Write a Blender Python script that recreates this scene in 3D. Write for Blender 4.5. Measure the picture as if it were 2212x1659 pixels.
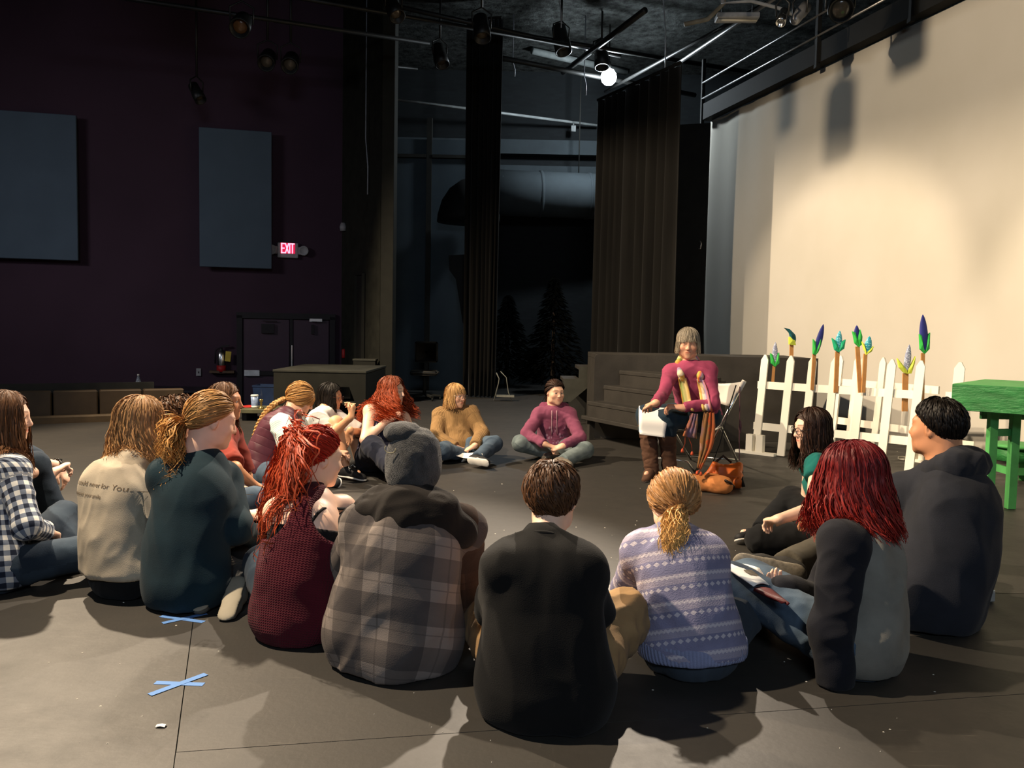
import bpy, math, random
import numpy as np
from mathutils import Vector, Matrix
from mathutils.bvhtree import BVHTree

for _o in list(bpy.data.objects):
    bpy.data.objects.remove(_o)
SC = bpy.context.scene
COL = SC.collection
rng = np.random.default_rng(7)
random.seed(7)

# ------------------------------------------------------------------ camera
EYE = np.array((0.0, 0.0, 1.22))
FPX, CX, CY = 1790.0, 1106.0, 829.5
PITCH, ROLL = math.radians(3.8), math.radians(1.1)
_f = np.array((0, math.cos(PITCH), -math.sin(PITCH)))
_r0 = np.array((1.0, 0, 0))
_u0 = np.array((0, math.sin(PITCH), math.cos(PITCH)))
CAM_R = _r0 * math.cos(ROLL) + _u0 * math.sin(ROLL)
CAM_U = _u0 * math.cos(ROLL) - _r0 * math.sin(ROLL)
CAM_F = _f
cam_data = bpy.data.cameras.new('camera')
cam_data.sensor_fit = 'HORIZONTAL'
cam_data.sensor_width = 36.0
cam_data.lens = FPX / 2212.0 * 36.0
cam_data.clip_end = 100
cam = bpy.data.objects.new('camera', cam_data)
COL.objects.link(cam)
cam.matrix_world = Matrix(((CAM_R[0], CAM_U[0], -CAM_F[0], EYE[0]),
                           (CAM_R[1], CAM_U[1], -CAM_F[1], EYE[1]),
                           (CAM_R[2], CAM_U[2], -CAM_F[2], EYE[2]),
                           (0, 0, 0, 1)))
SC.camera = cam

# ------------------------------------------------------------------ exposure and ambience
SC.view_settings.view_transform = 'Standard'
SC.view_settings.look = 'None'
SC.view_settings.gamma = 1.0
SC.view_settings.exposure = 0.0
SC.view_settings.use_curve_mapping = False
world = bpy.data.worlds.new('dark_hall_air')
SC.world = world
world.use_nodes = True
world.node_tree.nodes['Background'].inputs[0].default_value = (0.55, 0.62, 0.75, 1)
world.node_tree.nodes['Background'].inputs[1].default_value = 0.004


def aim(o, target):
    d = Vector(target) - o.location
    o.rotation_euler = d.to_track_quat('-Z', 'Y').to_euler()


def spot(name, loc, target, watts, color, angle=60, blend=0.3, size=0.06):
    l = bpy.data.lights.new(name, 'SPOT')
    l.energy = watts
    l.color = color
    l.spot_size = math.radians(angle)
    l.spot_blend = blend
    l.shadow_soft_size = size
    o = bpy.data.objects.new(name, l)
    COL.objects.link(o)
    o.location = loc
    aim(o, target)
    return o


def area(name, loc, target, watts, color, sx, sy, spread=180):
    l = bpy.data.lights.new(name, 'AREA')
    l.energy = watts
    l.color = color
    l.shape = 'RECTANGLE'
    l.size, l.size_y = sx, sy
    l.spread = math.radians(spread)
    o = bpy.data.objects.new(name, l)
    COL.objects.link(o)
    o.location = loc
    aim(o, target)
    return o


WARM = (1.0, 0.80, 0.57)
WARM2 = (1.0, 0.84, 0.66)
COOL = (0.70, 0.84, 1.0)
# stage lamps: house left key, upstage back light, screen wash, cool house light behind the camera
spot('left_back_key', (-5.0, 7.8, 5.7), (1.4, 6.6, 0.6), 3700, WARM, 128, 0.3, 0.07)
spot('left_front_key', (-3.6, 3.3, 5.6), (2.4, 5.6, 0.9), 2900, WARM, 96, 0.5, 0.07)
spot('upstage_back_light', (0.9, 8.8, 5.5), (-2.1, 2.5, 0.0), 3600, WARM2, 48, 0.5, 0.06)
spot('screen_beam_left', (-2.6, 6.4, 5.0), (4.25, 10.75, 1.05), 1700, WARM, 33, 0.45, 0.06)
spot('screen_beam_right', (-2.6, 6.1, 5.0), (5.3, 6.7, 0.8), 1900, WARM, 30, 0.5, 0.06)
area('plum_wall_fill', (-8.5, 5.5, 4.2), (-6.0, 13.6, 1.2), 26, (0.95, 0.93, 1.0), 2.0, 0.6, 75)  # added fill that brightens the plum wall, no fixture behind it
area('rear_worklight', (0.8, -5.5, 4.8), (0.8, 4.0, 0.6), 230, COOL, 3.0, 1.0)

# ------------------------------------------------------------------ pixel helpers (photo pixels -> points of the place)
def ray(px, py):
    return CAM_F + CAM_R * ((px - CX) / FPX) - CAM_U * ((py - CY) / FPX)


def on_z(px, py, z=0.0):
    d = ray(px, py)
    return EYE + d * ((z - EYE[2]) / d[2])


def at_y(px, py, y):
    d = ray(px, py)
    return EYE + d * (y / d[1])


def reach(parent, px, py, length, sign):
    """point on the sight line of a pixel at a bone's length from its parent joint; sign -1 nearer, +1 farther"""
    d = ray(px, py)
    d = d / np.linalg.norm(d)
    oc = EYE - np.asarray(parent)
    b = d @ oc
    disc = b * b - (oc @ oc - length * length)
    if disc < 0:
        p = EYE + d * (-b)
        v = p - parent
        return parent + v / np.linalg.norm(v) * length
    return EYE + d * (-b + sign * math.sqrt(disc))


def unit(v):
    v = np.asarray(v, float)
    return v / (np.linalg.norm(v) + 1e-9)


def srgb(h):
    h = h.lstrip('#')
    c = [int(h[i:i + 2], 16) / 255 for i in (0, 2, 4)]
    return tuple(x / 12.92 if x <= 0.04045 else ((x + 0.055) / 1.055) ** 2.4 for x in c)


# ------------------------------------------------------------------ materials
MATS = {}


class NT:
    """tiny node builder"""
    def __init__(self, name, rough=0.7, spec=0.3, metallic=0.0):
        self.m = bpy.data.materials.new(name)
        self.m.use_nodes = True
        self.t = self.m.node_tree
        self.b = self.t.nodes['Principled BSDF']
        self.b.inputs['Roughness'].default_value = rough
        self.b.inputs['Specular IOR Level'].default_value = spec
        self.b.inputs['Metallic'].default_value = metallic

    def n(self, typ, **kw):
        nd = self.t.nodes.new(typ)
        for k, v in kw.items():
            setattr(nd, k, v)
        return nd

    def link(self, a, b):
        self.t.links.new(a, b)

    def coord(self, kind='Object'):
        return self.n('ShaderNodeTexCoord').outputs[kind]

    def attr(self, name, out='Vector'):
        return self.n('ShaderNodeAttribute', attribute_name=name).outputs[out]

    def mapping(self, vec, scale=(1, 1, 1), rot=(0, 0, 0)):
        mp = self.n('ShaderNodeMapping')
        mp.inputs['Scale'].default_value = scale
        mp.inputs['Rotation'].default_value = rot
        self.link(vec, mp.inputs['Vector'])
        return mp.outputs[0]

    def noise(self, vec, scale, detail=3, rough=0.55):
        nn = self.n('ShaderNodeTexNoise')
        nn.inputs['Scale'].default_value = scale
        nn.inputs['Detail'].default_value = detail
        nn.inputs['Roughness'].default_value = rough
        if vec is not None:
            self.link(vec, nn.inputs['Vector'])
        return nn.outputs['Fac']

    def ramp(self, fac, stops, interp='LINEAR'):
        r = self.n('ShaderNodeValToRGB')
        r.color_ramp.interpolation = interp
        e = r.color_ramp.elements
        while len(e) < len(stops):
            e.new(0.5)
        for el, (p, c) in zip(e, stops):
            el.position = p
            el.color = (*c[:3], 1)
        self.link(fac, r.inputs[0])
        return r.outputs[0]

    def math(self, op, a, b=None, c=None, clamp=False):
        m = self.n('ShaderNodeMath', operation=op, use_clamp=clamp)
        for i, x in enumerate((a, b, c)):
            if x is None:
                continue
            if isinstance(x, (int, float)):
                m.inputs[i].default_value = x
            else:
                self.link(x, m.inputs[i])
        return m.outputs[0]

    def mix(self, fac, a, b, blend='MIX'):
        m = self.n('ShaderNodeMix', data_type='RGBA', blend_type=blend)
        for sock, x in ((m.inputs[0], fac), (m.inputs[6], a), (m.inputs[7], b)):
            if isinstance(x, (int, float)):
                sock.default_value = x
            elif isinstance(x, tuple):
                sock.default_value = (*x[:3], 1)
            else:
                self.link(x, sock)
        return m.outputs[2]

    def sep(self, vec):
        s = self.n('ShaderNodeSeparateXYZ')
        self.link(vec, s.inputs[0])
        return s.outputs

    def color(self, c):
        if isinstance(c, tuple):
            self.b.inputs['Base Color'].default_value = (*c[:3], 1)
        else:
            self.link(c, self.b.inputs['Base Color'])

    def bump(self, h, strength=0.3, dist=0.01, normal=None):
        bp = self.n('ShaderNodeBump')
        bp.inputs['Strength'].default_value = strength
        bp.inputs['Distance'].default_value = dist
        self.link(h, bp.inputs['Height'])
        self.link(bp.outputs[0], self.b.inputs['Normal'])


def plain(name, c, rough=0.7, spec=0.3, metallic=0.0, var=0.25, scale=6.0, bump=0.1, bscale=80.0):
    """painted, plastic, paper, wood-free surface with a little wear"""
    if name in MATS:
        return MATS[name]
    t = NT(name, rough, spec, metallic)
    co = t.coord()
    f = t.noise(co, scale, 4)
    lo = tuple(x * (1 - var) for x in c)
    hi = tuple(min(1, x * (1 + var)) for x in c)
    t.color(t.ramp(f, ((0.3, lo), (0.7, hi))))
    if bump:
        t.bump(t.noise(co, bscale, 2), bump, 0.004)
    MATS[name] = t.m
    return t.m


def emit(name, c, strength):
    if name in MATS:
        return MATS[name]
    t = NT(name)
    t.b.inputs['Base Color'].default_value = (*c, 1)
    t.b.inputs['Emission Color'].default_value = (*c, 1)
    t.b.inputs['Emission Strength'].default_value = strength
    MATS[name] = t.m
    return t.m


def cloth(name, c, kind='plain', c2=None, c3=None, rough=0.9, weave=900.0):
    """fabric; patterns run on the 'cc' attribute (metres across, metres up, part id)"""
    if name in MATS:
        return MATS[name]
    t = NT(name, rough, 0.15)
    t.b.inputs['Sheen Weight'].default_value = 0.04
    t.b.inputs['Sheen Roughness'].default_value = 0.6
    cc = t.attr('cc')
    xyz = t.sep(cc)
    big = t.noise(cc, 9.0, 4)
    var = 0.16
    base = t.ramp(big, ((0.3, tuple(x * (1 - var) for x in c)), (0.7, tuple(min(1, x * (1 + var)) for x in c))))
    h = t.noise(cc, weave * 0.35, 1)
    bs = 0.25

    def band(v, period, duty, phase=0.0):
        f = t.math('FRACT', t.math('ADD', t.math('DIVIDE', v, period), phase))
        return t.math('LESS_THAN', f, duty)
    if kind == 'plaid':
        a1 = band(xyz[0], 0.15, 0.46, 0.27)
        a2 = band(xyz[1], 0.15, 0.46, 0.1)
        s = t.math('MULTIPLY', t.math('ADD', a1, a2), 0.5)
        col = t.ramp(s, ((0.0, c), (0.5, c2), (1.0, c3)), 'LINEAR')
        l1 = band(xyz[0], 0.15, 0.03, 0.03)
        l2 = band(xyz[1], 0.15, 0.03, 0.85)
        base = t.mix(t.math('MULTIPLY', t.math('MAXIMUM', l1, l2), 0.45), col, tuple(x * 0.4 for x in c))
        base = t.mix(0.35, base, t.mix(big, tuple(x * 0.7 for x in c2), c3))
    elif kind == 'gingham':
        a1 = band(xyz[0], 0.046, 0.5)
        a2 = band(xyz[1], 0.046, 0.5)
        s = t.math('MULTIPLY', t.math('ADD', a1, a2), 0.5)
        base = t.ramp(s, ((0.0, c), (0.5, c2), (1.0, c3)))
    elif kind == 'stripe':
        s = band(xyz[1], 0.014, 0.5)
        base = t.mix(s, c, c2)
    elif kind == 'ribs':
        w = t.math('SINE', t.math('MULTIPLY', xyz[0], 6.283 / 0.011))
        h = t.math('ADD', t.math('MULTIPLY', w, 0.5), h)
        base = t.mix(t.math('MULTIPLY_ADD', w, 0.16, 0.16), base, tuple(x * 0.6 for x in c))
        bs = 0.6
    elif kind == 'quilt':
        w = t.math('ABSOLUTE', t.math('SINE', t.math('MULTIPLY', xyz[1], 3.1416 / 0.06)))
        w = t.math('POWER', w, 0.4)
        h = t.math('MULTIPLY_ADD', h, 0.05, w)
        bs = 1.0
    elif kind == 'denim':
        tw = t.math('SINE', t.math('MULTIPLY', t.math('ADD', xyz[0], xyz[1]), 1500.0))
        fade = t.noise(cc, 5.0, 3)
        base = t.mix(t.math('MULTIPLY_ADD', tw, 0.08, 0.1), t.ramp(fade, ((0.35, c), (0.72, c2 or tuple(min(1, x * 1.8) for x in c)))), tuple(x * 0.4 for x in c))
        h = t.noise(cc, 260, 2)
    elif kind == 'fairisle':
        v, u = xyz[1], xyz[0]
        P = 0.088
        f = t.math('FRACT', t.math('DIVIDE', v, P))
        # dotted row, zigzag row, pale ground row
        du = t.math('ABSOLUTE', t.math('SUBTRACT', t.math('FRACT', t.math('DIVIDE', u, 0.021)), 0.5))
        dv = t.math('ABSOLUTE', t.math('SUBTRACT', f, 0.25))
        dots = t.math('LESS_THAN', t.math('ADD', t.math('MULTIPLY', du, 0.021), t.math('MULTIPLY', dv, P)), 0.0085)
        zz = t.math('ABSOLUTE', t.math('SUBTRACT', t.math('FRACT', t.math('DIVIDE', u, 0.013)), 0.5))
        dz = t.math('ABSOLUTE', t.math('SUBTRACT', t.math('ADD', f, t.math('MULTIPLY', zz, 0.12)), 0.72))
        zig = t.math('LESS_THAN', dz, 0.055)
        rowf = t.math('LESS_THAN', t.math('ABSOLUTE', t.math('SUBTRACT', f, 0.6)), 0.2)
        g = t.mix(t.math('MULTIPLY', rowf, 0.55), base, c2)
        g = t.mix(t.math('MULTIPLY', zig, 0.55), g, c3)
        base = t.mix(t.math('MULTIPLY', dots, 0.62), g, c3)
        h = t.noise(cc, 210, 3)
        bs = 0.8
    elif kind == 'heather':
        base = t.mix(t.noise(cc, 320, 2), tuple(x * 0.62 for x in c), tuple(min(1, x * 1.35) for x in c))
        st = t.noise(t.mapping(cc, (30, 420, 30)), 1.0, 2)
        base = t.mix(t.math('MULTIPLY', st, 0.35), base, c2 or c)
    elif kind == 'knit':
        w = t.math('SINE', t.math('MULTIPLY', xyz[0], 6.283 / 0.010))
        w2 = t.math('SINE', t.math('ADD', t.math('MULTIPLY', xyz[1], 6.283 / 0.009), t.math('MULTIPLY', w, 1.2)))
        h = t.math('MULTIPLY', t.math('ADD', w, w2), 0.4)
        base = t.mix(t.math('MULTIPLY_ADD', w2, 0.14, 0.18), base, tuple(x * 0.5 for x in c))
        bs = 0.7
    elif kind == 'floral':
        vo = t.n('ShaderNodeTexVoronoi')
        vo.inputs['Scale'].default_value = 30
        t.link(cc, vo.inputs['Vector'])
        m = t.math('LESS_THAN', vo.outputs['Distance'], 0.34)
        base = t.mix(m, c, t.mix(t.noise(cc, 14, 1), c2, c3))
    elif kind == 'dots':
        vo = t.n('ShaderNodeTexVoronoi')
        vo.inputs['Scale'].default_value = 26
        t.link(cc, vo.inputs['Vector'])
        m = t.math('LESS_THAN', vo.outputs['Distance'], 0.36)
        inb = t.math('MULTIPLY', t.math('LESS_THAN', t.math('ABSOLUTE', t.math('SUBTRACT', xyz[1], 0.17)), 0.09), t.math('GREATER_THAN', t.math('ABSOLUTE', xyz[0]), 0.33))
        hb = t.mix(t.noise(t.mapping(cc, (40, 500, 40)), 1.0, 2), tuple(x * 0.7 for x in c), tuple(min(1, x * 1.4) for x in c))
        base = t.mix(t.math('MULTIPLY', t.math('MULTIPLY', m, inb), 0.55), hb, c2)
    t.color(base)
    t.bump(h, bs, 0.003)
    MATS[name] = t.m
    return t.m


def skin_mat(name, c, lip=None, brow=(0.05, 0.025, 0.012), blush=0.5):
    """skin; 'hp' holds head-space metres so that brows and lips keep sharp"""
    if name in MATS:
        return MATS[name]
    t = NT(name, 0.48, 0.35)
    t.b.inputs['Subsurface Weight'].default_value = 0.0
    hp = t.attr('hp')
    x, y, z = t.sep(hp)
    big = t.noise(t.coord(), 14, 3)
    col = t.ramp(big, ((0.3, tuple(v * 0.93 for v in c)), (0.75, tuple(min(1, v * 1.06) for v in c))))
    ax = t.math('ABSOLUTE', x)
    front = t.math('GREATER_THAN', y, 0.045)

    def blob(cx, cz, rx, rz, soft):
        dx = t.math('DIVIDE', t.math('SUBTRACT', ax, cx), rx)
        dz = t.math('DIVIDE', t.math('SUBTRACT', z, cz), rz)
        d = t.math('ADD', t.math('MULTIPLY', dx, dx), t.math('MULTIPLY', dz, dz))
        s = t.math('DIVIDE', t.math('SUBTRACT', 1.0, d), soft, clamp=True)
        return t.math('MULTIPLY', s, front)
    red = (min(1, c[0] * 1.02), c[1] * 0.6, c[2] * 0.52)
    col = t.mix(t.math('MULTIPLY', blob(0.043, -0.028, 0.024, 0.020, 1.0), 0.5 * blush), col, red)
    col = t.mix(t.math('MULTIPLY', blob(0.0, -0.026, 0.014, 0.014, 1.0), 0.35 * blush), col, red)
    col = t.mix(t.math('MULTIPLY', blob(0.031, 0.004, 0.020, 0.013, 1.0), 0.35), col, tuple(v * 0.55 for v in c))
    lip = lip or (c[0] * 0.78, c[1] * 0.42, c[2] * 0.42)
    col = t.mix(t.math('MULTIPLY', blob(0.0, -0.0575, 0.024, 0.0085, 0.5), 0.8), col, lip)
    col = t.mix(t.math('MULTIPLY', blob(0.0, -0.0570, 0.024, 0.0014, 0.6), 0.8), col, tuple(v * 0.3 for v in lip))
    bz = t.math('SUBTRACT', z, t.math('MULTIPLY_ADD', ax, 0.10, 0.0305))
    bd = t.math('ABSOLUTE', bz)
    bm = t.math('MULTIPLY', t.math('LESS_THAN', bd, 0.0036), t.math('LESS_THAN', t.math('ABSOLUTE', t.math('SUBTRACT', ax, 0.032)), 0.019))
    bm = t.math('MULTIPLY', bm, front)
    col = t.mix(t.math('MULTIPLY', bm, 0.55), col, brow)
    t.color(col)
    t.bump(t.noise(t.coord(), 350, 2), 0.08, 0.002)
    MATS[name] = t.m
    return t.m


def hair_mat(name, c, c2, gloss=0.55):
    if name in MATS:
        return MATS[name]
    t = NT(name, gloss, 0.22)
    v = t.attr('tint', 'Fac')
    al = t.attr('along', 'Fac')
    col = t.ramp(v, ((0.1, tuple(x * 0.55 for x in c)), (0.5, c), (0.95, tuple(min(1, x * 1.5) for x in c))))
    col2 = t.ramp(v, ((0.1, tuple(x * 0.6 for x in c2)), (0.95, tuple(min(1, x * 1.35) for x in c2))))
    t.color(t.mix(al, col, col2))
    try:
        t.b.inputs['Anisotropic'].default_value = 0.5
    except KeyError:
        pass
    MATS[name] = t.m
    return t.m


# ------------------------------------------------------------------ objects
def tag(o, label=None, cat=None, group=None, kind=None):
    if label:
        o['label'] = label
    if cat:
        o['category'] = cat
    if group:
        o['group'] = group
    if kind:
        o['kind'] = kind
    return o


def empty(name, loc=(0, 0, 0), rz=0.0, label=None, cat=None, group=None, kind=None):
    o = bpy.data.objects.new(name, None)
    o.empty_display_size = 0.1
    o.location = loc
    o.rotation_euler = (0, 0, rz)
    COL.objects.link(o)
    bpy.context.view_layer.update() if False else None
    return tag(o, label, cat, group, kind)


def link_mesh(name, verts, faces, mat, parent=None, smooth=False, world_space=False, attrs=None):
    me = bpy.data.meshes.new(name)
    verts = np.asarray(verts, np.float32)
    if isinstance(faces, np.ndarray):
        nf, k = faces.shape
        me.vertices.add(len(verts))
        me.vertices.foreach_set('co', verts.ravel())
        me.loops.add(nf * k)
        me.loops.foreach_set('vertex_index', faces.astype(np.int32).ravel())
        me.polygons.add(nf)
        me.polygons.foreach_set('loop_start', np.arange(0, nf * k, k, dtype=np.int32))
        me.update(calc_edges=True)
    else:
        me.from_pydata(verts.tolist(), [], faces)
        me.update()
    if smooth:
        me.polygons.foreach_set('use_smooth', np.ones(len(me.polygons), bool))
    for an, (typ, arr) in (attrs or {}).items():
        a = me.attributes.new(an, typ, 'POINT')
        arr = np.asarray(arr, np.float32)
        a.data.foreach_set('vector' if typ == 'FLOAT_VECTOR' else 'value', arr.ravel())
    mats = mat if isinstance(mat, (list, tuple)) else [mat]
    for m in mats:
        me.materials.append(m)
    o = bpy.data.objects.new(name, me)
    COL.objects.link(o)
    if parent is not None:
        o.parent = parent
        if world_space:
            # verts were given in world space, parent is an unrotated root at parent.location
            off = -np.array(parent.location, np.float32)
            me.vertices.foreach_set('co', (verts + off).ravel())
            me.update()
    return o


class MB:
    """collects boxes, bars, lathes and sheets, links them as one mesh"""
    def __init__(self):
        self.v, self.f, self.mi, self.cur = [], [], [], 0

    def add(self, vs, fs):
        b = len(self.v)
        self.v += [tuple(float(c) for c in p) for p in vs]
        self.f += [tuple(i + b for i in q) for q in fs]
        self.mi += [self.cur] * len(fs)
        return self

    def box(self, c, s, R=None, bevel=0.0):
        hx, hy, hz = s[0] / 2, s[1] / 2, s[2] / 2
        if bevel <= 0:
            P = [(sx * hx, sy * hy, sz * hz) for sz in (-1, 1) for sy in (-1, 1) for sx in (-1, 1)]
            F = [(0, 2, 3, 1), (4, 5, 7, 6), (0, 1, 5, 4), (2, 6, 7, 3), (0, 4, 6, 2), (1, 3, 7, 5)]
        else:
            b = min(bevel, hx * 0.9, hy * 0.9, hz * 0.9)
            P, F = [], []
            idx = {}
            for sx in (-1, 1):
                for sy in (-1, 1):
                    for sz in (-1, 1):
                        for a in range(3):
                            q = [sx * (hx - b), sy * (hy - b), sz * (hz - b)]
                            q[a] = (sx * hx, sy * hy, sz * hz)[a]
                            idx[(sx, sy, sz, a)] = len(P)
                            P.append(tuple(q))
            def quad(i):
                F.append(tuple(i))
            for s_ in (-1, 1):
                quad([idx[(s_, y, z, 0)] for y, z in ((-1, -1), (1, -1), (1, 1), (-1, 1))][::s_])
                quad([idx[(x, s_, z, 1)] for x, z in ((-1, -1), (-1, 1), (1, 1), (1, -1))][::s_])
                quad([idx[(x, y, s_, 2)] for x, y in ((-1, -1), (1, -1), (1, 1), (-1, 1))][::s_])
            for s1 in (-1, 1):
                for s2 in (-1, 1):
                    k = s1 * s2
                    quad([idx[(-1, s1, s2, 1)], idx[(1, s1, s2, 1)], idx[(1, s1, s2, 2)], idx[(-1, s1, s2, 2)]][::k])
                    quad([idx[(s1, -1, s2, 2)], idx[(s1, 1, s2, 2)], idx[(s1, 1, s2, 0)], idx[(s1, -1, s2, 0)]][::k])
                    quad([idx[(s1, s2, -1, 0)], idx[(s1, s2, 1, 0)], idx[(s1, s2, 1, 1)], idx[(s1, s2, -1, 1)]][::k])
            for sx in (-1, 1):
                for sy in (-1, 1):
                    for sz in (-1, 1):
                        quad([idx[(sx, sy, sz, 0)], idx[(sx, sy, sz, 1)], idx[(sx, sy, sz, 2)]][::sx * sy * sz])
        P = np.array(P)
        if R is not None:
            P = P @ np.asarray(R).T
        return self.add(P + np.asarray(c, float), F)

    def boxz(self, x0, x1, y0, y1, z0, z1, bevel=0.0):
        return self.box(((x0 + x1) / 2, (y0 + y1) / 2, (z0 + z1) / 2), (abs(x1 - x0), abs(y1 - y0), abs(z1 - z0)), None, bevel)

    def bar(self, a, b, w, h=None, up=(0, 0, 1), bevel=0.0):
        """rectangular bar from a to b, w across, h along up"""
        a, b = np.asarray(a, float), np.asarray(b, float)
        h = w if h is None else h
        d = unit(b - a)
        s = np.cross(d, up)
        if np.linalg.norm(s) < 1e-4:
            s = np.cross(d, (1, 0, 0))
        s = unit(s)
        u = np.cross(s, d)
        R = np.stack((s, d, u), 1)
        return self.box((a + b) / 2, (w, np.linalg.norm(b - a), h), R, bevel)

    def tube(self, pts, r, n=8, cap=True):
        pts = [np.asarray(p, float) for p in pts]
        rr = r if hasattr(r, '__len__') else [r] * len(pts)
        V, F = [], []
        prev = None
        for i, p in enumerate(pts):
            d = unit(pts[min(i + 1, len(pts) - 1)] - pts[max(i - 1, 0)])
            if prev is None:
                s = np.cross(d, (0, 0, 1))
                if np.linalg.norm(s) < 0.05:
                    s = np.cross(d, (1, 0, 0))
            else:
                s = prev - d * (prev @ d)
            s = unit(s)
            prev = s
            u = np.cross(s, d)
            for k in range(n):
                t = 2 * math.pi * k / n
                V.append(p + (s * math.cos(t) + u * math.sin(t)) * rr[i])
        for i in range(len(pts) - 1):
            for k in range(n):
                F.append((i * n + k, (i + 1) * n + k, (i + 1) * n + (k + 1) % n, i * n + (k + 1) % n))
        if cap:
            F.append(tuple(range(n)))
            F.append(tuple(range((len(pts) - 1) * n, len(pts) * n))[::-1])
        return self.add(V, F)

    def lathe(self, prof, c=(0, 0, 0), n=16, R=None):
        V, F = [], []
        for (r, z) in prof:
            for k in range(n):
                t = 2 * math.pi * k / n
                V.append((r * math.cos(t), r * math.sin(t), z))
        for i in range(len(prof) - 1):
            for k in range(n):
                F.append((i * n + k, i * n + (k + 1) % n, (i + 1) * n + (k + 1) % n, (i + 1) * n + k))
        F.append(tuple(range(n))[::-1])
        F.append(tuple(range((len(prof) - 1) * n, len(prof) * n)))
        V = np.array(V)
        if R is not None:
            V = V @ np.asarray(R).T
        return self.add(V + np.asarray(c, float), F)

    def prism(self, outline, depth, O, U, W, N):
        """outline (u, w) polygon extruded by depth along N, placed at O"""
        O, U, W, N = (np.asarray(q, float) for q in (O, U, W, N))
        n = len(outline)
        front = [O + U * u + W * w + N * depth / 2 for u, w in outline]
        back = [O + U * u + W * w - N * depth / 2 for u, w in outline]
        F = [tuple(range(n)), tuple(range(n, 2 * n))[::-1]]
        F += [(i, i + n, (i + 1) % n + n, (i + 1) % n) for i in range(n)]
        return self.add(front + back, F)

    def sheet(self, grid, thick=0.004):
        """grid[i][j] points -> closed thin slab"""
        G = np.asarray(grid, float)
        n, m = G.shape[:2]
        du = np.gradient(G, axis=0)
        dv = np.gradient(G, axis=1)
        N = np.cross(du, dv)
        N /= np.linalg.norm(N, axis=2, keepdims=True) + 1e-9
        top, bot = (G + N * thick / 2).reshape(-1, 3), (G - N * thick / 2).reshape(-1, 3)
        F = []
        k = n * m
        for i in range(n - 1):
            for j in range(m - 1):
                a, b, c, d = i * m + j, (i + 1) * m + j, (i + 1) * m + j + 1, i * m + j + 1
                F.append((a, b, c, d))
                F.append((a + k, d + k, c + k, b + k))
        edge = [(i * m, (i + 1) * m) for i in range(n - 1)] + [((n - 1) * m + j, (n - 1) * m + j + 1) for j in range(m - 1)] \
            + [((i + 1) * m + m - 1, i * m + m - 1) for i in range(n - 1)] + [(j + 1, j) for j in range(m - 1)]
        for a, b in edge:
            F.append((a, a + k, b + k, b))
        return self.add(np.concatenate((top, bot)), F)

    def build(self, name, mat, parent=None, smooth=False, kind=None, world_space=False):
        o = link_mesh(name, self.v, self.f, mat, parent, smooth, world_space)
        if isinstance(mat, (list, tuple)):
            o.data.polygons.foreach_set('material_index', np.array(self.mi, np.int32))
        if kind:
            o['kind'] = kind
        return o


def rotz(a):
    c, s = math.cos(a), math.sin(a)
    return np.array(((c, -s, 0), (s, c, 0), (0, 0, 1.0)))

# ------------------------------------------------------------------ the hall
def floor_mat():
    t = NT('black_painted_floor', 0.55, 0.5)
    co = t.coord()
    f = t.noise(co, 1.1, 6, 0.6)
    f2 = t.noise(co, 7.0, 5, 0.65)
    col = t.ramp(f, ((0.3, srgb('#292724')), (0.7, srgb('#33302c'))))
    col = t.mix(t.math('MULTIPLY', t.ramp(f2, ((0.45, (0, 0, 0)), (0.75, (1, 1, 1)))), 0.55), col, srgb('#201f1d'))
    sc = t.noise(t.mapping(co, (3, 60, 1), (0, 0, 0.5)), 1.0, 4, 0.7)
    col = t.mix(t.ramp(sc, ((0.66, (0, 0, 0)), (0.74, (0.35, 0.35, 0.35)))), col, srgb('#6e6a5f'))
    sc2 = t.noise(t.mapping(co, (70, 4, 1), (0, 0, -0.25)), 1.0, 4, 0.7)
    col = t.mix(t.ramp(sc2, ((0.68, (0, 0, 0)), (0.76, (0.3, 0.3, 0.3)))), col, srgb('#6a665c'))
    t.color(col)
    rr = t.n('ShaderNodeMapRange')
    t.link(f2, rr.inputs[0])
    rr.inputs[3].default_value, rr.inputs[4].default_value = 0.48, 0.66
    t.link(rr.outputs[0], t.b.inputs['Roughness'])
    t.bump(t.noise(co, 45, 4), 0.15, 0.004)
    return t.m


FLOOR_M = floor_mat()
BLACK = plain('black_paint', srgb('#22221f'), 0.75, 0.25)
DARK = plain('dark_void_paint', srgb('#151614'), 0.85, 0.15)
OLIVE = plain('olive_black_flat_paint', srgb('#1e1e19'), 0.8, 0.2, var=0.15)
GREYW = plain('grey_blue_masonry', srgb('#3a4145'), 0.85, 0.2, var=0.2, scale=1.5)
PURPLE = plain('plum_wall_paint', srgb('#382733'), 0.8, 0.2, var=0.12, scale=1.0, bump=0.2, bscale=30)

HF = -0.65    # floor of the house, below the stage
edge = [(-13, 5.4), (-5.45, 9.7), (-3.98, 10.55), (-3.72, 10.7), (-3.72, 14.3)]
fl = MB()
outline = edge + [(-3.0, 14.6), (-2.1, 18.6), (8, 19), (8, -7), (-13, -7)]
n = len(outline)
fl.add([(x, y, -0.006) for x, y in outline] + [(x, y, HF - 0.1) for x, y in outline],
       [tuple(range(n))[::-1], tuple(range(n, 2 * n))] + [(i, (i + 1) % n, (i + 1) % n + n, i + n) for i in range(n)])
FLOOR = fl.build('floor', BLACK, kind='structure')
# painted hardboard sheets on top, a fine joint between them
s0, s1 = on_z(399, 1478), on_z(375, 1659)
sd = (s1 - s0) / (s1[1] - s0[1])
q0, q1 = on_z(1345, 1560), on_z(2212, 1500)
YS = 3.9


def seam_x(y):
    return (s0 + sd * (y - s0[1]))[0]


def seam_y(x):
    return q0[1] + (q1[1] - q0[1]) * (x - q0[0]) / (q1[0] - q0[0])


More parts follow.
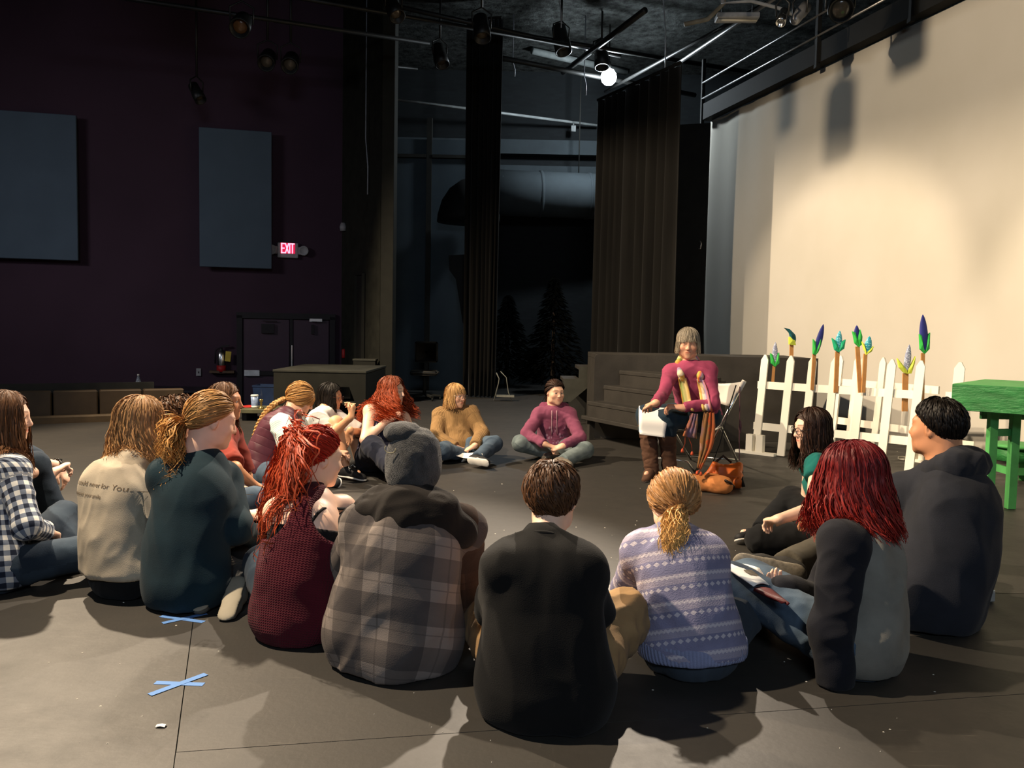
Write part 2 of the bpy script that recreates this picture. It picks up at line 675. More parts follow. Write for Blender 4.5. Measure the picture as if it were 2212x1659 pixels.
G = 0.0016
xm = seam_x(2.2)
polys = [
    [(-13, -7), (seam_x(-7) - G, -7), (seam_x(YS) - G, YS), (-13, YS)],
    [(seam_x(seam_y(xm)) + G, seam_y(xm) + G), (8, seam_y(8) + G), (8, YS), (seam_x(YS) + G, YS)],
    [(seam_x(seam_y(xm)) + G, seam_y(xm) - G), (seam_x(-7) + G, -7), (8, -7), (8, seam_y(8) - G)],
    edge + [(-3.0, 14.6), (-2.1, 18.6), (8, 19), (8, YS + G), (-13, YS + G)],
]
for pl in polys:
    m = MB()
    k = len(pl)
    m.add([(x, y, 0.0) for x, y in pl] + [(x, y, -0.0055) for x, y in pl],
          [tuple(range(k)), tuple(range(k, 2 * k))[::-1]] + [(i + k, (i + 1) % k + k, (i + 1) % k, i) for i in range(k)])
    me = m.build('board', FLOOR_M, FLOOR)
    # make the visible face point up
    if me.data.polygons[0].normal.z < 0:
        me.data.flip_normals()
hfl = MB()
hfl.boxz(-13, -2.2, 4.5, 15.2, HF - 0.06, HF)
hfl.build('floor', plain('dark_carpet', srgb('#1d1a1c'), 0.95, 0.1, bump=0.4, bscale=300), kind='structure')

# house wall, plum painted, runs away slightly to the right
WN = unit((0.2375, -1.0, 0))
WP = np.array((-4.07, 14.4, 0))
WT = unit((1, 0.2375, 0))


def on_plane(px, py, P, N):
    d = ray(px, py)
    return EYE + d * (((np.asarray(P) - EYE) @ N) / (d @ N))


def wallpt(px, py, off=0.0):
    return on_plane(px, py, WP + WN * off, WN)


wl = MB()
a, b = WP + WT * -9.0, WP + WT * 1.1
wl.bar((a - WN * 0.1) + (0, 0, 3.6), (b - WN * 0.1) + (0, 0, 3.6), 0.2, 8.6)
wl.build('wall_left', PURPLE, kind='structure')
# shell: everything else is black masking, walls far out
w = MB(); w.boxz(-13.2, -13, -7, 15, HF, 8); w.build('wall_side', DARK, kind='structure')
w = MB(); w.boxz(-13, 8.2, -7.2, -7, HF, 8); w.build('wall_rear', plain('house_rear_wall', srgb('#6a6a6c'), 0.9), kind='structure')
w = MB(); w.boxz(8, 8.2, -7, 19, HF, 8); w.build('wall_right', DARK, kind='structure')


def ceiling_mat():
    t = NT('sprayed_black_insulation', 0.9, 0.15)
    co = t.coord()
    f = t.noise(co, 7.0, 8, 0.72)
    t.color(t.ramp(f, ((0.35, srgb('#1a1b1a')), (0.72, srgb('#5c605e')))))
    t.bump(f, 1.0, 0.25)
    return t.m


c = MB()
c.boxz(-13, 8.2, -7.2, 19.3, 6.75, 6.95)
c.build('ceiling', ceiling_mat(), kind='structure')


def brick_mat():
    t = NT('dark_block_wall', 0.85, 0.2)
    co = t.coord()
    br = t.n('ShaderNodeTexBrick')
    br.inputs['Scale'].default_value = 1.0
    br.inputs['Brick Width'].default_value = 0.2
    br.inputs['Row Height'].default_value = 0.06
    br.inputs['Mortar Size'].default_value = 0.008
    br.inputs['Color1'].default_value = (*srgb('#1d2123'), 1)
    br.inputs['Color2'].default_value = (*srgb('#191c1e'), 1)
    br.inputs['Mortar'].default_value = (*srgb('#1b1e20'), 1)
    mp = t.n('ShaderNodeMapping')
    mp.inputs['Rotation'].default_value = (math.radians(90), 0, 0)
    t.link(co, mp.inputs[0])
    t.link(mp.outputs[0], br.inputs[0])
    t.color(br.outputs[0])
    t.bump(br.outputs['Fac'], -0.6, 0.01)
    return t.m


BK = 18.2
w = MB()
w.boxz(-3.2, 8.2, BK, BK + 0.2, 0, 3.55)
w.boxz(-3.2, 8.2, BK + 0.04, BK + 0.2, 3.55, 8)
w.build('wall_back', brick_mat(), kind='structure')
# ledge and header beams on the rear wall
m = MB(); m.boxz(-3.0, 4.5, BK - 0.25, BK, 4.95, 5.25); m.build('trim_1', GREYW, kind='structure')
m = MB(); m.boxz(-3.0, 4.5, BK - 0.18, BK, 4.55, 4.72); m.build('trim_2', GREYW, kind='structure')
# proscenium return: thin side wall and lit end post
PB = 13.0
px0 = at_y(822, 600, PB)[0]
px1 = at_y(849, 600, PB)[0]
m = MB(); m.boxz(px0, px1, PB, PB + 0.35, 0, 6.75, 0.006); m.build('trim_3', OLIVE, kind='structure')
ws, we = np.array((-3.0, 14.72, 0)), np.array((px0 + 0.02, PB + 0.16, 0))
wd = unit(we - ws)
m = MB()
m.bar(ws + (0, 0, 3.37), we + (0, 0, 3.37), 0.12, 6.76)
m.build('wall_wing', plain('wing_wall_black', srgb('#262620'), 0.85, 0.15), kind='structure')
# narrow wing door set in that wall
nn = unit(np.cross(wd, (0, 0, 1)))
if nn[1] > 0:
    nn = -nn
dA, dB = on_plane(779, 700, ws, nn), on_plane(795, 700, ws, nn)
dtop = on_plane(787, 592, ws, nn)[2]
wdoor = empty('door_1', tuple(dA * (1, 1, 0)), 0, kind='structure')
m = MB(); m.bar(dA * (1, 1, 0) + nn * 0.07 + (0, 0, dtop / 2), dB * (1, 1, 0) + nn * 0.07 + (0, 0, dtop / 2), 0.03, dtop - 0.02)
m.build('door_leaf', plain('wing_door_black', srgb('#1b1b18'), 0.7), wdoor, world_space=True)
m = MB()
for q in (dA, dB):
    m.bar(q * (1, 1, 0) + nn * 0.085, q * (1, 1, 0) + nn * 0.085 + (0, 0, dtop), 0.05, 0.05, (1, 0, 0))
m.bar(dA * (1, 1, 0) + nn * 0.085 + (0, 0, dtop), dB * (1, 1, 0) + nn * 0.085 + (0, 0, dtop), 0.05, 0.05)
m.build('door_frame', OLIVE, wdoor, world_space=True)

# double fire doors in the plum wall
DM = plain('plum_door_paint', srgb('#382332'), 0.55, 0.35, var=0.08)
FRM = plain('dark_door_frame', srgb('#161114'), 0.6)
CHR = plain('chrome', (0.62, 0.62, 0.62), 0.22, 0.5, 1.0, var=0.05, bump=0)
dtl, dtr = wallpt(518, 682), wallpt(718, 684)
dz = (dtl[2] + dtr[2]) / 2
dmid = (dtl + dtr) / 2
door = empty('door_2', (dmid[0], dmid[1], HF), 0, kind='structure')
fx = MB()
wdt = np.linalg.norm((dtr - dtl)[:2])


def wl_pt(u, z, o):
    """u metres to the right of the doorway centre, o metres out of the wall"""
    return np.array((dmid[0], dmid[1], 0)) + WT * u + WN * o + np.array((0, 0, z))


for u in (-wdt / 2, wdt / 2):
    fx.bar(wl_pt(u, HF, 0.03), wl_pt(u, dz, 0.03), 0.09, 0.12, WN)
fx.bar(wl_pt(-wdt / 2 - 0.05, dz, 0.03), wl_pt(wdt / 2 + 0.05, dz, 0.03), 0.12, 0.1)
fx.build('door_frame', FRM, door, world_space=True)
m = MB(); m.bar(wl_pt(0.08, HF, 0.04), wl_pt(0.08, dz - 0.05, 0.04), 0.05, 0.06, WN); m.build('mullion', FRM, door, world_space=True)
m = MB(); m.bar(wl_pt(0.09, HF + 0.5, 0.075), wl_pt(0.09, dz - 0.5, 0.075), 0.016, 0.012, WN); m.build('edge_strip', CHR, door, world_space=True)
for u0, u1 in ((-wdt / 2 + 0.06, 0.045), (0.115, wdt / 2 - 0.06)):
    m = MB(); m.bar(wl_pt(u0, (HF + dz) / 2, 0.03), wl_pt(u1, (HF + dz) / 2, 0.03), 0.045, dz - HF - 0.12, bevel=0.004)
    leaf = m.build('door_leaf', DM, door, world_space=True)
    m = MB(); m.bar(wl_pt(u0 + 0.06, HF + 1.03, 0.09), wl_pt(u1 - 0.06, HF + 1.03, 0.09), 0.05, 0.07)
    m.cur = 1; m.bar(wl_pt(u0 + 0.02, HF + 1.03, 0.095), wl_pt(u0 + 0.27, HF + 1.03, 0.095), 0.06, 0.10)
    pb = m.build('panic_bar', [FRM, plain('brushed_steel', (0.5, 0.5, 0.5), 0.35, 0.5, 0.9)], door, world_space=True)
    pb.parent = leaf; pb.data.transform(Matrix.Identity(4))
    m = MB(); m.bar(wl_pt(u0 + 0.3, dz - 0.22, 0.09), wl_pt(u1 - 0.25, dz - 0.22, 0.09), 0.07, 0.16)
    m.bar(wl_pt(u0 + 0.32, dz - 0.09, 0.12), wl_pt(u1 - 0.2, dz - 0.09, 0.12), 0.02, 0.015)
    cl = m.build('door_closer', FRM, door, world_space=True); cl.parent = leaf
m = MB(); m.box(wl_pt(wdt / 2 - 0.28, dz - 0.06, 0.10), (0.22, 0.03, 0.05)); m.build('door_holder', plain('brushed_steel', (0.5, 0.5, 0.5), 0.35, 0.5, 0.9), door, world_space=True)

# acoustic panels hung on the plum wall
PAN = plain('grey_blue_felt', srgb('#4d5a66'), 0.95, 0.1, var=0.06, scale=2, bump=0.3, bscale=400)


def panel(x0, x1, yt, yb, label):
    tl, tr = wallpt(x0, yt, 0.22), wallpt(x1, yt, 0.22)
    bz = wallpt(x1, yb, 0.22)[2]
    tz = tr[2]
    c = (tl + tr) / 2
    root = empty('acoustic_panel', (c[0], c[1], bz), 0, label, 'wall panel')
    m = MB(); m.bar((tl[0], tl[1], (bz + tz) / 2), (tr[0], tr[1], (bz + tz) / 2), 0.06, tz - bz, bevel=0.008)
    m.build('felt_board', PAN, root, world_space=True)
    for f in (0.15, 0.85):
        p = tl + (tr - tl) * f
        for z in (bz + 0.4, tz - 0.4):
            m = MB()
            m.bar((p[0], p[1], z) - WN * 0.02, (p[0], p[1], z) - WN * 0.215, 0.08, 0.08)
            m.build('bracket', FRM, root, world_space=True)


panel(-190, 165, 250, 563, 'grey felt acoustic panel cut off by the left frame edge')
panel(430, 587, 286, 581, 'tall grey felt acoustic panel beside the red exit sign')

# cyclorama: painted cream screen along the right, hung from a black beam
ST = unit((0.61, -2.25, 0))
SN = unit((-2.25, -0.61, 0))
SP = np.array((4.19, 10.65, 0))


def scr(u, z, o=0.0):
    """u metres along the screen towards the camera, z up, o out of it"""
    return SP + ST * u + SN * o + np.array((0, 0, z))


def screen_mat():
    t = NT('cream_screen_paint', 0.9, 0.1)
    co = t.coord()
    f = t.noise(co, 0.8, 4)
    col = t.ramp(f, ((0.3, srgb('#bab5a9')), (0.7, srgb('#c2bdb3'))))
    sm = t.noise(co, 3.5, 6, 0.7)
    col = t.mix(t.ramp(sm, ((0.72, (0, 0, 0)), (0.80, (0.35, 0.35, 0.35)))), col, srgb('#8d8474'))
    t.color(col)
    t.bump(t.noise(co, 60, 3), 0.08, 0.004)
    return t.m


U0, U1 = -3.45, 8.2
gu = np.concatenate((np.linspace(U0, -1.0, 22), np.linspace(-0.8, U1, 26)))
gz = np.linspace(0.03, 4.74, 24)
grid = []
for u in gu:
    row = []
    for z in gz:
        wv = max(0, (-1.6 - u) / 2.0)
        o = 0.02 * math.sin(u * 9) * wv * (0.3 + z / 5) + 0.10 * wv * math.sin(z * 0.66) + 0.012 * max(0, z - 4.2) * math.sin(u * 17) * (1 if u < 0 else 0.2)
        du = -0.16 * wv * (z / 4.7) ** 2
        row.append(scr(u + du, z, o))
    grid.append(row)
sg = MB()
sg.sheet(grid, 0.012)
so = sg.build('cyclorama_screen', screen_mat(), smooth=True)
tag(so, 'tall cream cyclorama screen lit warm along the right side', 'screen')

beam = empty('screen_beam', tuple(scr(-3.2, 4.74)), 0, 'long black beam with twin rails above the cream screen', 'beam')
BEAMM = plain('beam_black', srgb('#141413'), 0.8, 0.2, var=0.3, scale=3)
m = MB(); m.bar(scr(-3.6, 4.88, 0.10), scr(8.2, 4.88, 0.10), 0.16, 0.26); m.build('timber', BEAMM, beam, world_space=True)
STEEL = plain('worn_steel_pipe', (0.34, 0.34, 0.34), 0.35, 0.5, 0.8)
for dz_ in (5.10, 5.36):
    m = MB(); m.tube([scr(-3.6, dz_, 0.18), scr(1.2, dz_, 0.18)], 0.016, 10); m.build('rail', STEEL, beam, True, world_space=True)
for u in (-3.62, -0.5, 1.2):
    m = MB(); m.bar(scr(u, 4.7, 0.16), scr(u, 5.75, 0.16), 0.09, 0.05); m.build('post', BEAMM, beam, world_space=True)

# ------------------------------------------------------------------ soft bodies: blended limb fields turned into one surface
class Cap:
    """tapered limb from a to b; flat=(direction, ratio) makes it thinner along a direction; cut=True ends it with a flat hem"""
    def __init__(self, a, b, ra, rb, k=0.03, flat=None, cut=False, pid=0, sub=False):
        self.a, self.b = np.asarray(a, float), np.asarray(b, float)
        self.ra, self.rb, self.k, self.flat, self.cut, self.pid, self.sub = ra, rb, k, flat, cut, pid, sub

    def bounds(self):
        r = max(self.ra, self.rb)
        return np.minimum(self.a, self.b) - r, np.maximum(self.a, self.b) + r

    def ev(self, X, Y, Z):
        a = self.a
        x, y, z = X - a[0], Y - a[1], Z - a[2]
        ba = self.b - a
        if self.cut:
            L = np.linalg.norm(ba) + 1e-9
            ax = ba / L
            cutd = x * ax[0] + y * ax[1] + z * ax[2] - L
        if self.flat is not None:
            n, q = self.flat
            g = 1.0 / q - 1.0
            s = (x * n[0] + y * n[1] + z * n[2]) * g
            x, y, z = x + s * n[0], y + s * n[1], z + s * n[2]
            ba = ba + n * ((ba @ n) * g)
        bb = ba @ ba + 1e-12
        h = np.clip((x * ba[0] + y * ba[1] + z * ba[2]) / bb, 0, 1)
        x, y, z = x - h * ba[0], y - h * ba[1], z - h * ba[2]
        d = np.sqrt(x * x + y * y + z * z) - (self.ra + (self.rb - self.ra) * h)
        if self.cut:
            d = np.maximum(d, cutd)
        return d


class Ell:
    def __init__(self, c, R, r, k=0.02, sub=False, pid=0):
        self.c, self.R, self.r, self.k, self.sub, self.pid = np.asarray(c, float), np.asarray(R, float), np.asarray(r, float), k, sub, pid

    def bounds(self):
        e = np.abs(self.R) @ self.r
        return self.c - e, self.c + e

    def ev(self, X, Y, Z):
        x, y, z = X - self.c[0], Y - self.c[1], Z - self.c[2]
        R, r = self.R, self.r
        u = (x * R[0, 0] + y * R[1, 0] + z * R[2, 0]) / r[0]
        v = (x * R[0, 1] + y * R[1, 1] + z * R[2, 1]) / r[1]
        w = (x * R[0, 2] + y * R[1, 2] + z * R[2, 2]) / r[2]
        k0 = np.sqrt(u * u + v * v + w * w) + 1e-9
        k1 = np.sqrt((u / r[0]) ** 2 + (v / r[1]) ** 2 + (w / r[2]) ** 2) + 1e-9
        return k0 * (k0 - 1) / k1


class Cut:
    """cuts away, from everything listed before it, the half space beyond a point along a direction"""
    sub = True

    def __init__(self, pt, nr):
        self.pt, self.nr = np.asarray(pt, float), np.asarray(nr, float)


def field_at(prims, P):
    D = np.full(len(P), 1.0)
    X, Y, Z = P[:, 0], P[:, 1], P[:, 2]
    for p in prims:
        if p.sub:
            continue
        D = np.minimum(D, p.ev(X, Y, Z))
    return D


def surface(prims, vox, planes=()):
    """planes: (point, outward normal) half spaces to cut away"""
    los, his = zip(*[p.bounds() for p in prims if not p.sub])
    lo = np.min(los, 0) - 3 * vox
    hi = np.max(his, 0) + 3 * vox
    n = np.ceil((hi - lo) / vox).astype(int) + 1
    ax = [(lo[i] + vox * np.arange(n[i])).astype(np.float32) for i in range(3)]
    V = np.full(n, 1.0, np.float32)
    for p in prims:
        if isinstance(p, Cut):
            d = (ax[0][:, None, None] - p.pt[0]) * p.nr[0] + (ax[1][None, :, None] - p.pt[1]) * p.nr[1] + (ax[2][None, None, :] - p.pt[2]) * p.nr[2]
            V = np.maximum(V, d.astype(np.float32))
            continue
        bl, bh = p.bounds()
        m = p.k + 2.5 * vox
        i0 = np.maximum(((bl - m - lo) / vox).astype(int), 0)
        i1 = np.minimum(np.ceil((bh + m - lo) / vox).astype(int) + 1, n)
        sl = tuple(slice(i0[i], i1[i]) for i in range(3))
        X = ax[0][sl[0]][:, None, None]
        Y = ax[1][sl[1]][None, :, None]
        Z = ax[2][sl[2]][None, None, :]
        d = p.ev(X, Y, Z).astype(np.float32)
        cur = V[sl]
        k = max(p.k, 1e-4)
        if p.sub:
            h = np.maximum(k - np.abs(cur + d), 0) / k
            V[sl] = np.maximum(cur, -d) + h * h * k * 0.25
        else:
            h = np.maximum(k - np.abs(cur - d), 0) / k
            V[sl] = np.minimum(cur, d) - h * h * k * 0.25
    for pt, nr in planes:
        d = (ax[0][:, None, None] - pt[0]) * nr[0] + (ax[1][None, :, None] - pt[1]) * nr[1] + (ax[2][None, None, :] - pt[2]) * nr[2]
        V = np.maximum(V, d.astype(np.float32))
    ins = V < 0
    s = ins.astype(np.uint8)
    c = s[:-1] + s[1:]
    c = c[:, :-1] + c[:, 1:]
    c = c[:, :, :-1] + c[:, :, 1:]
    act = (c > 0) & (c < 8)
    I, J, K = np.nonzero(act)
    off = [(a, b, d) for a in (0, 1) for b in (0, 1) for d in (0, 1)]
    vals = np.stack([V[I + a, J + b, K + d] for a, b, d in off], 1)
    offa = np.array(off, np.float32)
    pos = np.zeros((len(I), 3), np.float32)
    cnt = np.zeros(len(I), np.float32)
    for p_ in range(8):
        for q_ in range(p_ + 1, 8):
            if sum(abs(off[p_][i] - off[q_][i]) for i in range(3)) != 1:
                continue
            va, vb = vals[:, p_], vals[:, q_]
            cr = (va < 0) != (vb < 0)
            t = np.where(cr, va / np.where(cr, va - vb, 1), 0)
            pos += cr[:, None] * (offa[p_] + t[:, None] * (offa[q_] - offa[p_]))
            cnt += cr
    verts = lo + vox * (np.stack((I, J, K), 1) + pos / cnt[:, None])
    cid = np.full(act.shape, -1, np.int32)
    cid[I, J, K] = np.arange(len(I), dtype=np.int32)
    faces = []
    for axis in range(3):
        a0 = [slice(None)] * 3
        a1 = [slice(None)] * 3
        a0[axis], a1[axis] = slice(None, -1), slice(1, None)
        s0, s1 = ins[tuple(a0)], ins[tuple(a1)]
        ch = s0 != s1
        E = np.nonzero(ch)
        E = np.stack(E, 1)
        o1, o2 = (axis + 1) % 3, (axis + 2) % 3
        ok = (E[:, o1] > 0) & (E[:, o2] > 0) & (E[:, o1] < n[o1] - 1) & (E[:, o2] < n[o2] - 1)
        E = E[ok]
        inside0 = s0[E[:, 0], E[:, 1], E[:, 2]]
        q = []
        for d1, d2 in ((-1, -1), (0, -1), (0, 0), (-1, 0)):
            F = E.copy()
            F[:, o1] += d1
            F[:, o2] += d2
            q.append(cid[F[:, 0], F[:, 1], F[:, 2]])
        q = np.stack(q, 1)
        q[~inside0] = q[~inside0][:, ::-1]
        faces.append(q)
    faces = np.concatenate(faces)
    faces = faces[(faces >= 0).all(1)]
    return verts.astype(np.float64), faces


def normals_of(v, f):
    n = np.cross(v[f[:, 2]] - v[f[:, 0]], v[f[:, 3]] - v[f[:, 1]])
    N = np.zeros_like(v)
    for i in range(3):
        acc = np.zeros(len(v))
        for c in range(4):
            acc += np.bincount(f[:, c], n[:, i], len(v))
        N[:, i] = acc
    return N / (np.linalg.norm(N, axis=1, keepdims=True) + 1e-12)


def relax(v, f, it=1, w=0.5):
    for _ in range(it):
        S = np.zeros_like(v)
        C = np.zeros(len(v))
        for a, b in ((0, 1), (1, 2), (2, 3), (3, 0)):
            for x, y in ((a, b), (b, a)):
                C += np.bincount(f[:, x], minlength=len(v))
                for i in range(3):
                    S[:, i] += np.bincount(f[:, x], v[f[:, y], i], len(v))
        v = v * (1 - w) + w * S / np.maximum(C, 1)[:, None]
    return v


def vnoise(p, seed=0):
    i = np.floor(p).astype(np.int64)
    f = p - i
    f = f * f * (3 - 2 * f)
    out = np.zeros(len(p))
    for a in (0, 1):
        for b in (0, 1):
            for c in (0, 1):
                h = (i[:, 0] + a) * 374761393 + (i[:, 1] + b) * 668265263 + (i[:, 2] + c) * 2147483647 + seed * 974711
                h = (h ^ (h >> 13)) * 1274126177
                h = (h ^ (h >> 16)) & 0xFFFF
                w = (f[:, 0] if a else 1 - f[:, 0]) * (f[:, 1] if b else 1 - f[:, 1]) * (f[:, 2] if c else 1 - f[:, 2])
                out += w * (h / 65535.0)
    return out * 2 - 1


def folds(v, N, amp, freq=9.0, seed=0, stretch=None):
    """cloth folds: creased noise pushed along the normals, longer along one direction"""
    q = v * freq
    if stretch is not None:
        d, r = stretch
        q = q - np.outer(q @ d, d) * (1 - r)
    w = np.stack((vnoise(q * 0.7 + 5, seed + 11), vnoise(q * 0.7 + 9, seed + 12), vnoise(q * 0.7 + 17, seed + 13)), 1)
    a = vnoise(q + w * 0.9, seed)
    b = vnoise(q * 2.3 + w * 1.2, seed + 3)
    h = (1 - np.abs(a) * 1.7) * 0.75 + (0.5 - np.abs(b)) * 0.45
    return v + N * (amp * h)[:, None]


def cc_of(v, prims, R, P):
    """fabric coordinates: across / up for the trunk, around / along for limbs"""
    best = np.full(len(v), 9.0)
    cc = np.zeros((len(v), 3))
    rel = (v - P) @ R
    for p in prims:
        if p.sub or not isinstance(p, Cap):
            continue
        d = p.ev(v[:, 0], v[:, 1], v[:, 2]) - (0.022 if p.pid == 0 else 0)
        m = d < best
        best = np.where(m, d, best)
        if p.pid == 0:
            q = rel[m]
            cc[m] = np.stack((np.arctan2(q[:, 0], -q[:, 1] + 0.02) * 0.15, q[:, 2], np.zeros(m.sum())), 1)
        else:
            ax = unit(p.b - p.a)
            s = unit(np.cross(ax, R[:, 1]) + 1e-6)
            u = np.cross(ax, s)
            q = v[m] - p.a
            ang = np.arctan2(q @ s, q @ u)
            cc[m] = np.stack((ang * (p.ra + p.rb) * 0.5, q @ ax + 0.37 * p.pid, np.full(m.sum(), p.pid * 0.13)), 1)
    return cc


# ------------------------------------------------------------------ people
EYE_MAT = {}


def eye_mat(iris):
    key = 'eye_%s' % iris
    if key not in MATS:
        t = NT(key, 0.15, 0.5)
        x, y, z = t.sep(t.attr('hp'))
        r = t.math('SQRT', t.math('ADD', t.math('MULTIPLY', x, x), t.math('MULTIPLY', z, z)))
        f = t.math('MULTIPLY', t.math('LESS_THAN', r, 0.0062), t.math('GREATER_THAN', y, 0))
        pup = t.math('MULTIPLY', t.math('LESS_THAN', r, 0.0028), t.math('GREATER_THAN', y, 0))
        t.color(t.mix(pup, t.mix(f, (0.62, 0.56, 0.52), srgb(iris)), (0.004, 0.004, 0.004)))
        MATS[key] = t.m
    return MATS[key]


def frame_of(yaw, pitch=0.0, roll=0.0):
    """columns right, forward, up; yaw 0 looks away from the camera, 90 to the right; pitch>0 looks down"""
    y, p, r = math.radians(yaw), math.radians(pitch), math.radians(roll)
    f = np.array((math.sin(y) * math.cos(p), math.cos(y) * math.cos(p), -math.sin(p)))
    rt = np.array((math.cos(y), -math.sin(y), 0.0))
    u = np.cross(rt, f)
    rt2 = rt * math.cos(r) + u * math.sin(r)
    u2 = np.cross(rt2, f)
    return np.stack((rt2, f, u2), 1)


def hand_prims(W, d, pn, s, curl, side, r=0.0085, spread=0.1):
    d = unit(d)
    pn = unit(np.asarray(pn, float) - d * (np.asarray(pn, float) @ d))
    th = np.cross(d, pn) * (1 if side == 'r' else -1)
    out = [Cap(W - d * 0.02 * s, W + d * 0.02 * s, 0.027 * s, 0.029 * s, 0.02, (pn, 0.75)),
           Cap(W + d * 0.018 * s, W + d * 0.070 * s, 0.032 * s, 0.039 * s, 0.02, (pn, 0.42))]
    for i, L in enumerate((0.070, 0.078, 0.072, 0.056)):
        b = W + (d * 0.082 + th * (0.027 - 0.018 * i)) * s
        dd = unit(d + th * spread * (1.5 - i) * 0.6)
        c = curl * (1 + 0.12 * i)
        a = 0.0
        p = b - dd * 0.018 * s
        for j, (fr, an) in enumerate(((0.46, 50), (0.30, 60), (0.24, 40))):
            a += math.radians(an) * c
            q = p + (dd * math.cos(a) + pn * math.sin(a)) * (L * fr + (0.018 if j == 0 else 0)) * s
            out.append(Cap(p, q, (r - 0.0006 * j) * s, (r - 0.0006 * (j + 1)) * s, 0.004))
            p = q
    b = W + (d * 0.022 + th * 0.022 + pn * 0.006) * s
    d1 = unit(d * 0.75 + th * 0.62 + pn * 0.3)
    q = b + d1 * 0.046 * s
    out.append(Cap(b, q, 0.0125 * s, 0.0105 * s, 0.010))
    d2 = unit(d * 0.95 + th * (0.15 - 0.3 * curl) + pn * 0.45 * curl)
    out.append(Cap(q, q + d2 * 0.034 * s, 0.0105 * s, 0.0085 * s, 0.004))
    return out


def head_prims(Hc, H, s, lids=0.45, fem=True):
    def P(x, y, z):
        return Hc + H @ (np.array((x, y, z)) * s)

    def E(c, r, k, sub=False):
        return Ell(P(*c), H, np.array(r) * s, k * s, sub)

    def C(a, b, ra, rb, k, sub=False):
        return Cap(P(*a), P(*b), ra * s, rb * s, k * s, sub=sub)
    jaw = 0.0 if fem else 0.004
    out = [E((0, -0.012, 0.025), (0.073, 0.092, 0.089), 0.02),
           E((0, 0.022, -0.022), (0.061 + jaw, 0.066, 0.086), 0.035),
           E((0, 0.052, -0.076), (0.036 + jaw, 0.036, 0.030), 0.035),
           C((0, -0.02, -0.05), (0, -0.045, -0.14), 0.054, 0.054, 0.03)]
    for sx in (-1, 1):
        out.append(C((sx * 0.010, 0.077, 0.026), (sx * 0.044, 0.068, 0.030), 0.011, 0.009, 0.018))
        out.append(E((sx * 0.042, 0.055, -0.026), (0.025, 0.026, 0.024), 0.025))
        out.append(E((sx * 0.052, 0.02, -0.072), (0.013, 0.03, 0.02), 0.03))
    for sx in (-1, 1):
        out.append(E((sx * 0.031, 0.094, 0.005), (0.019, 0.014, 0.013), 0.012, True))
    for sx in (-1, 1):
        e = (sx * 0.031, 0.071, 0.005)
        out.append(E((e[0], e[1], e[2] + 0.0095 * (1 - lids)), (0.0165, 0.0152, 0.0062 + 0.0075 * lids), 0.003))
        out.append(E((e[0], e[1] - 0.001, e[2] - 0.0115), (0.0155, 0.0145, 0.0060), 0.004))
    out += [C((0, 0.083, 0.016), (0, 0.102, -0.024), 0.0078, 0.0100, 0.010),
            E((0, 0.099, -0.028), (0.0115, 0.012, 0.0095), 0.008),
            E((0.011, 0.092, -0.030), (0.0085, 0.010, 0.0075), 0.006),
            E((-0.011, 0.092, -0.030), (0.0085, 0.010, 0.0075), 0.006),
            E((0, 0.083, -0.0530), (0.025, 0.0115, 0.0065), 0.008),
            E((0, 0.082, -0.0630), (0.021, 0.0120, 0.0070), 0.008),
            C((-0.021, 0.094, -0.0575), (0.021, 0.094, -0.0575), 0.0022, 0.0022, 0.004, True),
            E((0, 0.074, -0.098), (0.019, 0.015, 0.014), 0.018)]
    for sx in (-1, 1):
        ce = P(sx * 0.0755, -0.010, -0.002)
        Re = H @ np.array(((1, 0, 0), (0, 1, 0), (0, 0, 1.0))) @ rotz(sx * -0.42)
        out.append(Ell(ce, Re, np.array((0.0075, 0.0185, 0.031)) * s, 0.006 * s))
        out.append(Ell(P(sx * 0.0835, -0.007, 0.001), Re, np.array((0.0055, 0.010, 0.019)) * s, 0.004 * s, True))
    return out


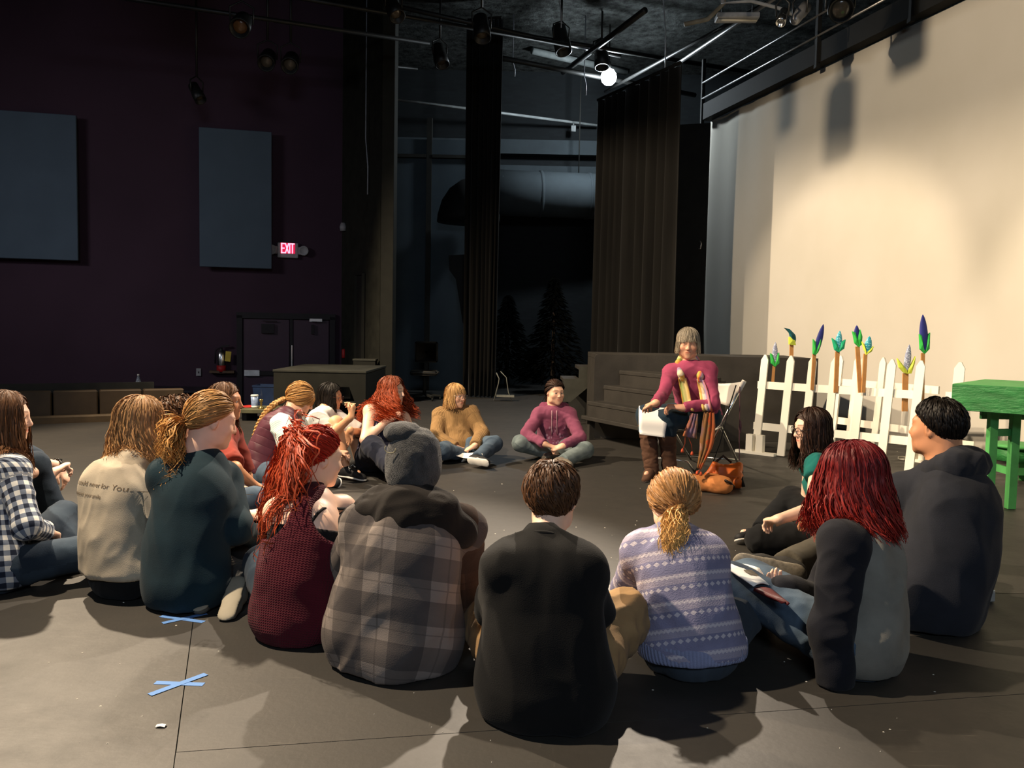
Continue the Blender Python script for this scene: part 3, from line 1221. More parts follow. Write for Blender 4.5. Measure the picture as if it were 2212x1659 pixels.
class Figure:
    """a person: solves joints from the photo's pixels and human bone lengths, then grows body, clothes, hair"""
    def __init__(self, label, base, s=1.0, yaw=0.0, pyaw=None, bulk=1.0, neck=None, head=None, hyaw=0.0, hpitch=0.0, hroll=0.0,
                 slouch=0.04, shw=None, skin='#e0aa8c', j=None, seat=None, torso=0.50, lids=0.45, fem=True, vox=0.007,
                 hands=None, cat='person', hs=None, neckrad=0.050, armk=1.0, toes=None, soles=None, maxlean=17):
        self.soles = soles or {}
        shw = shw or (0.160 if fem else 0.175)
        self.s, self.vox, self.fem, self.bulk = s, vox, fem, bulk
        self.hs = hs or (0.5 + 0.5 * s)
        self.yaw = yaw
        F = frame_of(yaw)
        PF = frame_of(yaw if pyaw is None else pyaw)
        self.F, self.PF = F, PF
        base = on_z(*base) if seat is None else np.asarray(seat, float)
        self.base = base
        J = self.J = {}
        J['P'] = base + np.array((0, 0, 0.105 * s))
        self.root = empty('person', tuple(base), 0, label, cat)
        J['N'] = reach(J['P'], neck[0], neck[1], torso * s, neck[2])
        lo_, hi_ = J['P'][1], J['N'][1]
        def lean_(y):
            v_ = at_y(neck[0], neck[1], y) - J['P']
            return math.degrees(math.atan2(abs(v_[1]), v_[2]))
        if lean_(hi_) > maxlean:          # a slumped spine is shorter than a straight one
            for _ in range(30):
                mid_ = (lo_ + hi_) / 2
                if lean_(mid_) > maxlean:
                    hi_ = mid_
                else:
                    lo_ = mid_
            J['N'] = at_y(neck[0], neck[1], lo_)
        J['H'] = reach(J['N'], head[0], head[1], 0.185 * self.hs, head[2])
        up = unit(J['N'] - J['P'])
        self.up = up
        rt = F[:, 0]
        fw = unit(np.cross(up, rt))
        self.rt, self.fw = rt, fw
        self.R = np.stack((rt, fw, up), 1)
        J['W'] = J['P'] * 0.68 + J['N'] * 0.32 - fw * slouch * s
        J['C'] = J['P'] * 0.30 + J['N'] * 0.70 - fw * slouch * 0.8 * s
        self.H = frame_of(hyaw, hpitch, hroll)
        j = j or {}
        L = dict(sl=shw, sr=shw, el=0.285, er=0.285, wl=0.25, wr=0.25, kl=0.41, kr=0.41, al=0.40, ar=0.40)
        par = dict(sl='N', sr='N', el='sl', er='sr', wl='el', wr='er', kl='hl', kr='hr', al='kl', ar='kr')
        J['hl'] = J['P'] - PF[:, 0] * 0.078 * s + PF[:, 1] * 0.02 * s
        J['hr'] = J['P'] + PF[:, 0] * 0.078 * s + PF[:, 1] * 0.02 * s
        dflt = dict(sl=(-shw, 0.0, -0.062), sr=(shw, 0.0, -0.062), el=(-0.12, 0.10, -0.25), er=(0.12, 0.10, -0.25),
                    wl=(0.10, 0.22, 0.02), wr=(-0.10, 0.22, 0.02),
                    kl=(-0.28, 0.30, 0.06), kr=(0.28, 0.30, 0.06), al=(0.36, -0.03, -0.10), ar=(-0.36, 0.06, -0.10))
        for k in ('sl', 'sr', 'el', 'er', 'wl', 'wr', 'kl', 'kr', 'al', 'ar'):
            q = j.get(k)
            pa = J[par[k]]
            if q is None:
                fr = PF if k[0] in 'ka' else F
                q = ('L',) + dflt[k]
            if isinstance(q[0], str):
                fr = PF if k[0] in 'ka' else F
                v = fr @ np.array(q[1:4]) if q[0] == 'L' else np.array(q[1:4], float)
                J[k] = pa + unit(v) * L[k] * s if k[0] != 's' else pa + v * s
            else:
                J[k] = reach(pa, q[0], q[1], (q[3] if len(q) > 3 else L[k]) * s, q[2])
            if k[0] == 'a' and J[k][2] < 0.05:
                J[k][2] = 0.05
            if k[0] == 'k' and J[k][2] < 0.075:
                J[k][2] = 0.075
        self.skin = skin_mat('skin_' + skin.strip('#'), srgb(skin))
        hands = hands or {}
        self.bodyprims = self.trunk(0) + self.arms(0) + self.legs(0)
        self.limbs = list(self.bodyprims)
        for sd in 'lr':
            h = hands.get(sd, {})
            d = h.get('d')
            W = J['w' + sd]
            if d is None:
                d = unit(W - J['e' + sd])
            elif len(d) == 2:
                d = reach(W, d[0], d[1], 0.12, h.get('sg', 1)) - W
            pn = h.get('pn', (0, 0, -1))
            self.bodyprims += hand_prims(W + unit(d) * 0.012, d, pn, s * h.get('k', 1.0), h.get('curl', 0.5), sd)
        for sd in 'lr':
            t = (toes or {}).get(sd)
            A, K = J['a' + sd], J['k' + sd]
            sh = unit(A - K)
            if t is None:
                T = np.cross(PF[:, 0] * (1 if sd == 'l' else -1), sh)
                T = PF[:, 1] * 0.8 - PF[:, 0] * (0.6 if sd == 'l' else -0.6)
            elif len(t) == 2:
                T = reach(A, t[0], t[1], 0.18, -1) - A
            else:
                T = np.asarray(t, float)
            J['t' + sd] = unit(T)
            self.bodyprims.append(Cap(A, A + J['t' + sd] * 0.12 * s, 0.026 * s, 0.020 * s, 0.02))
        # neck runs from the chest to the skull base
        self.bodyprims.append(Cap(J['N'] - up * 0.02, J['H'] + self.H @ np.array((0, -0.035, -0.045)) * self.hs, neckrad * s * 1.06, neckrad * s, 0.035))
        self.headp = head_prims(J['H'], self.H, self.hs, lids, fem)
        self.lids = lids
        self.hidden = (self.bodyprims, self.headp)

    # pieces -----------------------------------------------------------
    def trunk(self, o, w=1.0):
        J, s, b = self.J, self.s, self.bulk
        fw, up, rt = self.fw, self.up, self.rt
        out = [Cap(J['hl'], J['hr'], 0.090 * s * b + o, 0.090 * s * b + o, 0.06),
               Cap(J['P'], J['W'], 0.132 * s * b + o, 0.113 * s * b * w + o, 0.05, (fw, 0.74)),
               Cap(J['W'], J['C'], 0.113 * s * b * w + o, 0.130 * s * b + o, 0.05, (fw, 0.74)),
               Cap(J['C'], J['N'] - up * 0.055 * s, 0.130 * s * b + o, 0.088 * s + o, 0.05, (fw, 0.70)),
               Cap(J['sl'], J['sr'], 0.046 * s + o, 0.046 * s + o, 0.05)]
        for k in ('sl', 'sr'):
            out.append(Cap(J['N'] - up * 0.018 * s, J[k], 0.044 * s + o, 0.047 * s + o, 0.05))
        if self.fem:
            for sx in (-1, 1):
                out.append(Cap(J['C'] + rt * sx * 0.062 * s + fw * 0.07 * s - up * 0.02, J['C'] + rt * sx * 0.058 * s + fw * 0.04 * s + up * .02, 0.055 * s + o, 0.05 * s + o, 0.05))
        return out

    def arms(self, o, upper=1.0, fore=1.0, cut=False, r=(0.050, 0.041, 0.040, 0.028)):
        J, s = self.J, self.s
        out = []
        for i, sd in enumerate('lr'):
            S, E, W = J['s' + sd], J['e' + sd], J['w' + sd]
            rr = [x * s + o for x in r]
            out.append(Cap(S, S + (E - S) * upper, rr[0], rr[0] + (rr[1] - rr[0]) * upper, 0.03, cut=cut and upper < 1, pid=1 + i))
            if upper >= 1 and fore > 0:
                out.append(Cap(E, E + (W - E) * fore, rr[2], rr[2] + (rr[3] - rr[2]) * fore, 0.025, cut=cut, pid=3 + i))
        return out

    def legs(self, o, thigh=1.0, shin=1.0, cut=False, r=(0.086, 0.060, 0.056, 0.038)):
        J, s = self.J, self.s
        out = []
        for i, sd in enumerate('lr'):
            H, K, A = J['h' + sd], J['k' + sd], J['a' + sd]
            rr = [x * s + o for x in r]
            out.append(Cap(H, H + (K - H) * thigh, rr[0], rr[0] + (rr[1] - rr[0]) * thigh, 0.035, cut=cut and thigh < 1, pid=5 + i))
            if thigh >= 1 and shin > 0:
                out.append(Cap(K, K + (A - K) * shin, rr[2], rr[2] + (rr[3] - rr[2]) * shin, 0.03, cut=cut, pid=7 + i))
        return out

    # meshes -----------------------------------------------------------
    def body(self):
        prims = self.bodyprims + self.headp
        v, f = surface(prims, self.vox, [((0, 0, self.floor), (0, 0, -1))])
        hp = ((v - self.J['H']) @ self.H) / self.hs
        far = np.linalg.norm(hp, axis=1) > 0.2
        hp[far] = (0, -1, -1)
        o = link_mesh('body', v, f, self.skin, self.root, True, True, {'hp': ('FLOAT_VECTOR', hp)})
        self.top_obj, self.bvh = o, None
        return o

    floor = 0.004
    shell = None

    def eyes(self, iris='#3a2416', gaze=(0, 1, 0)):
        if self.lids >= 1:
            return
        g = unit(np.asarray(gaze, float))
        for sx in (-1, 1):
            c = self.J['H'] + self.H @ (np.array((sx * 0.031, 0.0722, 0.005)) * self.hs)
            n, m = 10, 7
            V = []
            for i in range(m):
                t = math.pi * i / (m - 1)
                for k in range(n):
                    a = 2 * math.pi * k / n
                    V.append((math.sin(t) * math.cos(a), math.cos(t), math.sin(t) * math.sin(a)))
            V = np.array(V) * 0.0135 * self.hs
            F = [(i * n + k, i * n + (k + 1) % n, (i + 1) * n + (k + 1) % n, (i + 1) * n + k) for i in range(m - 1) for k in range(n)]
            f = g
            r = unit(np.cross(f, (0, 0, 1)))
            B = np.stack((r, f, np.cross(r, f)), 1)
            Vw = c + (V @ B.T) @ self.H.T
            link_mesh('eye', Vw, F, eye_mat(iris), self.root, True, True, {'hp': ('FLOAT_VECTOR', V)})

    def garment(self, name, mat, prims, amp=0.004, freq=9.0, vox=None, planes=(), seed=0, stretch=None, label=None, floor=True, smooth=1, parent=None):
        pl = list(planes)
        if floor:
            pl.append(((0, 0, self.floor + 0.002), (0, 0, -1)))
        v, f = surface(prims, vox or self.vox * 1.15, pl)
        N = normals_of(v, f)
        cc = cc_of(v, prims, self.R, self.J['P'])
        if amp:
            v = folds(v, N, amp, freq, seed, stretch)
        if smooth:
            v = relax(v, f, smooth, 0.35)
        v[:, 2] = np.maximum(v[:, 2], self.floor)
        o = link_mesh(name, v, f, mat, self.root, True, True, {'cc': ('FLOAT_VECTOR', cc)})
        if parent is not None:
            o.parent = parent
        if label:
            o['label'] = label
        return o

    def top(self, name, mat, off=0.014, sleeve='long', loose=0.0, hem=-0.02, amp=0.009, freq=8, seed=1, w=1.06, extra=(), late=(), label=None, fore=0.94, shoulders=True, cut=True, planes=(), arm_o=None, stretch=None):
        J, s = self.J, self.s
        pr = self.trunk(off, w)
        if not shoulders:
            pr = pr[:4] + pr[7:]
        else:
            pr = pr[1:] if hem > 0.05 else pr
        pr = list(pr)
        if loose:
            pr.append(Cap(J['C'] - self.up * 0.05, J['P'] + np.array((0, 0, 0.01)), 0.130 * self.bulk * s + off + loose * 0.3, 0.138 * self.bulk * s + off + loose, 0.06, (self.fw, 0.80)))
        pr += list(extra)
        pr.append(Cut(J['P'] + np.array((0, 0, hem * s)), unit(np.array((0, 0, -1.0)) - self.up * 0.25)))
        self.shell = list(pr)
        ao = off if arm_o is None else arm_o
        if sleeve == 'long':
            pr += self.arms(ao, 1, fore, cut)
        elif sleeve == 'short':
            pr += self.arms(ao + 0.014, 0.62, 0, True)
        elif sleeve == 'elbow':
            pr += self.arms(ao + 0.012, 0.9, 0, True)
        elif sleeve == 'cap':
            pr += self.arms(ao + 0.006, 0.28, 0, True)
        pr += list(late)
        pl = list(planes)
        self.top_obj = self.garment(name, mat, pr, amp, freq, seed=seed, planes=pl, label=label, stretch=stretch)
        self.bvh = None
        return self.top_obj

    def on_top(self, o, d, off=0.0):
        """where a line meets the garment as it is, lifted by off"""
        if self.bvh is None:
            me = self.top_obj.data
            co = np.empty(len(me.vertices) * 3, np.float32)
            me.vertices.foreach_get('co', co)
            self.bvh = BVHTree.FromPolygons([tuple(c) for c in co.reshape(-1, 3)], [tuple(p.vertices) for p in me.polygons])
        b = np.array(self.root.location)
        h = self.bvh.ray_cast(Vector(np.asarray(o, float) - b), Vector(unit(d)))
        if h[0] is None:
            return None
        return np.array(h[0]) + b - unit(d) * off

    def band(self, name, mat, h0, h1, d=0.003, amp=0.003, seed=5):
        """a knitted band over the last top, between two heights above the pelvis"""
        pr = []
        for p in self.shell:
            if isinstance(p, Cap):
                pr.append(Cap(p.a, p.b, p.ra + d, p.rb + d, p.k, p.flat, p.cut, p.pid))
        n = unit(np.array((0, 0, 1.0)) + self.up * 0.25)
        pr += [Cut(self.J['P'] + np.array((0, 0, h1 * self.s)), n), Cut(self.J['P'] + np.array((0, 0, h0 * self.s)), -n)]
        return self.garment(name, mat, pr, amp, 9, seed=seed)

    def bottoms(self, name, mat, off=0.010, thigh=1.0, shin=0.95, amp=0.008, freq=9, seed=2, waist=0.12, label=None, r=(0.088, 0.066, 0.060, 0.050), extra=()):
        J, s = self.J, self.s
        pr = [self.trunk(off)[0], Cap(J['P'], J['P'] + (J['W'] - J['P']) * 0.75, 0.134 * s * self.bulk + off, 0.12 * s * self.bulk + off, 0.05, (self.fw, 0.76)), Cut(J['P'] + self.up * waist * s, self.up)]
        pr += self.legs(off, thigh, shin, True, r) + list(extra)
        return self.garment(name, mat, pr, amp, freq, seed=seed, label=label)

    def shoes(self, mat, sole, sides='lr', hi=0.0, lace=None, k=1.0, name='shoe'):
        s = self.s * k
        for sd in sides:
            A, T = self.J['a' + sd], self.J['t' + sd]
            dn = -unit(self.J['k' + sd] - A)
            if sd in self.soles:
                dn = np.asarray(self.soles[sd], float)
            dn = unit(dn - T * (dn @ T))
            if getattr(self, 'flatfeet', False):
                dn = unit(np.array((0, 0, -1.0)) - T * -T[2])
            heel = A - T * 0.035 * s + dn * 0.022 * s
            toe = A + T * 0.150 * s + dn * 0.032 * s
            sidev = np.cross(T, dn)
            pr = [Cap(heel, A + T * 0.08 * s + dn * 0.012 * s, 0.037 * s, 0.038 * s, 0.02), Cap(A + T * 0.08 * s + dn * 0.014 * s, toe, 0.038 * s, 0.036 * s, 0.02, (dn, 0.8)),
                  Cap(A - dn * hi, heel, 0.044 * s, 0.037 * s, 0.03)]
            sh = self.garment(name, mat, pr, 0.0015, 20, vox=0.006, planes=[(heel + dn * 0.026 * s, dn)])
            so = [Cap(heel + dn * 0.030 * s, A + T * 0.06 * s + dn * 0.046 * s, 0.041 * s, 0.038 * s, 0.02, (dn, 0.3)), Cap(A + T * 0.06 * s + dn * 0.048 * s, toe + dn * 0.014 * s, 0.038 * s, 0.041 * s, 0.02, (dn, 0.3))]
            self.garment('sole', sole, so, 0, vox=0.006, parent=sh)
            if lace is not None:
                m = MB()
                for i in range(5):
                    c = A + T * (0.03 + 0.022 * i) * s - dn * (0.028 - 0.010 * i) * s
                    m.tube([c + sidev * 0.026 * s + dn * 0.012, c - dn * 0.004, c - sidev * 0.026 * s + T * 0.012 + dn * 0.012], 0.0035, 5)
                for sx in (-1, 1):
                    c = A + T * 0.035 * s - dn * 0.034 * s
                    m.tube([c, c + sidev * sx * 0.03 - dn * 0.012, c + sidev * sx * 0.05 + T * 0.02 + dn * 0.01, c + sidev * sx * 0.02 + T * 0.02], 0.003, 5)
                lo = m.build('laces', lace, self.root, True, world_space=True)
                lo.parent = sh

    def glasses(self, mat, rim=0.0018, w=0.026, h=0.020, lens=None):
        m = MB()
        H, s, Hc = self.H, self.hs, self.J['H']

        def P(x, y, z):
            return Hc + H @ (np.array((x, y, z)) * s)
        for sx in (-1, 1):
            cx = sx * 0.034
            ring = [P(cx + w * math.cos(t), 0.104 - abs(cx + w * math.cos(t)) * 0.13, 0.001 + h * math.sin(t)) for t in np.linspace(0, 2 * math.pi, 21)]
            m.tube(ring, rim, 5, False)
            m.tube([P(sx * 0.060, 0.096, 0.008), P(sx * 0.078, 0.085, 0.010), P(sx * 0.080, 0.0, 0.012), P(sx * 0.080, -0.025, -0.008)], rim * 0.9, 5)
        m.tube([P(-0.009, 0.103, 0.004), P(0, 0.107, 0.008), P(0.009, 0.103, 0.004)], rim, 5)
        g = m.build('glasses', mat, self.root, True, world_space=True)
        for sx in (-1, 1):
            cx = sx * 0.034
            l = MB()
            ring = [P(cx + w * .96 * math.cos(t), 0.104 - abs(cx + w * math.cos(t)) * 0.13, 0.001 + h * .96 * math.sin(t)) for t in np.linspace(0, 2 * math.pi, 20)[:-1]]
            back = [p - H[:, 1] * 0.0015 for p in ring]
            n = len(ring)
            l.add(ring + back, [tuple(range(n)), tuple(range(n, 2 * n))[::-1]] + [(i, i + n, (i + 1) % n + n, (i + 1) % n) for i in range(n)])
            lo = l.build('lens', glass_mat(), self.root, world_space=True)
            lo.parent = g


def glass_mat():
    if 'clear_lens' not in MATS:
        m = bpy.data.materials.new('clear_lens')
        m.use_nodes = True
        t = m.node_tree
        t.nodes.clear()
        o = t.nodes.new('ShaderNodeOutputMaterial')
        a = t.nodes.new('ShaderNodeBsdfTransparent')
        g = t.nodes.new('ShaderNodeBsdfGlossy')
        g.inputs['Roughness'].default_value = 0.03
        x = t.nodes.new('ShaderNodeMixShader')
        fr = t.nodes.new('ShaderNodeFresnel')
        fr.inputs[0].default_value = 1.45
        x.inputs[0].default_value = 0.05
        t.links.new(a.outputs[0], x.inputs[1])
        t.links.new(g.outputs[0], x.inputs[2])
        t.links.new(x.outputs[0], o.inputs[0])
        MATS['clear_lens'] = m
    return MATS['clear_lens']


# ------------------------------------------------------------------ hair
SC_C = np.array((0, -0.012, 0.025))
SC_R = np.array((0.0790, 0.0985, 0.0945))


def hairline(phi):
    """polar angle where the scalp ends, phi 0 at the back, pi at the forehead"""
    a = np.abs(phi)
    return np.interp(a, (0, 0.5, 1.0, 1.5, 1.8, 2.1, 2.4, 3.1416), (2.42, 2.38, 2.22, 1.86, 1.60, 1.34, 1.14, 1.06))


def scalp(th, ph, lift=0.0):
    d = np.stack((np.sin(th) * np.sin(ph), -np.sin(th) * np.cos(ph), np.cos(th)), -1)
    return SC_C + d * (SC_R + np.asarray(lift)[..., None] if np.ndim(lift) else SC_R + lift)


def ribbons(paths, rad, centre):
    d = np.gradient(paths, axis=1)
    o = paths - centre
    a = np.cross(d, o)
    a /= np.linalg.norm(a, axis=2, keepdims=True) + 1e-9
    S, n, _ = paths.shape
    dn = d / (np.linalg.norm(d, axis=2, keepdims=True) + 1e-9)
    tw = np.random.default_rng(S).normal(0, 0.5, (S, 1, 1))
    a = a * np.cos(tw) + np.cross(dn, a) * np.sin(tw)
    V = np.stack((paths - a * rad[..., None], paths + a * rad[..., None]), 2).reshape(-1, 3)
    i = np.arange(S)[:, None] * n * 2 + np.arange(n - 1)[None, :] * 2
    return V, np.stack((i, i + 1, i + 3, i + 2), -1).reshape(-1, 4)


def tubes(paths, rad, sides=3):
    """paths (S, n, 3), rad (S, n) -> verts, quads"""
    S, n, _ = paths.shape
    d = np.gradient(paths, axis=1)
    d /= np.linalg.norm(d, axis=2, keepdims=True) + 1e-9
    ref = np.array((0.31, 0.52, 0.8))
    a = np.cross(d, ref)
    a /= np.linalg.norm(a, axis=2, keepdims=True) + 1e-9
    b = np.cross(d, a)
    V = []
    for k in range(sides):
        t = 2 * math.pi * k / sides
        V.append(paths + (a * math.cos(t) + b * math.sin(t)) * rad[..., None])
    V = np.stack(V, 2).reshape(-1, 3)
    i = np.arange(S)[:, None, None] * n * sides + np.arange(n - 1)[None, :, None] * sides
    k = np.arange(sides)[None, None, :]
    k2 = (k + 1) % sides
    F = np.stack((i + k, i + k2, i + sides + k2, i + sides + k), -1).reshape(-1, 4)
    return V, F


def build_hair(fig, mat, style='long', count=800, length=0.34, rad=0.0030, wave=0.004, wfreq=40, part=0.0, sides=2, tie=(0, -0.105, 0.03), taildir=(0, -1, 0.2), tailpath=None,
               spread=0.035, seed=1, bangs=False, front=True, lift=0.006, flare=0.0, frizz=0.004, curl=0.0, name='hair', volume=1.0, swirl=0.5, short=(0.5, 0.9), fwd=0.0, fade=1.0, phimax=2.55, banglen=0.045, tail_stiff=0.25):
    r = np.random.default_rng(seed * 101 + 3)
    Hc, H, hs = fig.J['H'], fig.H, fig.hs
    allV, allF, tint, along = [], [], [], []
    base = 0

    def world(p):
        return Hc + (p * hs) @ H.T

    def put(V, F, ti, al):
        nonlocal base
        allV.append(V)
        allF.append(F + base)
        tint.append(ti)
        along.append(al)
        base += len(V)
    # scalp cap
    n, m = 40, 12
    ph = np.linspace(-math.pi, math.pi, n, endpoint=False)
    hl = hairline(ph) * (1.0 if not bangs else 1.0)
    T = np.linspace(0.02, 1, m)[None, :] * hl[:, None]
    capP = scalp(T, np.repeat(ph[:, None], m, 1), 0.0015 + 0.0015 * volume * np.sin(np.minimum(T * 1.3, 3.1)))
    V = world(capP.reshape(-1, 3))
    F = np.array([(i * m + j, i * m + j + 1, ((i + 1) % n) * m + j + 1, ((i + 1) % n) * m + j) for i in range(n) for j in range(m - 1)])
    put(V, F, np.full(len(V), 0.4), np.zeros(len(V)))
    g = np.array((0, 0, -1.0))
    if style in ('long', 'bob', 'curly'):
        phm = math.pi if bangs else phimax
        phi = r.uniform(-phm, phm, count)
        na, nh = 8, (11 if style != 'bob' else 8)
        # roots lie along the parting line on top of the head
        th0 = r.uniform(0.05, 1.0, count) ** 1.2 * 0.9
        thE = np.minimum(np.interp(np.abs(phi), (0, 1.2, 2.0, phimax), (1.75, 1.6, 1.50, 1.30)), 3)
        isb = bangs & (np.abs(phi) > 2.25)
        thE = np.where(isb, hairline(phi) - 0.02, thE)
        th0 = np.minimum(th0, thE * 0.75)
        u = np.linspace(0, 1, na)
        th = th0[:, None] + (thE - th0)[:, None] * u
        lf = lift * volume * (0.4 + np.sin(np.minimum(th, 1.6)) * 0.9) + r.uniform(-0.002, 0.004, count)[:, None]
        P = scalp(th, np.repeat(phi[:, None], na, 1), lf)
        P[..., 0] += part * np.exp(-(th / 0.7) ** 2)
        if not bangs and front:
            # front hair swept from the parting to the temples
            k_ = np.arange(count) < count // 6
            sg_ = np.where(phi < 0, -1.0, 1.0)
            p0_ = math.pi - r.uniform(0.0, 0.5, count)
            pu_ = sg_[:, None] * (p0_[:, None] + (r.uniform(1.9, phimax, count) - p0_)[:, None] * u ** 0.9)
            tu_ = r.uniform(0.25, 0.85, count)[:, None] * (1 - u) + (hairline(pu_[:, -1])[:, None] + 0.12) * u
            tu_ = np.minimum(tu_, hairline(pu_) + 0.02 + 0.1 * u)
            Q_ = scalp(tu_, pu_, 0.004 + lf * 0.6)
            P = np.where(k_[:, None, None], Q_, P)
        P = world(P)
        ln = length * hs * r.uniform(0.86, 1.08, count)
        ln = np.where(isb, banglen * hs * r.uniform(0.9, 1.1, count), ln)
        pts = [P[:, i] for i in range(na)]
        d = pts[-1] - pts[-2]
        d /= np.linalg.norm(d, axis=1, keepdims=True) + 1e-9
        outd = (P[:, -1] - Hc)
        outd[:, 2] = 0
        outd /= np.linalg.norm(outd, axis=1, keepdims=True) + 1e-9
        fwv = H[:, 1] * fwd
        cur = pts[-1]
        phs = r.uniform(0, 6.28, count)
        body = fig.limbs
        for i in range(nh):
            st = ln / nh
            d = d * 0.35 + g * 0.65 + outd * flare * 0.25 + fwv * 0.2 + r.normal(0, 0.06, (count, 3))
            d /= np.linalg.norm(d, axis=1, keepdims=True)
            cur = cur + d * st[:, None]
            w = (i + 1) / nh
            side = np.cross(outd, g)
            q = cur + side * (np.sin(phs + wfreq * ln * w) * wave * w * 3)[:, None] + outd * (np.cos(phs + wfreq * ln * w) * wave * w * 2)[:, None]
            D = field_at(body, q)
            nrm = np.stack([(field_at(body, q + e) - D) / 0.01 for e in np.eye(3) * 0.01], 1)
            push = np.clip(0.036 - D, 0, 0.08)
            q = q + nrm * push[:, None] + outd * (push * 0.4)[:, None]
            cur = cur + nrm * push[:, None] + outd * (push * 0.3)[:, None]
            pts.append(q)
        paths = np.stack(pts, 1)
        if curl:
            nn = paths.shape[1]
            tt = np.linspace(0, 1, nn)[None, :]
            a1 = phs[:, None] + tt * 18
            paths = paths + np.stack((np.cos(a1), np.sin(a1), np.zeros_like(a1)), -1) * (curl * tt)[..., None]
    elif style in ('pony', 'braid'):
        tie = np.array(tie)
        td = (tie - SC_C) / SC_R
        td /= np.linalg.norm(td)
        phi = r.uniform(-math.pi, math.pi, count)
        hlc = hairline(phi)
        fr = np.where(r.uniform(0, 1, count) < 0.55, r.uniform(0.88, 1.0, count), r.uniform(0.2, 1.0, count))
        th0 = np.where(np.abs(phi) > 2.5, np.minimum(hlc * fr, 0.98), hlc * fr)
        d0 = np.stack((np.sin(th0) * np.sin(phi), -np.sin(th0) * np.cos(phi), np.cos(th0)), -1)
        na, nh = 9, 11
        u = np.linspace(0, 1, na)
        om = np.arccos(np.clip(d0 @ td, -0.999, 0.999))
        A = np.sin((1 - u)[None] * om[:, None]) / np.sin(om)[:, None]
        B = np.sin(u[None] * om[:, None]) / np.sin(om)[:, None]
        D0 = A[..., None] * d0[:, None] + B[..., None] * td
        lf = 0.005 + lift * volume * np.sin(u * math.pi)[None] + r.uniform(-0.002, 0.004, count)[:, None]
        P = world(SC_C + D0 * (SC_R + lf[..., None]))
        if style == 'braid':
            paths = P
        else:
            pts = [P[:, i] for i in range(na)]
            t0 = world(tie[None])[0]
            tdv = H @ unit(np.array(taildir))
            sp = r.normal(0, 1, (count, 3))
            sp -= np.outer(sp @ tdv, tdv)
            ln = length * hs * r.uniform(0.72, 1.06, count)
            phs = r.uniform(0, 6.28, count)
            cur = t0 + sp * 0.006
            d = np.repeat(tdv[None], count, 0) + sp * 0.25
            body = fig.limbs
            if tailpath is not None:
                tp_ = np.asarray(tailpath, float)
                sg_ = np.r_[0, np.cumsum(np.linalg.norm(np.diff(tp_, axis=0), axis=1))]
                lnf = r.uniform(0.7, 1.05, count)
                for i in range(nh):
                    w = (i + 1) / nh
                    at = np.minimum(w * lnf, 1.0) * sg_[-1]
                    c_ = np.stack([np.interp(at, sg_, tp_[:, k]) for k in range(3)], 1)
                    env = spread * (0.25 + 0.75 * math.sin(min(w * 2.0, 1.57)))
                    pts.append(c_ + sp * env * 0.5 + np.stack((np.cos(phs + w * wfreq * 0.2), 0 * phs, np.sin(phs + w * wfreq * 0.2)), 1) * wave * w)
                nh = 0
            for i in range(nh):
                w = (i + 1) / nh
                d = d * (1 - tail_stiff) + g * tail_stiff + r.normal(0, 0.05, (count, 3))
                d /= np.linalg.norm(d, axis=1, keepdims=True)
                cur = cur + d * (ln / nh)[:, None]
                env = spread * np.sin(min(w * 2.2, 1.57)) * (1.0 - 0.45 * max(0, w - 0.6) / 0.4)
                q = cur + sp * env * 0.55 + np.stack((np.cos(phs + w * wfreq * 0.3), np.sin(phs + w * wfreq * 0.3), 0 * phs), 1) * wave * 2 * w
                D = field_at(body, q)
                nrm = np.stack([(field_at(body, q + e) - D) / 0.01 for e in np.eye(3) * 0.01], 1)
                push = np.clip(0.036 - D, 0, 0.08)
                q = q + nrm * push[:, None]
                pts.append(q)
            paths = np.stack(pts, 1)
    else:   # short
        phi = r.uniform(-math.pi, math.pi, count)
        hlc = hairline(phi)
        th0 = np.arccos(1 - r.uniform(0, 1, count) * (1 - np.cos(hlc * 0.97)))
        dl = r.uniform(*short, count)
        thE = np.minimum(th0 + dl, hlc + np.where(np.abs(phi) > 2.2, 0.10, 0.02))
        na = 9
        u = np.linspace(0, 1, na)
        th = th0[:, None] + (thE - th0)[:, None] * u
        ph2 = phi[:, None] + swirl * u * (0.35 + 0.3 * r.normal(0, 1, count)[:, None]) / np.maximum(np.sin(th), 0.35)
        lf = 0.005 + lift * volume * (np.sin(u * 2.6) * 0.9)[None] + r.uniform(-0.001, 0.005, count)[:, None]
        lf = lf * (1 - 0.65 * np.clip(th / hairline(ph2), 0, 1.1) ** 4)
        P = scalp(th, ph2, lf)
        if curl:
            a1 = r.uniform(0, 6.28, count)[:, None] + u[None] * 9
            P = P + np.stack((np.cos(a1), np.sin(a1), np.sin(a1 * 1.3)), -1) * curl * u[None, :, None]
        paths = world(P)
    S, n_ = paths.shape[:2]
    if frizz:
        tt = np.linspace(0, 1, n_)[None, :, None]
        paths = paths + r.normal(0, 1, (S, 1, 3)) * frizz * tt ** 1.5 + r.normal(0, frizz * 0.18, paths.shape)
    prof = np.interp(np.linspace(0, 1, n_), (0, 0.15, 0.7, 1), (0.6, 1, 0.95, 0.25))
    R_ = rad * hs * r.uniform(0.6, 1.3, S)[:, None] * prof[None]
    if sides == 2:
        V, F = ribbons(paths, R_, Hc)
    else:
        V, F = tubes(paths, R_, sides)
    ti = np.repeat(np.clip(r.normal(0.5, 0.22, S), 0, 1), n_ * sides)
    al = np.tile(np.repeat(np.linspace(0, 1, n_) ** fade, sides), S)
    put(V, F, ti, al)
    V = np.concatenate(allV)
    V[:, 2] = np.maximum(V[:, 2], 0.01)
    return link_mesh(name, V, np.concatenate(allF), mat, fig.root, True, True,
                     {'tint': ('FLOAT', np.concatenate(tint)), 'along': ('FLOAT', np.concatenate(along))})


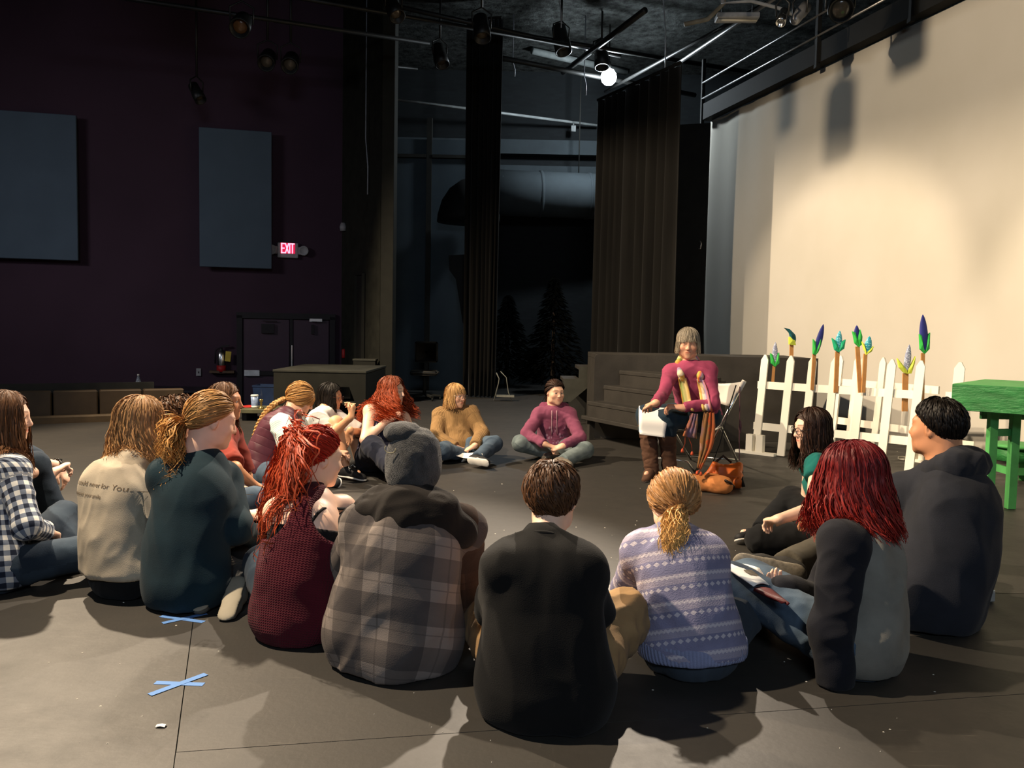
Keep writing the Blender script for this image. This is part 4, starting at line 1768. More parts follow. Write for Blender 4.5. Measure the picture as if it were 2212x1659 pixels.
def braid_rope(fig, mat, pts, rad=0.014, parent=None, name='braid', turns=9, flat=None):
    pts = np.asarray(pts, float)
    # resample
    seg = np.r_[0, np.cumsum(np.linalg.norm(np.diff(pts, axis=0), axis=1))]
    t = np.linspace(0, seg[-1], 90)
    C = np.stack([np.interp(t, seg, pts[:, i]) for i in range(3)], 1)
    for _ in range(6):
        C[1:-1] = (C[:-2] + C[1:-1] * 2 + C[2:]) / 4
    d = np.gradient(C, axis=0)
    d /= np.linalg.norm(d, axis=1, keepdims=True)
    nrm = unit(flat) if flat is not None else np.array((0, -1.0, 0))
    a = np.cross(d, nrm)
    a /= np.linalg.norm(a, axis=1, keepdims=True)
    b = np.cross(a, d)
    u = t / seg[-1]
    env = np.interp(u, (0, 0.08, 0.8, 1), (0.8, 1.0, 0.7, 0.25))
    paths = []
    for k in range(3):
        w = 2 * math.pi * (turns * u + k / 3)
        off = a * (np.sin(w) * rad * env)[:, None] + b * (np.sin(2 * w) * rad * 0.5 * env)[:, None]
        paths.append(C + off)
    paths = np.stack(paths)
    R_ = np.repeat((rad * 0.72 * env)[None], 3, 0)
    V, F = tubes(paths, R_, 8)
    r = np.random.default_rng(5)
    ti = np.clip(r.normal(0.5, 0.2, len(V)), 0, 1)
    al = np.tile(np.repeat(u, 8), 3)
    return link_mesh(name, V, F, mat, fig.root, True, True, {'tint': ('FLOAT', ti), 'along': ('FLOAT', al)})

# ------------------------------------------------------------------ stage furniture
STAGEBLK = plain('scuffed_black_stage_paint', srgb('#2d2a26'), 0.7, 0.3, var=0.22, scale=5, bump=0.25)
WHITEP = plain('white_gloss_paint', srgb('#e9e4d6'), 0.6, 0.3, var=0.03, scale=4)
PAPER = plain('white_paper', srgb('#f0eee9'), 0.8, 0.2, var=0.02, bump=0)

# big black platform with rounded corner, stairs leaning against it
PY = 9.32
pl0, pl1 = at_y(1285, 765, PY), at_y(1768, 772, PY)
PTOP = pl0[2]
plat = empty('stage_platform', ((pl0[0] + pl1[0]) / 2, PY + 0.6, 0), 0, 'wide black stage platform behind the white picket fence', 'platform')
r = 0.05
arc = [(pl0[0] + r - r * math.cos(t), PTOP - r + r * math.sin(t)) for t in np.linspace(0, math.pi / 2, 6)]
ol = [(pl0[0], 0.003)] + arc + [(pl1[0], PTOP), (pl1[0], 0.003)]
m = MB(); m.prism(ol, 0.03, (0, PY + 0.015, 0), (1, 0, 0), (0, 0, 1), (0, -1, 0)); m.build('front_panel', STAGEBLK, plat, world_space=True)
m = MB(); m.boxz(pl0[0] + 0.03, pl1[0], PY + 0.03, PY + 1.2, PTOP - 0.06, PTOP - 0.004, 0.004); m.build('deck', STAGEBLK, plat, world_space=True)
for x in (pl0[0] + 0.06, pl1[0] - 0.03):
    m = MB(); m.boxz(x - 0.03, x + 0.03, PY + 0.05, PY + 1.18, 0.003, PTOP - 0.06); m.build('side_panel', STAGEBLK, plat, world_space=True)

EDG = unit((0.45, -0.89, 0))
ASC = unit((0.89, 0.45, 0))
stairs = empty('stairs', (1.45, 8.75, 0), 0, 'four step black wooden stairs leaning on the stage platform', 'stairs')
ends = [(1255, 897), (1268, 866), (1303, 832), (1337, 800)]
zs = [at_y(x, y, PY - 0.08)[2] for x, y in ends]
xs = [at_y(x, y, PY - 0.08)[0] for x, y in ends]
LEN = 1.35
for i in range(4):
    a_ = np.array((xs[i], PY - 0.09, zs[i] - 0.022))
    b_ = a_ + EDG * LEN
    run = 0.30 if i else 0.34
    c0 = ASC * run / 2
    m = MB(); m.bar(a_ + c0, b_ + c0, run, 0.044, bevel=0.006); m.build('tread', STAGEBLK, stairs, world_space=True)
    if i:
        h = zs[i] - zs[i - 1] - 0.044
        z = zs[i] - 0.044 - h / 2
        m = MB(); m.bar(np.array((a_[0], a_[1], z)) + ASC * 0.02 + EDG * 0.01, np.array((b_[0], b_[1], z)) + ASC * 0.02 - EDG * 0.01, 0.025, h); m.build('riser', STAGEBLK, stairs, world_space=True)
for f in (0.04, 0.97):
    p0 = np.array((xs[0], PY - 0.09, 0)) + EDG * LEN * f + ASC * 0.10
    m = MB()
    m.bar(p0 + (0, 0, 0.002), p0 + (0, 0, zs[0] - 0.046), 0.07, 0.05, EDG)
    m.build('leg', STAGEBLK, stairs, world_space=True)
p1 = np.array((xs[3], PY - 0.09, 0)) + EDG * (LEN - 0.03)
m = MB()
ol = [(0.12, 0.0), (0.12, zs[1] - 0.05), (0.42, zs[1] - 0.05), (0.42, zs[2] - 0.05), (0.66, zs[2] - 0.05), (0.66, zs[3] - 0.05), (0.9, zs[3] - 0.05), (0.9, 0.003)]
pe = np.array((xs[0], PY - 0.09, 0)) + EDG * (LEN - 0.03)
m.prism(ol, 0.025, pe + (0, 0, 0.003), ASC, (0, 0, 1), EDG)
m.build('side_panel', STAGEBLK, stairs, world_space=True)

# second small step unit further upstage, with a slanting skirt
SY = 10.6
b0 = [at_y(px, py, SY) for px, py in ((1217, 818), (1250, 818), (1251, 792), (1283, 792), (1283, 826), (1232, 868), (1217, 868))]
su = empty('step_unit', ((b0[0][0] + b0[3][0]) / 2, SY, 0), 0, 'small dark step unit with slanted skirt left of the platform', 'stairs')
m = MB(); m.prism([(p[0], p[2]) for p in b0], 0.03, (0, SY, 0), (1, 0, 0), (0, 0, 1), (0, -1, 0)); m.build('side_panel', plain('dusty_black_paint', srgb('#35352f'), 0.8, 0.2), su, world_space=True)
for k, (q, z) in enumerate(((b0[0], b0[0][2]), (b0[2], b0[2][2]))):
    m = MB(); m.boxz(q[0], q[0] + 0.21, SY + 0.02, SY + 0.7, z - 0.04, z); m.build('tread', STAGEBLK, su, world_space=True)
m = MB(); m.boxz(b0[6][0] + 0.02, b0[3][0], SY + 0.62, SY + 0.68, 0.002, b0[0][2] - 0.04); m.build('back_panel', BLACK, su, world_space=True)
m = MB(); m.bar((b0[6][0] + 0.04, SY + 0.05, 0.002), (b0[6][0] + 0.04, SY + 0.05, b0[0][2] - 0.05), 0.05); m.build('leg', BLACK, su, world_space=True)

# boxes on the left by the pillar
BX = 11.1
bl = [at_y(px, py, BX) for px, py in ((591, 798), (790, 800), (592, 900))]
crate = empty('stage_box', ((bl[0][0] + bl[1][0]) / 2, BX + 0.9, 0), 0, 'long grey-black stage box before the double doors', 'stage box')
BT = bl[0][2]
x0, x1 = bl[0][0], bl[1][0]
cut = at_y(690, 835, BX)
m = MB()
ol = [(x0, 0.003), (x0, BT - 0.03), (x1, BT - 0.03), (x1, 0.003), (x1 - 0.07, 0.003), (x1 - 0.22, cut[2]), (cut[0], cut[2]), (cut[0], 0.003)]
m.prism(ol, 0.02, (0, BX + 0.01, 0), (1, 0, 0), (0, 0, 1), (0, -1, 0)); m.build('front_panel', OLIVE, crate, world_space=True)
m = MB(); m.boxz(x0 - 0.01, x1 + 0.01, BX - 0.01, BX + 1.75, BT - 0.03, BT, 0.004); m.build('lid', plain('scuffed_olive_top', srgb('#33332c'), 0.75, 0.3, var=0.3, scale=3), crate, world_space=True)
for x in (x0 + 0.012, x1 - 0.012):
    m = MB(); m.boxz(x - 0.012, x + 0.012, BX + 0.022, BX + 1.73, 0.003, BT - 0.031); m.build('side_panel', OLIVE, crate, world_space=True)
lg = at_y(763, 850, BX + 0.4)
m = MB(); m.boxz(lg[0] - 0.04, lg[0] + 0.04, BX + 0.4, BX + 0.48, 0.003, BT - 0.031); m.build('leg', OLIVE, crate, world_space=True)
m = MB(); m.boxz(cut[0] + 0.05, x1 - 0.1, BX + 0.03, BX + 0.5, 0.16, 0.2); m.build('shelf', OLIVE, crate, world_space=True)
q0_, q1_ = at_y(762, 773, 12.9), at_y(812, 776, 12.9)
bx2 = empty('stage_box', ((q0_[0] + q1_[0]) / 2, 13.0, 0), 0, 'smaller dark stage box between long box and pillar', 'stage box')
m = MB(); m.boxz(q0_[0], q1_[0], 12.88, 13.10, q1_[2] - 0.03, q1_[2], 0.004); m.build('lid', plain('scuffed_olive_top', srgb('#45453c')), bx2, world_space=True)
m = MB(); m.boxz(q0_[0] + 0.01, q1_[0] - 0.01, 12.89, 13.09, 0.003, q1_[2] - 0.031); m.build('carcass', OLIVE, bx2, world_space=True)

# low riser with cup, brass lamp and red paper
RY = 10.35
r0, r1 = at_y(516, 884, RY), at_y(640, 884, RY)
ris = empty('low_riser', ((r0[0] + r1[0]) / 2, RY + 0.3, 0), 0, 'low olive wooden riser holding a cup and small brass lamp', 'riser')
RT = at_y(560, 885, RY)[2]
m = MB(); m.boxz(r0[0], r1[0], RY, RY + 0.55, RT - 0.05, RT, 0.005); m.build('deck', plain('olive_wood_top', srgb('#57563f'), 0.7), ris, world_space=True)
for x in (r0[0] + 0.05, r1[0] - 0.05):
    m = MB(); m.boxz(x - 0.03, x + 0.03, RY + 0.05, RY + 0.5, 0.002, RT - 0.05); m.build('leg', BLACK, ris, world_space=True)
pc = at_y(550, 868, RY + 0.2)
cup = empty('travel_cup', (pc[0], RY + 0.2, RT), 0, 'pale blue and white travel cup on the low riser', 'cup')
m = MB(); m.lathe([(0.036, 0.001), (0.04, 0.02), (0.047, 0.155)], (pc[0], RY + 0.2, RT), 18); m.build('cup_body', plain('blue_white_cup', srgb('#8ea2c4'), 0.4, 0.5, var=0.4, scale=14), cup, True, world_space=True)
m = MB(); m.lathe([(0.049, 0.15), (0.049, 0.165), (0.042, 0.172)], (pc[0], RY + 0.2, RT), 18); m.build('lid', WHITEP, cup, True, world_space=True)
m = MB(); m.lathe([(0.0385, 0.0), (0.0415, 0.028)], (pc[0], RY + 0.2, RT + 0.002), 18); m.build('base_ring', WHITEP, cup, True, world_space=True)
BRASS = plain('brass', (0.75, 0.52, 0.16), 0.28, 0.5, 1.0, var=0.1, bump=0)
pb_ = at_y(564, 873, RY + 0.12)
lamp = empty('brass_lamp', (pb_[0], RY + 0.12, RT), 0, 'small brass lamp with clear glass chimney beside the cup', 'lamp')
m = MB(); m.lathe([(0.036, 0.001), (0.038, 0.01), (0.014, 0.022), (0.010, 0.05), (0.018, 0.065), (0.010, 0.08), (0.024, 0.10), (0.026, 0.118), (0.012, 0.125)], (pb_[0], RY + 0.12, RT), 16); m.build('base', BRASS, lamp, True, world_space=True)
m = MB(); m.lathe([(0.017, 0.125), (0.024, 0.15), (0.018, 0.18), (0.010, 0.23), (0.011, 0.245)], (pb_[0], RY + 0.12, RT), 16); m.build('glass_chimney', glass_mat(), lamp, True, world_space=True)
pr_ = at_y(533, 870, RY + 0.35)
m = MB()
m.sheet([[(pr_[0] - 0.12 + 0.24 * i / 5, RY + 0.22 + 0.22 * j / 4, RT + 0.008 + 0.006 * math.sin(i * 1.4 + j)) for j in range(5)] for i in range(6)], 0.003)
tag(m.build('red_folder', plain('red_card', srgb('#b8322c'), 0.6)), 'red paper folder lying on the low riser', 'folder')
bt = at_y(570, 862, 12.2)
tub = empty('storage_tub', (bt[0], 12.4, 0), 0, 'dark blue plastic tub standing against the stage box', 'tub')
m = MB(); m.lathe([(0.19, 0.002), (0.23, 0.32), (0.24, 0.33), (0.24, 0.35), (0.215, 0.35), (0.18, 0.05)], (x0 - 0.32, 11.9, 0), 4, rotz(math.pi / 4)); m.build('tub_body', plain('blue_plastic', srgb('#1c2c48'), 0.35, 0.5), tub, world_space=True)
tub.location = (x0 - 0.32, 11.9, 0)
tub.children[0].data.transform(Matrix.Translation(Vector((bt[0], 12.4, 0)) - Vector((x0 - 0.32, 11.9, 0))))

# table with a bottle in the sunken house, padded brown barrier along the stage edge
TY = 11.9
t0_, t1_ = at_y(263, 842, TY), at_y(458, 836, TY + 0.6)
TZ = (t0_[2] + t1_[2]) / 2
tab = empty('black_table', ((t0_[0] + t1_[0]) / 2, TY + 0.5, HF), 0, 'long black table in the house below the plum wall', 'table')
m = MB(); m.boxz(t0_[0], t1_[0], TY, TY + 0.75, TZ - 0.04, TZ, 0.006); m.build('tabletop', plain('black_laminate', srgb('#26242a'), 0.4, 0.5), tab, world_space=True)
m = MB(); m.boxz(t0_[0] + 0.05, t1_[0] - 0.05, TY + 0.06, TY + 0.09, HF + 0.1, TZ - 0.04); m.build('modesty_panel', BLACK, tab, world_space=True)
for x in (t0_[0] + 0.03, t1_[0] - 0.03):
    m = MB(); m.boxz(x - 0.025, x + 0.025, TY + 0.03, TY + 0.72, HF + 0.002, TZ - 0.04); m.build('leg', BLACK, tab, world_space=True)
pbt = at_y(296, 836, TY + 0.25)
m = MB(); m.lathe([(0.10, 0.002), (0.125, 0.012), (0.122, 0.015), (0.098, 0.006)], (pbt[0] - 0.0, TY + 0.25, TZ), 20); tag(m.build('paper_plate', PAPER, None, True), 'white paper plate under the clear bottle', 'plate')
bot = empty('bottle', (pbt[0] + 0.02, TY + 0.25, TZ + 0.007), 0, 'clear plastic water bottle on the black table', 'bottle')
m = MB(); m.lathe([(0.03, 0.0), (0.034, 0.01), (0.034, 0.10), (0.030, 0.115), (0.013, 0.165), (0.013, 0.178)], (pbt[0] + 0.02, TY + 0.25, TZ + 0.007), 16)
clear = NT('clear_plastic', 0.08, 0.5); clear.b.inputs['Base Color'].default_value = (0.8, 0.84, 0.9, 1); clear.b.inputs['Transmission Weight'].default_value = 0.75
m.build('bottle_body', clear.m, bot, True, world_space=True)
m = MB(); m.lathe([(0.015, 0.176), (0.015, 0.196), (0.012, 0.198)], (pbt[0] + 0.02, TY + 0.25, TZ + 0.007), 12); m.build('cap', WHITEP, bot, True, world_space=True)
m = MB(); m.lathe([(0.0348, 0.045), (0.0348, 0.085)], (pbt[0] + 0.02, TY + 0.25, TZ + 0.007), 16); m.build('paper_label', PAPER, bot, True, world_space=True)

BROWN = plain('brown_quilted_vinyl', srgb('#3f3222'), 0.6, 0.35, var=0.25, scale=4)
e0, e1 = np.array((-5.45, 9.7, 0)), np.array((-3.98, 10.55, 0))
ed = unit(e1 - e0)
en = np.array((-ed[1], ed[0], 0))
bar_ = empty('padded_barrier', tuple((e0 + e1) / 2 + en * 0.3 + (0, 0, HF)), 0, 'low brown padded barrier beyond the stage edge at left', 'barrier')
for i in range(7):
    u = -1.45 + i * 0.5
    a_, b_ = e0 + ed * (u + 0.01) + en * 0.30, e0 + ed * (u + 0.49) + en * 0.30
    if a_[0] > -4.45:
        break
    m = MB(); m.bar(a_ + (0, 0, 0.12), b_ + (0, 0, 0.12), 0.16, 0.50, bevel=0.015); m.build('padded_panel', BROWN, bar_, False, world_space=True)
m = MB(); m.bar(e0 - ed * 1.5 + en * 0.16 + (0, 0, 0.02), e0 + ed * 1.2 + en * 0.16 + (0, 0, 0.02), 0.10, 0.12, bevel=0.02); m.build('bottom_rail', plain('brown_rail', srgb('#54442f'), 0.6), bar_, world_space=True)
m = MB(); m.bar(e0 - ed * 1.5 + en * 0.42 + (0, 0, -0.1), e0 + ed * 1.2 + en * 0.42 + (0, 0, -0.1), 0.05, 1.1); m.build('backing_board', BLACK, bar_, world_space=True)

# exit sign, extinguisher, switch on the plum wall
SGN = plain('grey_sign_housing', srgb('#8b8a8c'), 0.5)
c0 = wallpt(622, 541, 0.06)
sw = 43 / FPX * c0[1]
sh = 32 / FPX * c0[1]
sign = empty('exit_sign', tuple(c0 - (0, 0, sh / 2)), 0, 'grey exit sign with glowing red letters on the plum wall', 'sign')
m = MB(); m.bar(c0 - WT * sw / 2, c0 + WT * sw / 2, 0.07, sh, bevel=0.01); m.build('housing', SGN, sign, world_space=True)
fcen = c0 + WN * 0.037 + np.array((0, 0, sh * 0.13))
fw_, fh_ = sw * 0.70, sh * 0.70
m = MB(); m.bar(fcen - WT * fw_ / 2, fcen + WT * fw_ / 2, 0.008, fh_); m.build('red_face', emit('exit_red', (1.0, 0.02, 0.10), 0.55), sign, world_space=True)


def stroke_letters(word, O, U, W, N, h, gap, th, depth):
    """block letters from bars"""
    L = {'E': [((0, 0), (0, 1)), ((0, 0), (.55, 0)), ((0, .5), (.45, .5)), ((0, 1), (.55, 1))],
         'X': [((0, 0), (.6, 1)), ((0, 1), (.6, 0))],
         'I': [((.05, 0), (.05, 1))],
         'T': [((.3, 0), (.3, 1)), ((0, 1), (.6, 1))]}
    adv = {'E': .55, 'X': .6, 'I': .1, 'T': .6}
    m = MB()
    x = 0
    for ch in word:
        for (a, b) in L[ch]:
            p = O + U * ((x + a[0]) * h) + W * (a[1] * h)
            q = O + U * ((x + b[0]) * h) + W * (b[1] * h)
            d = unit(q - p)
            m.bar(p - d * th / 2, q + d * th / 2, depth, th, up=np.cross(N, d))
        x += adv[ch] + gap
    return m


lh = fh_ * 0.86
lw = (0.55 + 0.6 + 0.1 + 0.6 + 3 * 0.17) * lh * 0.56
lm = stroke_letters('EXIT', fcen + WN * 0.006 - WT * lw / 2 + np.array((0, 0, -lh / 2)), WT * 0.56, np.array((0, 0, 1.0)), WN, lh, 0.17, lh * 0.13, 0.006)
lt = lm.build('lettering', emit('exit_letter_glow', (1.0, 0.42, 0.58), 1.6), sign, world_space=True)
lt['kind'] = 'stuff'
for sx in (-1, 1):
    hc = c0 + WT * sx * (sw / 2 + 0.07) + WN * 0.03
    m = MB(); m.bar(c0 + WT * sx * sw / 2, hc, 0.05, 0.13, bevel=0.01); m.build('bracket_arm', SGN, sign, world_space=True)
    R_ = np.stack((WT, np.array((0, 0, 1.0)), WN), 1)
    m = MB(); m.lathe([(0.03, -0.05), (0.07, -0.03), (0.085, 0.03), (0.08, 0.05), (0.06, 0.035)], hc + WT * sx * 0.02, 14, R_); m.build('lamp_head', SGN, sign, True, world_space=True)

xc = wallpt(478, 779, 0.09)
ext = empty('fire_extinguisher', tuple(xc - (0, 0, 0.2)), 0, 'chrome fire extinguisher with yellow tag left of the doors', 'extinguisher')
m = MB(); m.lathe([(0.06, -0.22), (0.075, -0.20), (0.075, 0.10), (0.05, 0.16), (0.022, 0.19), (0.022, 0.22)], xc, 16); m.build('cylinder_body', CHR, ext, True, world_space=True)
m = MB(); m.bar(xc + (0, 0, 0.235), xc + WT * 0.13 + (0, 0, 0.26), 0.03, 0.03); m.build('handle', FRM, ext, world_space=True)
m = MB(); m.tube([xc + (0, 0, 0.22), xc - WT * 0.09 + (0, 0, 0.18), xc - WT * 0.10 + (0, 0, -0.05)], 0.012, 8); m.build('hose', FRM, ext, True, world_space=True)
m = MB(); m.bar(xc + WT * 0.07 + WN * 0.06 + (0, 0, 0.08), xc + WT * 0.16 + WN * 0.06 + (0, 0, 0.07), 0.005, 0.17); m.build('tag', plain('yellow_tag', srgb('#b9a13d'), 0.7), ext, world_space=True)
m = MB(); m.bar(xc - (0, 0, 0.02) + WN * 0.074, xc + WT * 0.001 + WN * 0.074 + (0, 0, 0.06), 0.08, 0.002); 
m = MB(); m.lathe([(0.0765, -0.19), (0.0765, -0.08)], xc, 16); m.build('red_band', plain('red_band', srgb('#9c1f1f'), 0.5), ext, True, world_space=True)
kx = wallpt(480, 803, 0.08)
m = MB(); m.bar(kx - WT * 0.20 - (0, 0, 0.0), kx + WT * 0.2, 0.16, 0.04); tag(m.build('wall_shelf', plain('brown_shelf', srgb('#57422f'), 0.6)), 'short brown wall shelf below the fire extinguisher', 'shelf')
kx = wallpt(429, 804, 0.02)
swt = empty('wall_switch', tuple(kx), 0, 'small grey switch plate on the plum wall', 'switch')
m = MB(); m.bar(kx - WT * 0.04, kx + WT * 0.04, 0.015, 0.13, bevel=0.004); m.build('plate', SGN, swt, world_space=True)
m = MB(); m.bar(kx - WT * 0.008 + WN * 0.01, kx + WT * 0.008 + WN * 0.01, 0.014, 0.03); m.build('toggle', FRM, swt, world_space=True)
kx = wallpt(745, 763, 0.05)
m = MB(); m.lathe([(0.03, -0.08), (0.035, -0.06), (0.035, 0.06), (0.02, 0.08)], kx - np.array((0.0, 0.1, 0)), 10); tag(m.build('alarm_pull', plain('red_band', srgb('#9c1f1f')), None, True), 'small red alarm pull at the end of the plum wall', 'alarm')
kx = wallpt(744, 492, 0.05)
m = MB(); m.lathe([(0.05, -0.07), (0.06, 0.0), (0.04, 0.07)], kx - np.array((0.0, 0.12, 0)), 10); tag(m.build('wall_sensor', SGN, None, True), 'small pale sensor high at the end of the plum wall', 'sensor')

# curtains (legs), hung in folds
CURT = NT('black_velour', 0.95, 0.1)
CURT.b.inputs['Sheen Weight'].default_value = 0.06
CURT.color(CURT.ramp(CURT.noise(CURT.mapping(CURT.coord(), (6, 6, 0.6)), 1.0, 3), ((0.3, srgb('#0c0b0a')), (0.7, srgb('#131210')))))
CURT.bump(CURT.noise(CURT.coord(), 500, 1), 0.2, 0.002)


def curtain(name, p0, p1, z0, z1, nf, amp, label, taper=0.0, seed=1, mat=None):
    r = np.random.default_rng(seed)
    p0, p1 = np.array(p0, float), np.array(p1, float)
    L = np.linalg.norm(p1 - p0)
    t = (p1 - p0) / L
    nrm = np.array((-t[1], t[0]))
    n = nf * 10
    u = np.linspace(0, 1, n)
    ph = np.cumsum(np.interp(np.arange(n), np.linspace(0, n, nf + 1), r.uniform(0.25, 2.2, nf + 1))) / n * nf * 2 * math.pi
    am = amp * (0.5 + 0.5 * np.interp(u, np.linspace(0, 1, 9), r.uniform(0.2, 1.2, 9)))
    G_ = []
    for i in range(n):
        row = []
        for z in np.linspace(z0, z1, 14):
            f = (z - z0) / (z1 - z0)
            off = math.copysign(abs(math.sin(ph[i])) ** 0.7, math.sin(ph[i])) * am[i] * (1.1 - 0.5 * f)
            uu = u[i] - taper * (u[i] - 0.5) * f
            q = p0 + t * L * uu + nrm * off
            row.append((q[0], q[1], z + (0.012 * math.sin(ph[i] * 2) if f == 0 else 0)))
        G_.append(row)
    m = MB()
    m.sheet(G_, 0.008)
    root = empty(name, ((p0[0] + p1[0]) / 2, (p0[1] + p1[1]) / 2, z0), 0, label, 'curtain')
    m.build('drape', mat or CURT.m, root, True, world_space=True)
    k = MB()
    k.tube([(p0[0], p0[1], z1 + 0.03), (p1[0], p1[1], z1 + 0.03)], 0.025, 8)
    k.build('batten', BEAMM, root, True, world_space=True)
    return root


curtain('stage_curtain', (1.27, 13.35), (2.19, 11.45), 0.04, 4.82, 7, 0.075, 'black curtain leg hanging behind the black stairs', seed=4)
cA, cB = at_y(1003, 500, 14.6), at_y(1076, 500, 14.6)
curtain('stage_curtain', (cA[0], 14.7), (cB[0], 14.55), 0.02, 6.5, 5, 0.06, 'narrow black curtain leg left of the dark back wall', taper=-0.1, seed=9)
fa, fb = at_y(1446, 300, 12.9), at_y(1534, 300, 12.75)
flat = empty('black_flat', ((fa[0] + fb[0]) / 2, 12.85, 0), 0, 'plain black scenery flat between curtain and cream screen', 'flat')
ft = at_y(1480, 268, 12.85)[2]
m = MB(); m.bar((fa[0] - 0.2, 13.02, ft / 2), (fb[0], 12.75, ft / 2), 0.04, ft - 0.006); m.build('face_panel', plain('flat_black', srgb('#161717'), 0.8, 0.15), flat, world_space=True)
m = MB(); m.bar((fa[0] - 0.2, 13.1, ft - 0.06), (fb[0], 12.83, ft - 0.06), 0.08, 0.10); m.build('top_batten', BLACK, flat, world_space=True)
kp = at_y(1512, 530, 12.68)
m = MB(); m.tube([kp + (0, 0, 0.06), kp + (0.01, -0.03, 0.02), kp + (0, -0.03, -0.05), kp + (-0.02, -0.01, -0.05)], 0.012, 6); h_ = m.build('hook', STEEL, flat, True, world_space=True)
kp = at_y(1447, 440, 12.9)
m = MB(); m.tube([kp + (-0.05, 0, -0.01), kp + (0.0, -0.06, 0), kp + (0.1, -0.07, 0.03)], 0.012, 6); m.build('handle', STEEL, flat, True, world_space=True)

# upstage: duct, rear panels, dark shapes, trees, office chair
d0, d1 = at_y(1040, 415, 17.0), at_y(1300, 425, 17.35)
dl = unit(d1 - d0)
duct = empty('air_duct', tuple((d0 + d1) / 2), 0, 'large round air duct high on the dark back wall', 'duct')
m = MB(); m.tube([d0 - dl * 0.1, d1 + dl * 1.2], 0.46, 24); m.build('duct_pipe', GREYW, duct, True, world_space=True)
for f in (0.3, 2.0):
    q_ = d0 + dl * f
    m = MB(); m.tube([q_ + (0, 0, 0.45), (q_[0], q_[1], 6.76)], 0.012, 6); m.build('hanger_rod', BLACK, duct, True, world_space=True)
for f in (0.2, 1.2, 2.2):
    m = MB(); m.tube([d0 + dl * (f - 0.03), d0 + dl * (f + 0.03)], 0.475, 24); m.build('joint_ring', GREYW, duct, True, world_space=True)
c0_, c1_ = at_y(850, 214, 16.5), at_y(1290, 271, 18.0)
m = MB(); m.tube([c0_, c1_], 0.028, 10); tag(m.build('conduit_pipe', plain('pale_conduit', srgb('#8f9494'), 0.4, 0.5), None, True), 'thin pale conduit pipe crossing high before the back wall', 'pipe')
kp = c0_ + (c1_ - c0_) * 0.875 - np.array((0, 0, 0.13))
m = MB(); m.box(kp, (0.10, 0.05, 0.13), bevel=0.01); m.tube([kp, kp + (0, 0, 0.14)], 0.014, 6); tag(m.build('junction_box', plain('pale_conduit', srgb('#8f9494'))), 'small pale junction box below the conduit pipe', 'box')

pa, pb2 = at_y(851, 500, 16.0), at_y(1003, 500, 16.2)
rp = empty('rear_scenery_wall', ((pa[0] + pb2[0]) / 2, 16.1, 0), 0, 'tall blue-grey panelled scenery wall behind the pillar', 'flat')
ztop = at_y(925, 300, 16.0)[2]
zmid = at_y(925, 338, 16.0)[2]
GP = plain('blue_grey_panel', srgb('#3b454c'), 0.85, 0.2, var=0.12, scale=1.5)
xm_ = at_y(925, 500, 16.0)[0]
for (xa_, xb_) in ((pa[0] - 0.4, xm_ - 0.03), (xm_ + 0.03, pb2[0] + 0.4)):
    m = MB(); m.boxz(xa_, xb_, 16.05, 16.10, 0.003, zmid - 0.03); m.build('panel', GP, rp, world_space=True)
    m = MB(); m.boxz(xa_, xb_, 16.05, 16.10, zmid + 0.05, ztop); m.build('panel', GP, rp, world_space=True)
m = MB(); m.boxz(xm_ - 0.05, xm_ + 0.05, 16.0, 16.12, 0.003, ztop + 0.4); m.build('stile', BLACK, rp, world_space=True)
m = MB(); m.boxz(pa[0] - 0.4, xm_ - 0.06, 15.99, 16.12, zmid - 0.02, zmid + 0.04); m.build('rail', BLACK, rp, world_space=True)
m = MB(); m.boxz(xm_ + 0.06, pb2[0] + 0.4, 15.99, 16.12, zmid - 0.02, zmid + 0.04); m.build('rail', BLACK, rp, world_space=True)
hz = at_y(1012, 478, 15.4)
hb = empty('shadow_dome', tuple(hz), 0, 'dark dome built in place of a shadow left of the narrow curtain', 'shadow_shape')  # solid dark shape standing in for a mushroom-shaped shadow
m = MB(); m.lathe([(0.58, -0.02), (0.57, 0.12), (0.50, 0.36), (0.36, 0.58), (0.15, 0.74), (0.03, 0.78)], hz, 24); m.build('dome', plain('shadow_black', srgb('#0d0e0e'), 0.7), hb, True, world_space=True)
m = MB(); m.tube([hz + (0.1, 0, 0.75), (hz[0] + 0.1, hz[1], 6.76)], 0.012, 6); m.build('cable', BLACK, hb, True, world_space=True)
hz2 = at_y(1004, 592, 15.4)
m = MB(); m.prism([(-0.3, 0.33), (0.1, 0.36), (0.12, -1.0), (-0.02, -0.9), (-0.16, -0.1), (-0.28, 0.06)], 0.16, hz2, (1, 0, 0), (0, 0, 1), (0, -1, 0))
m.build('lower_shadow', plain('shadow_black', srgb('#0d0e0e')), hb, world_space=True)
m = MB(); m.tube([hz + (0.1, 0, -0.02), hz2 + (0.05, 0, 0.3)], 0.04, 8); m.build('stem', BLACK, hb, True, world_space=True)


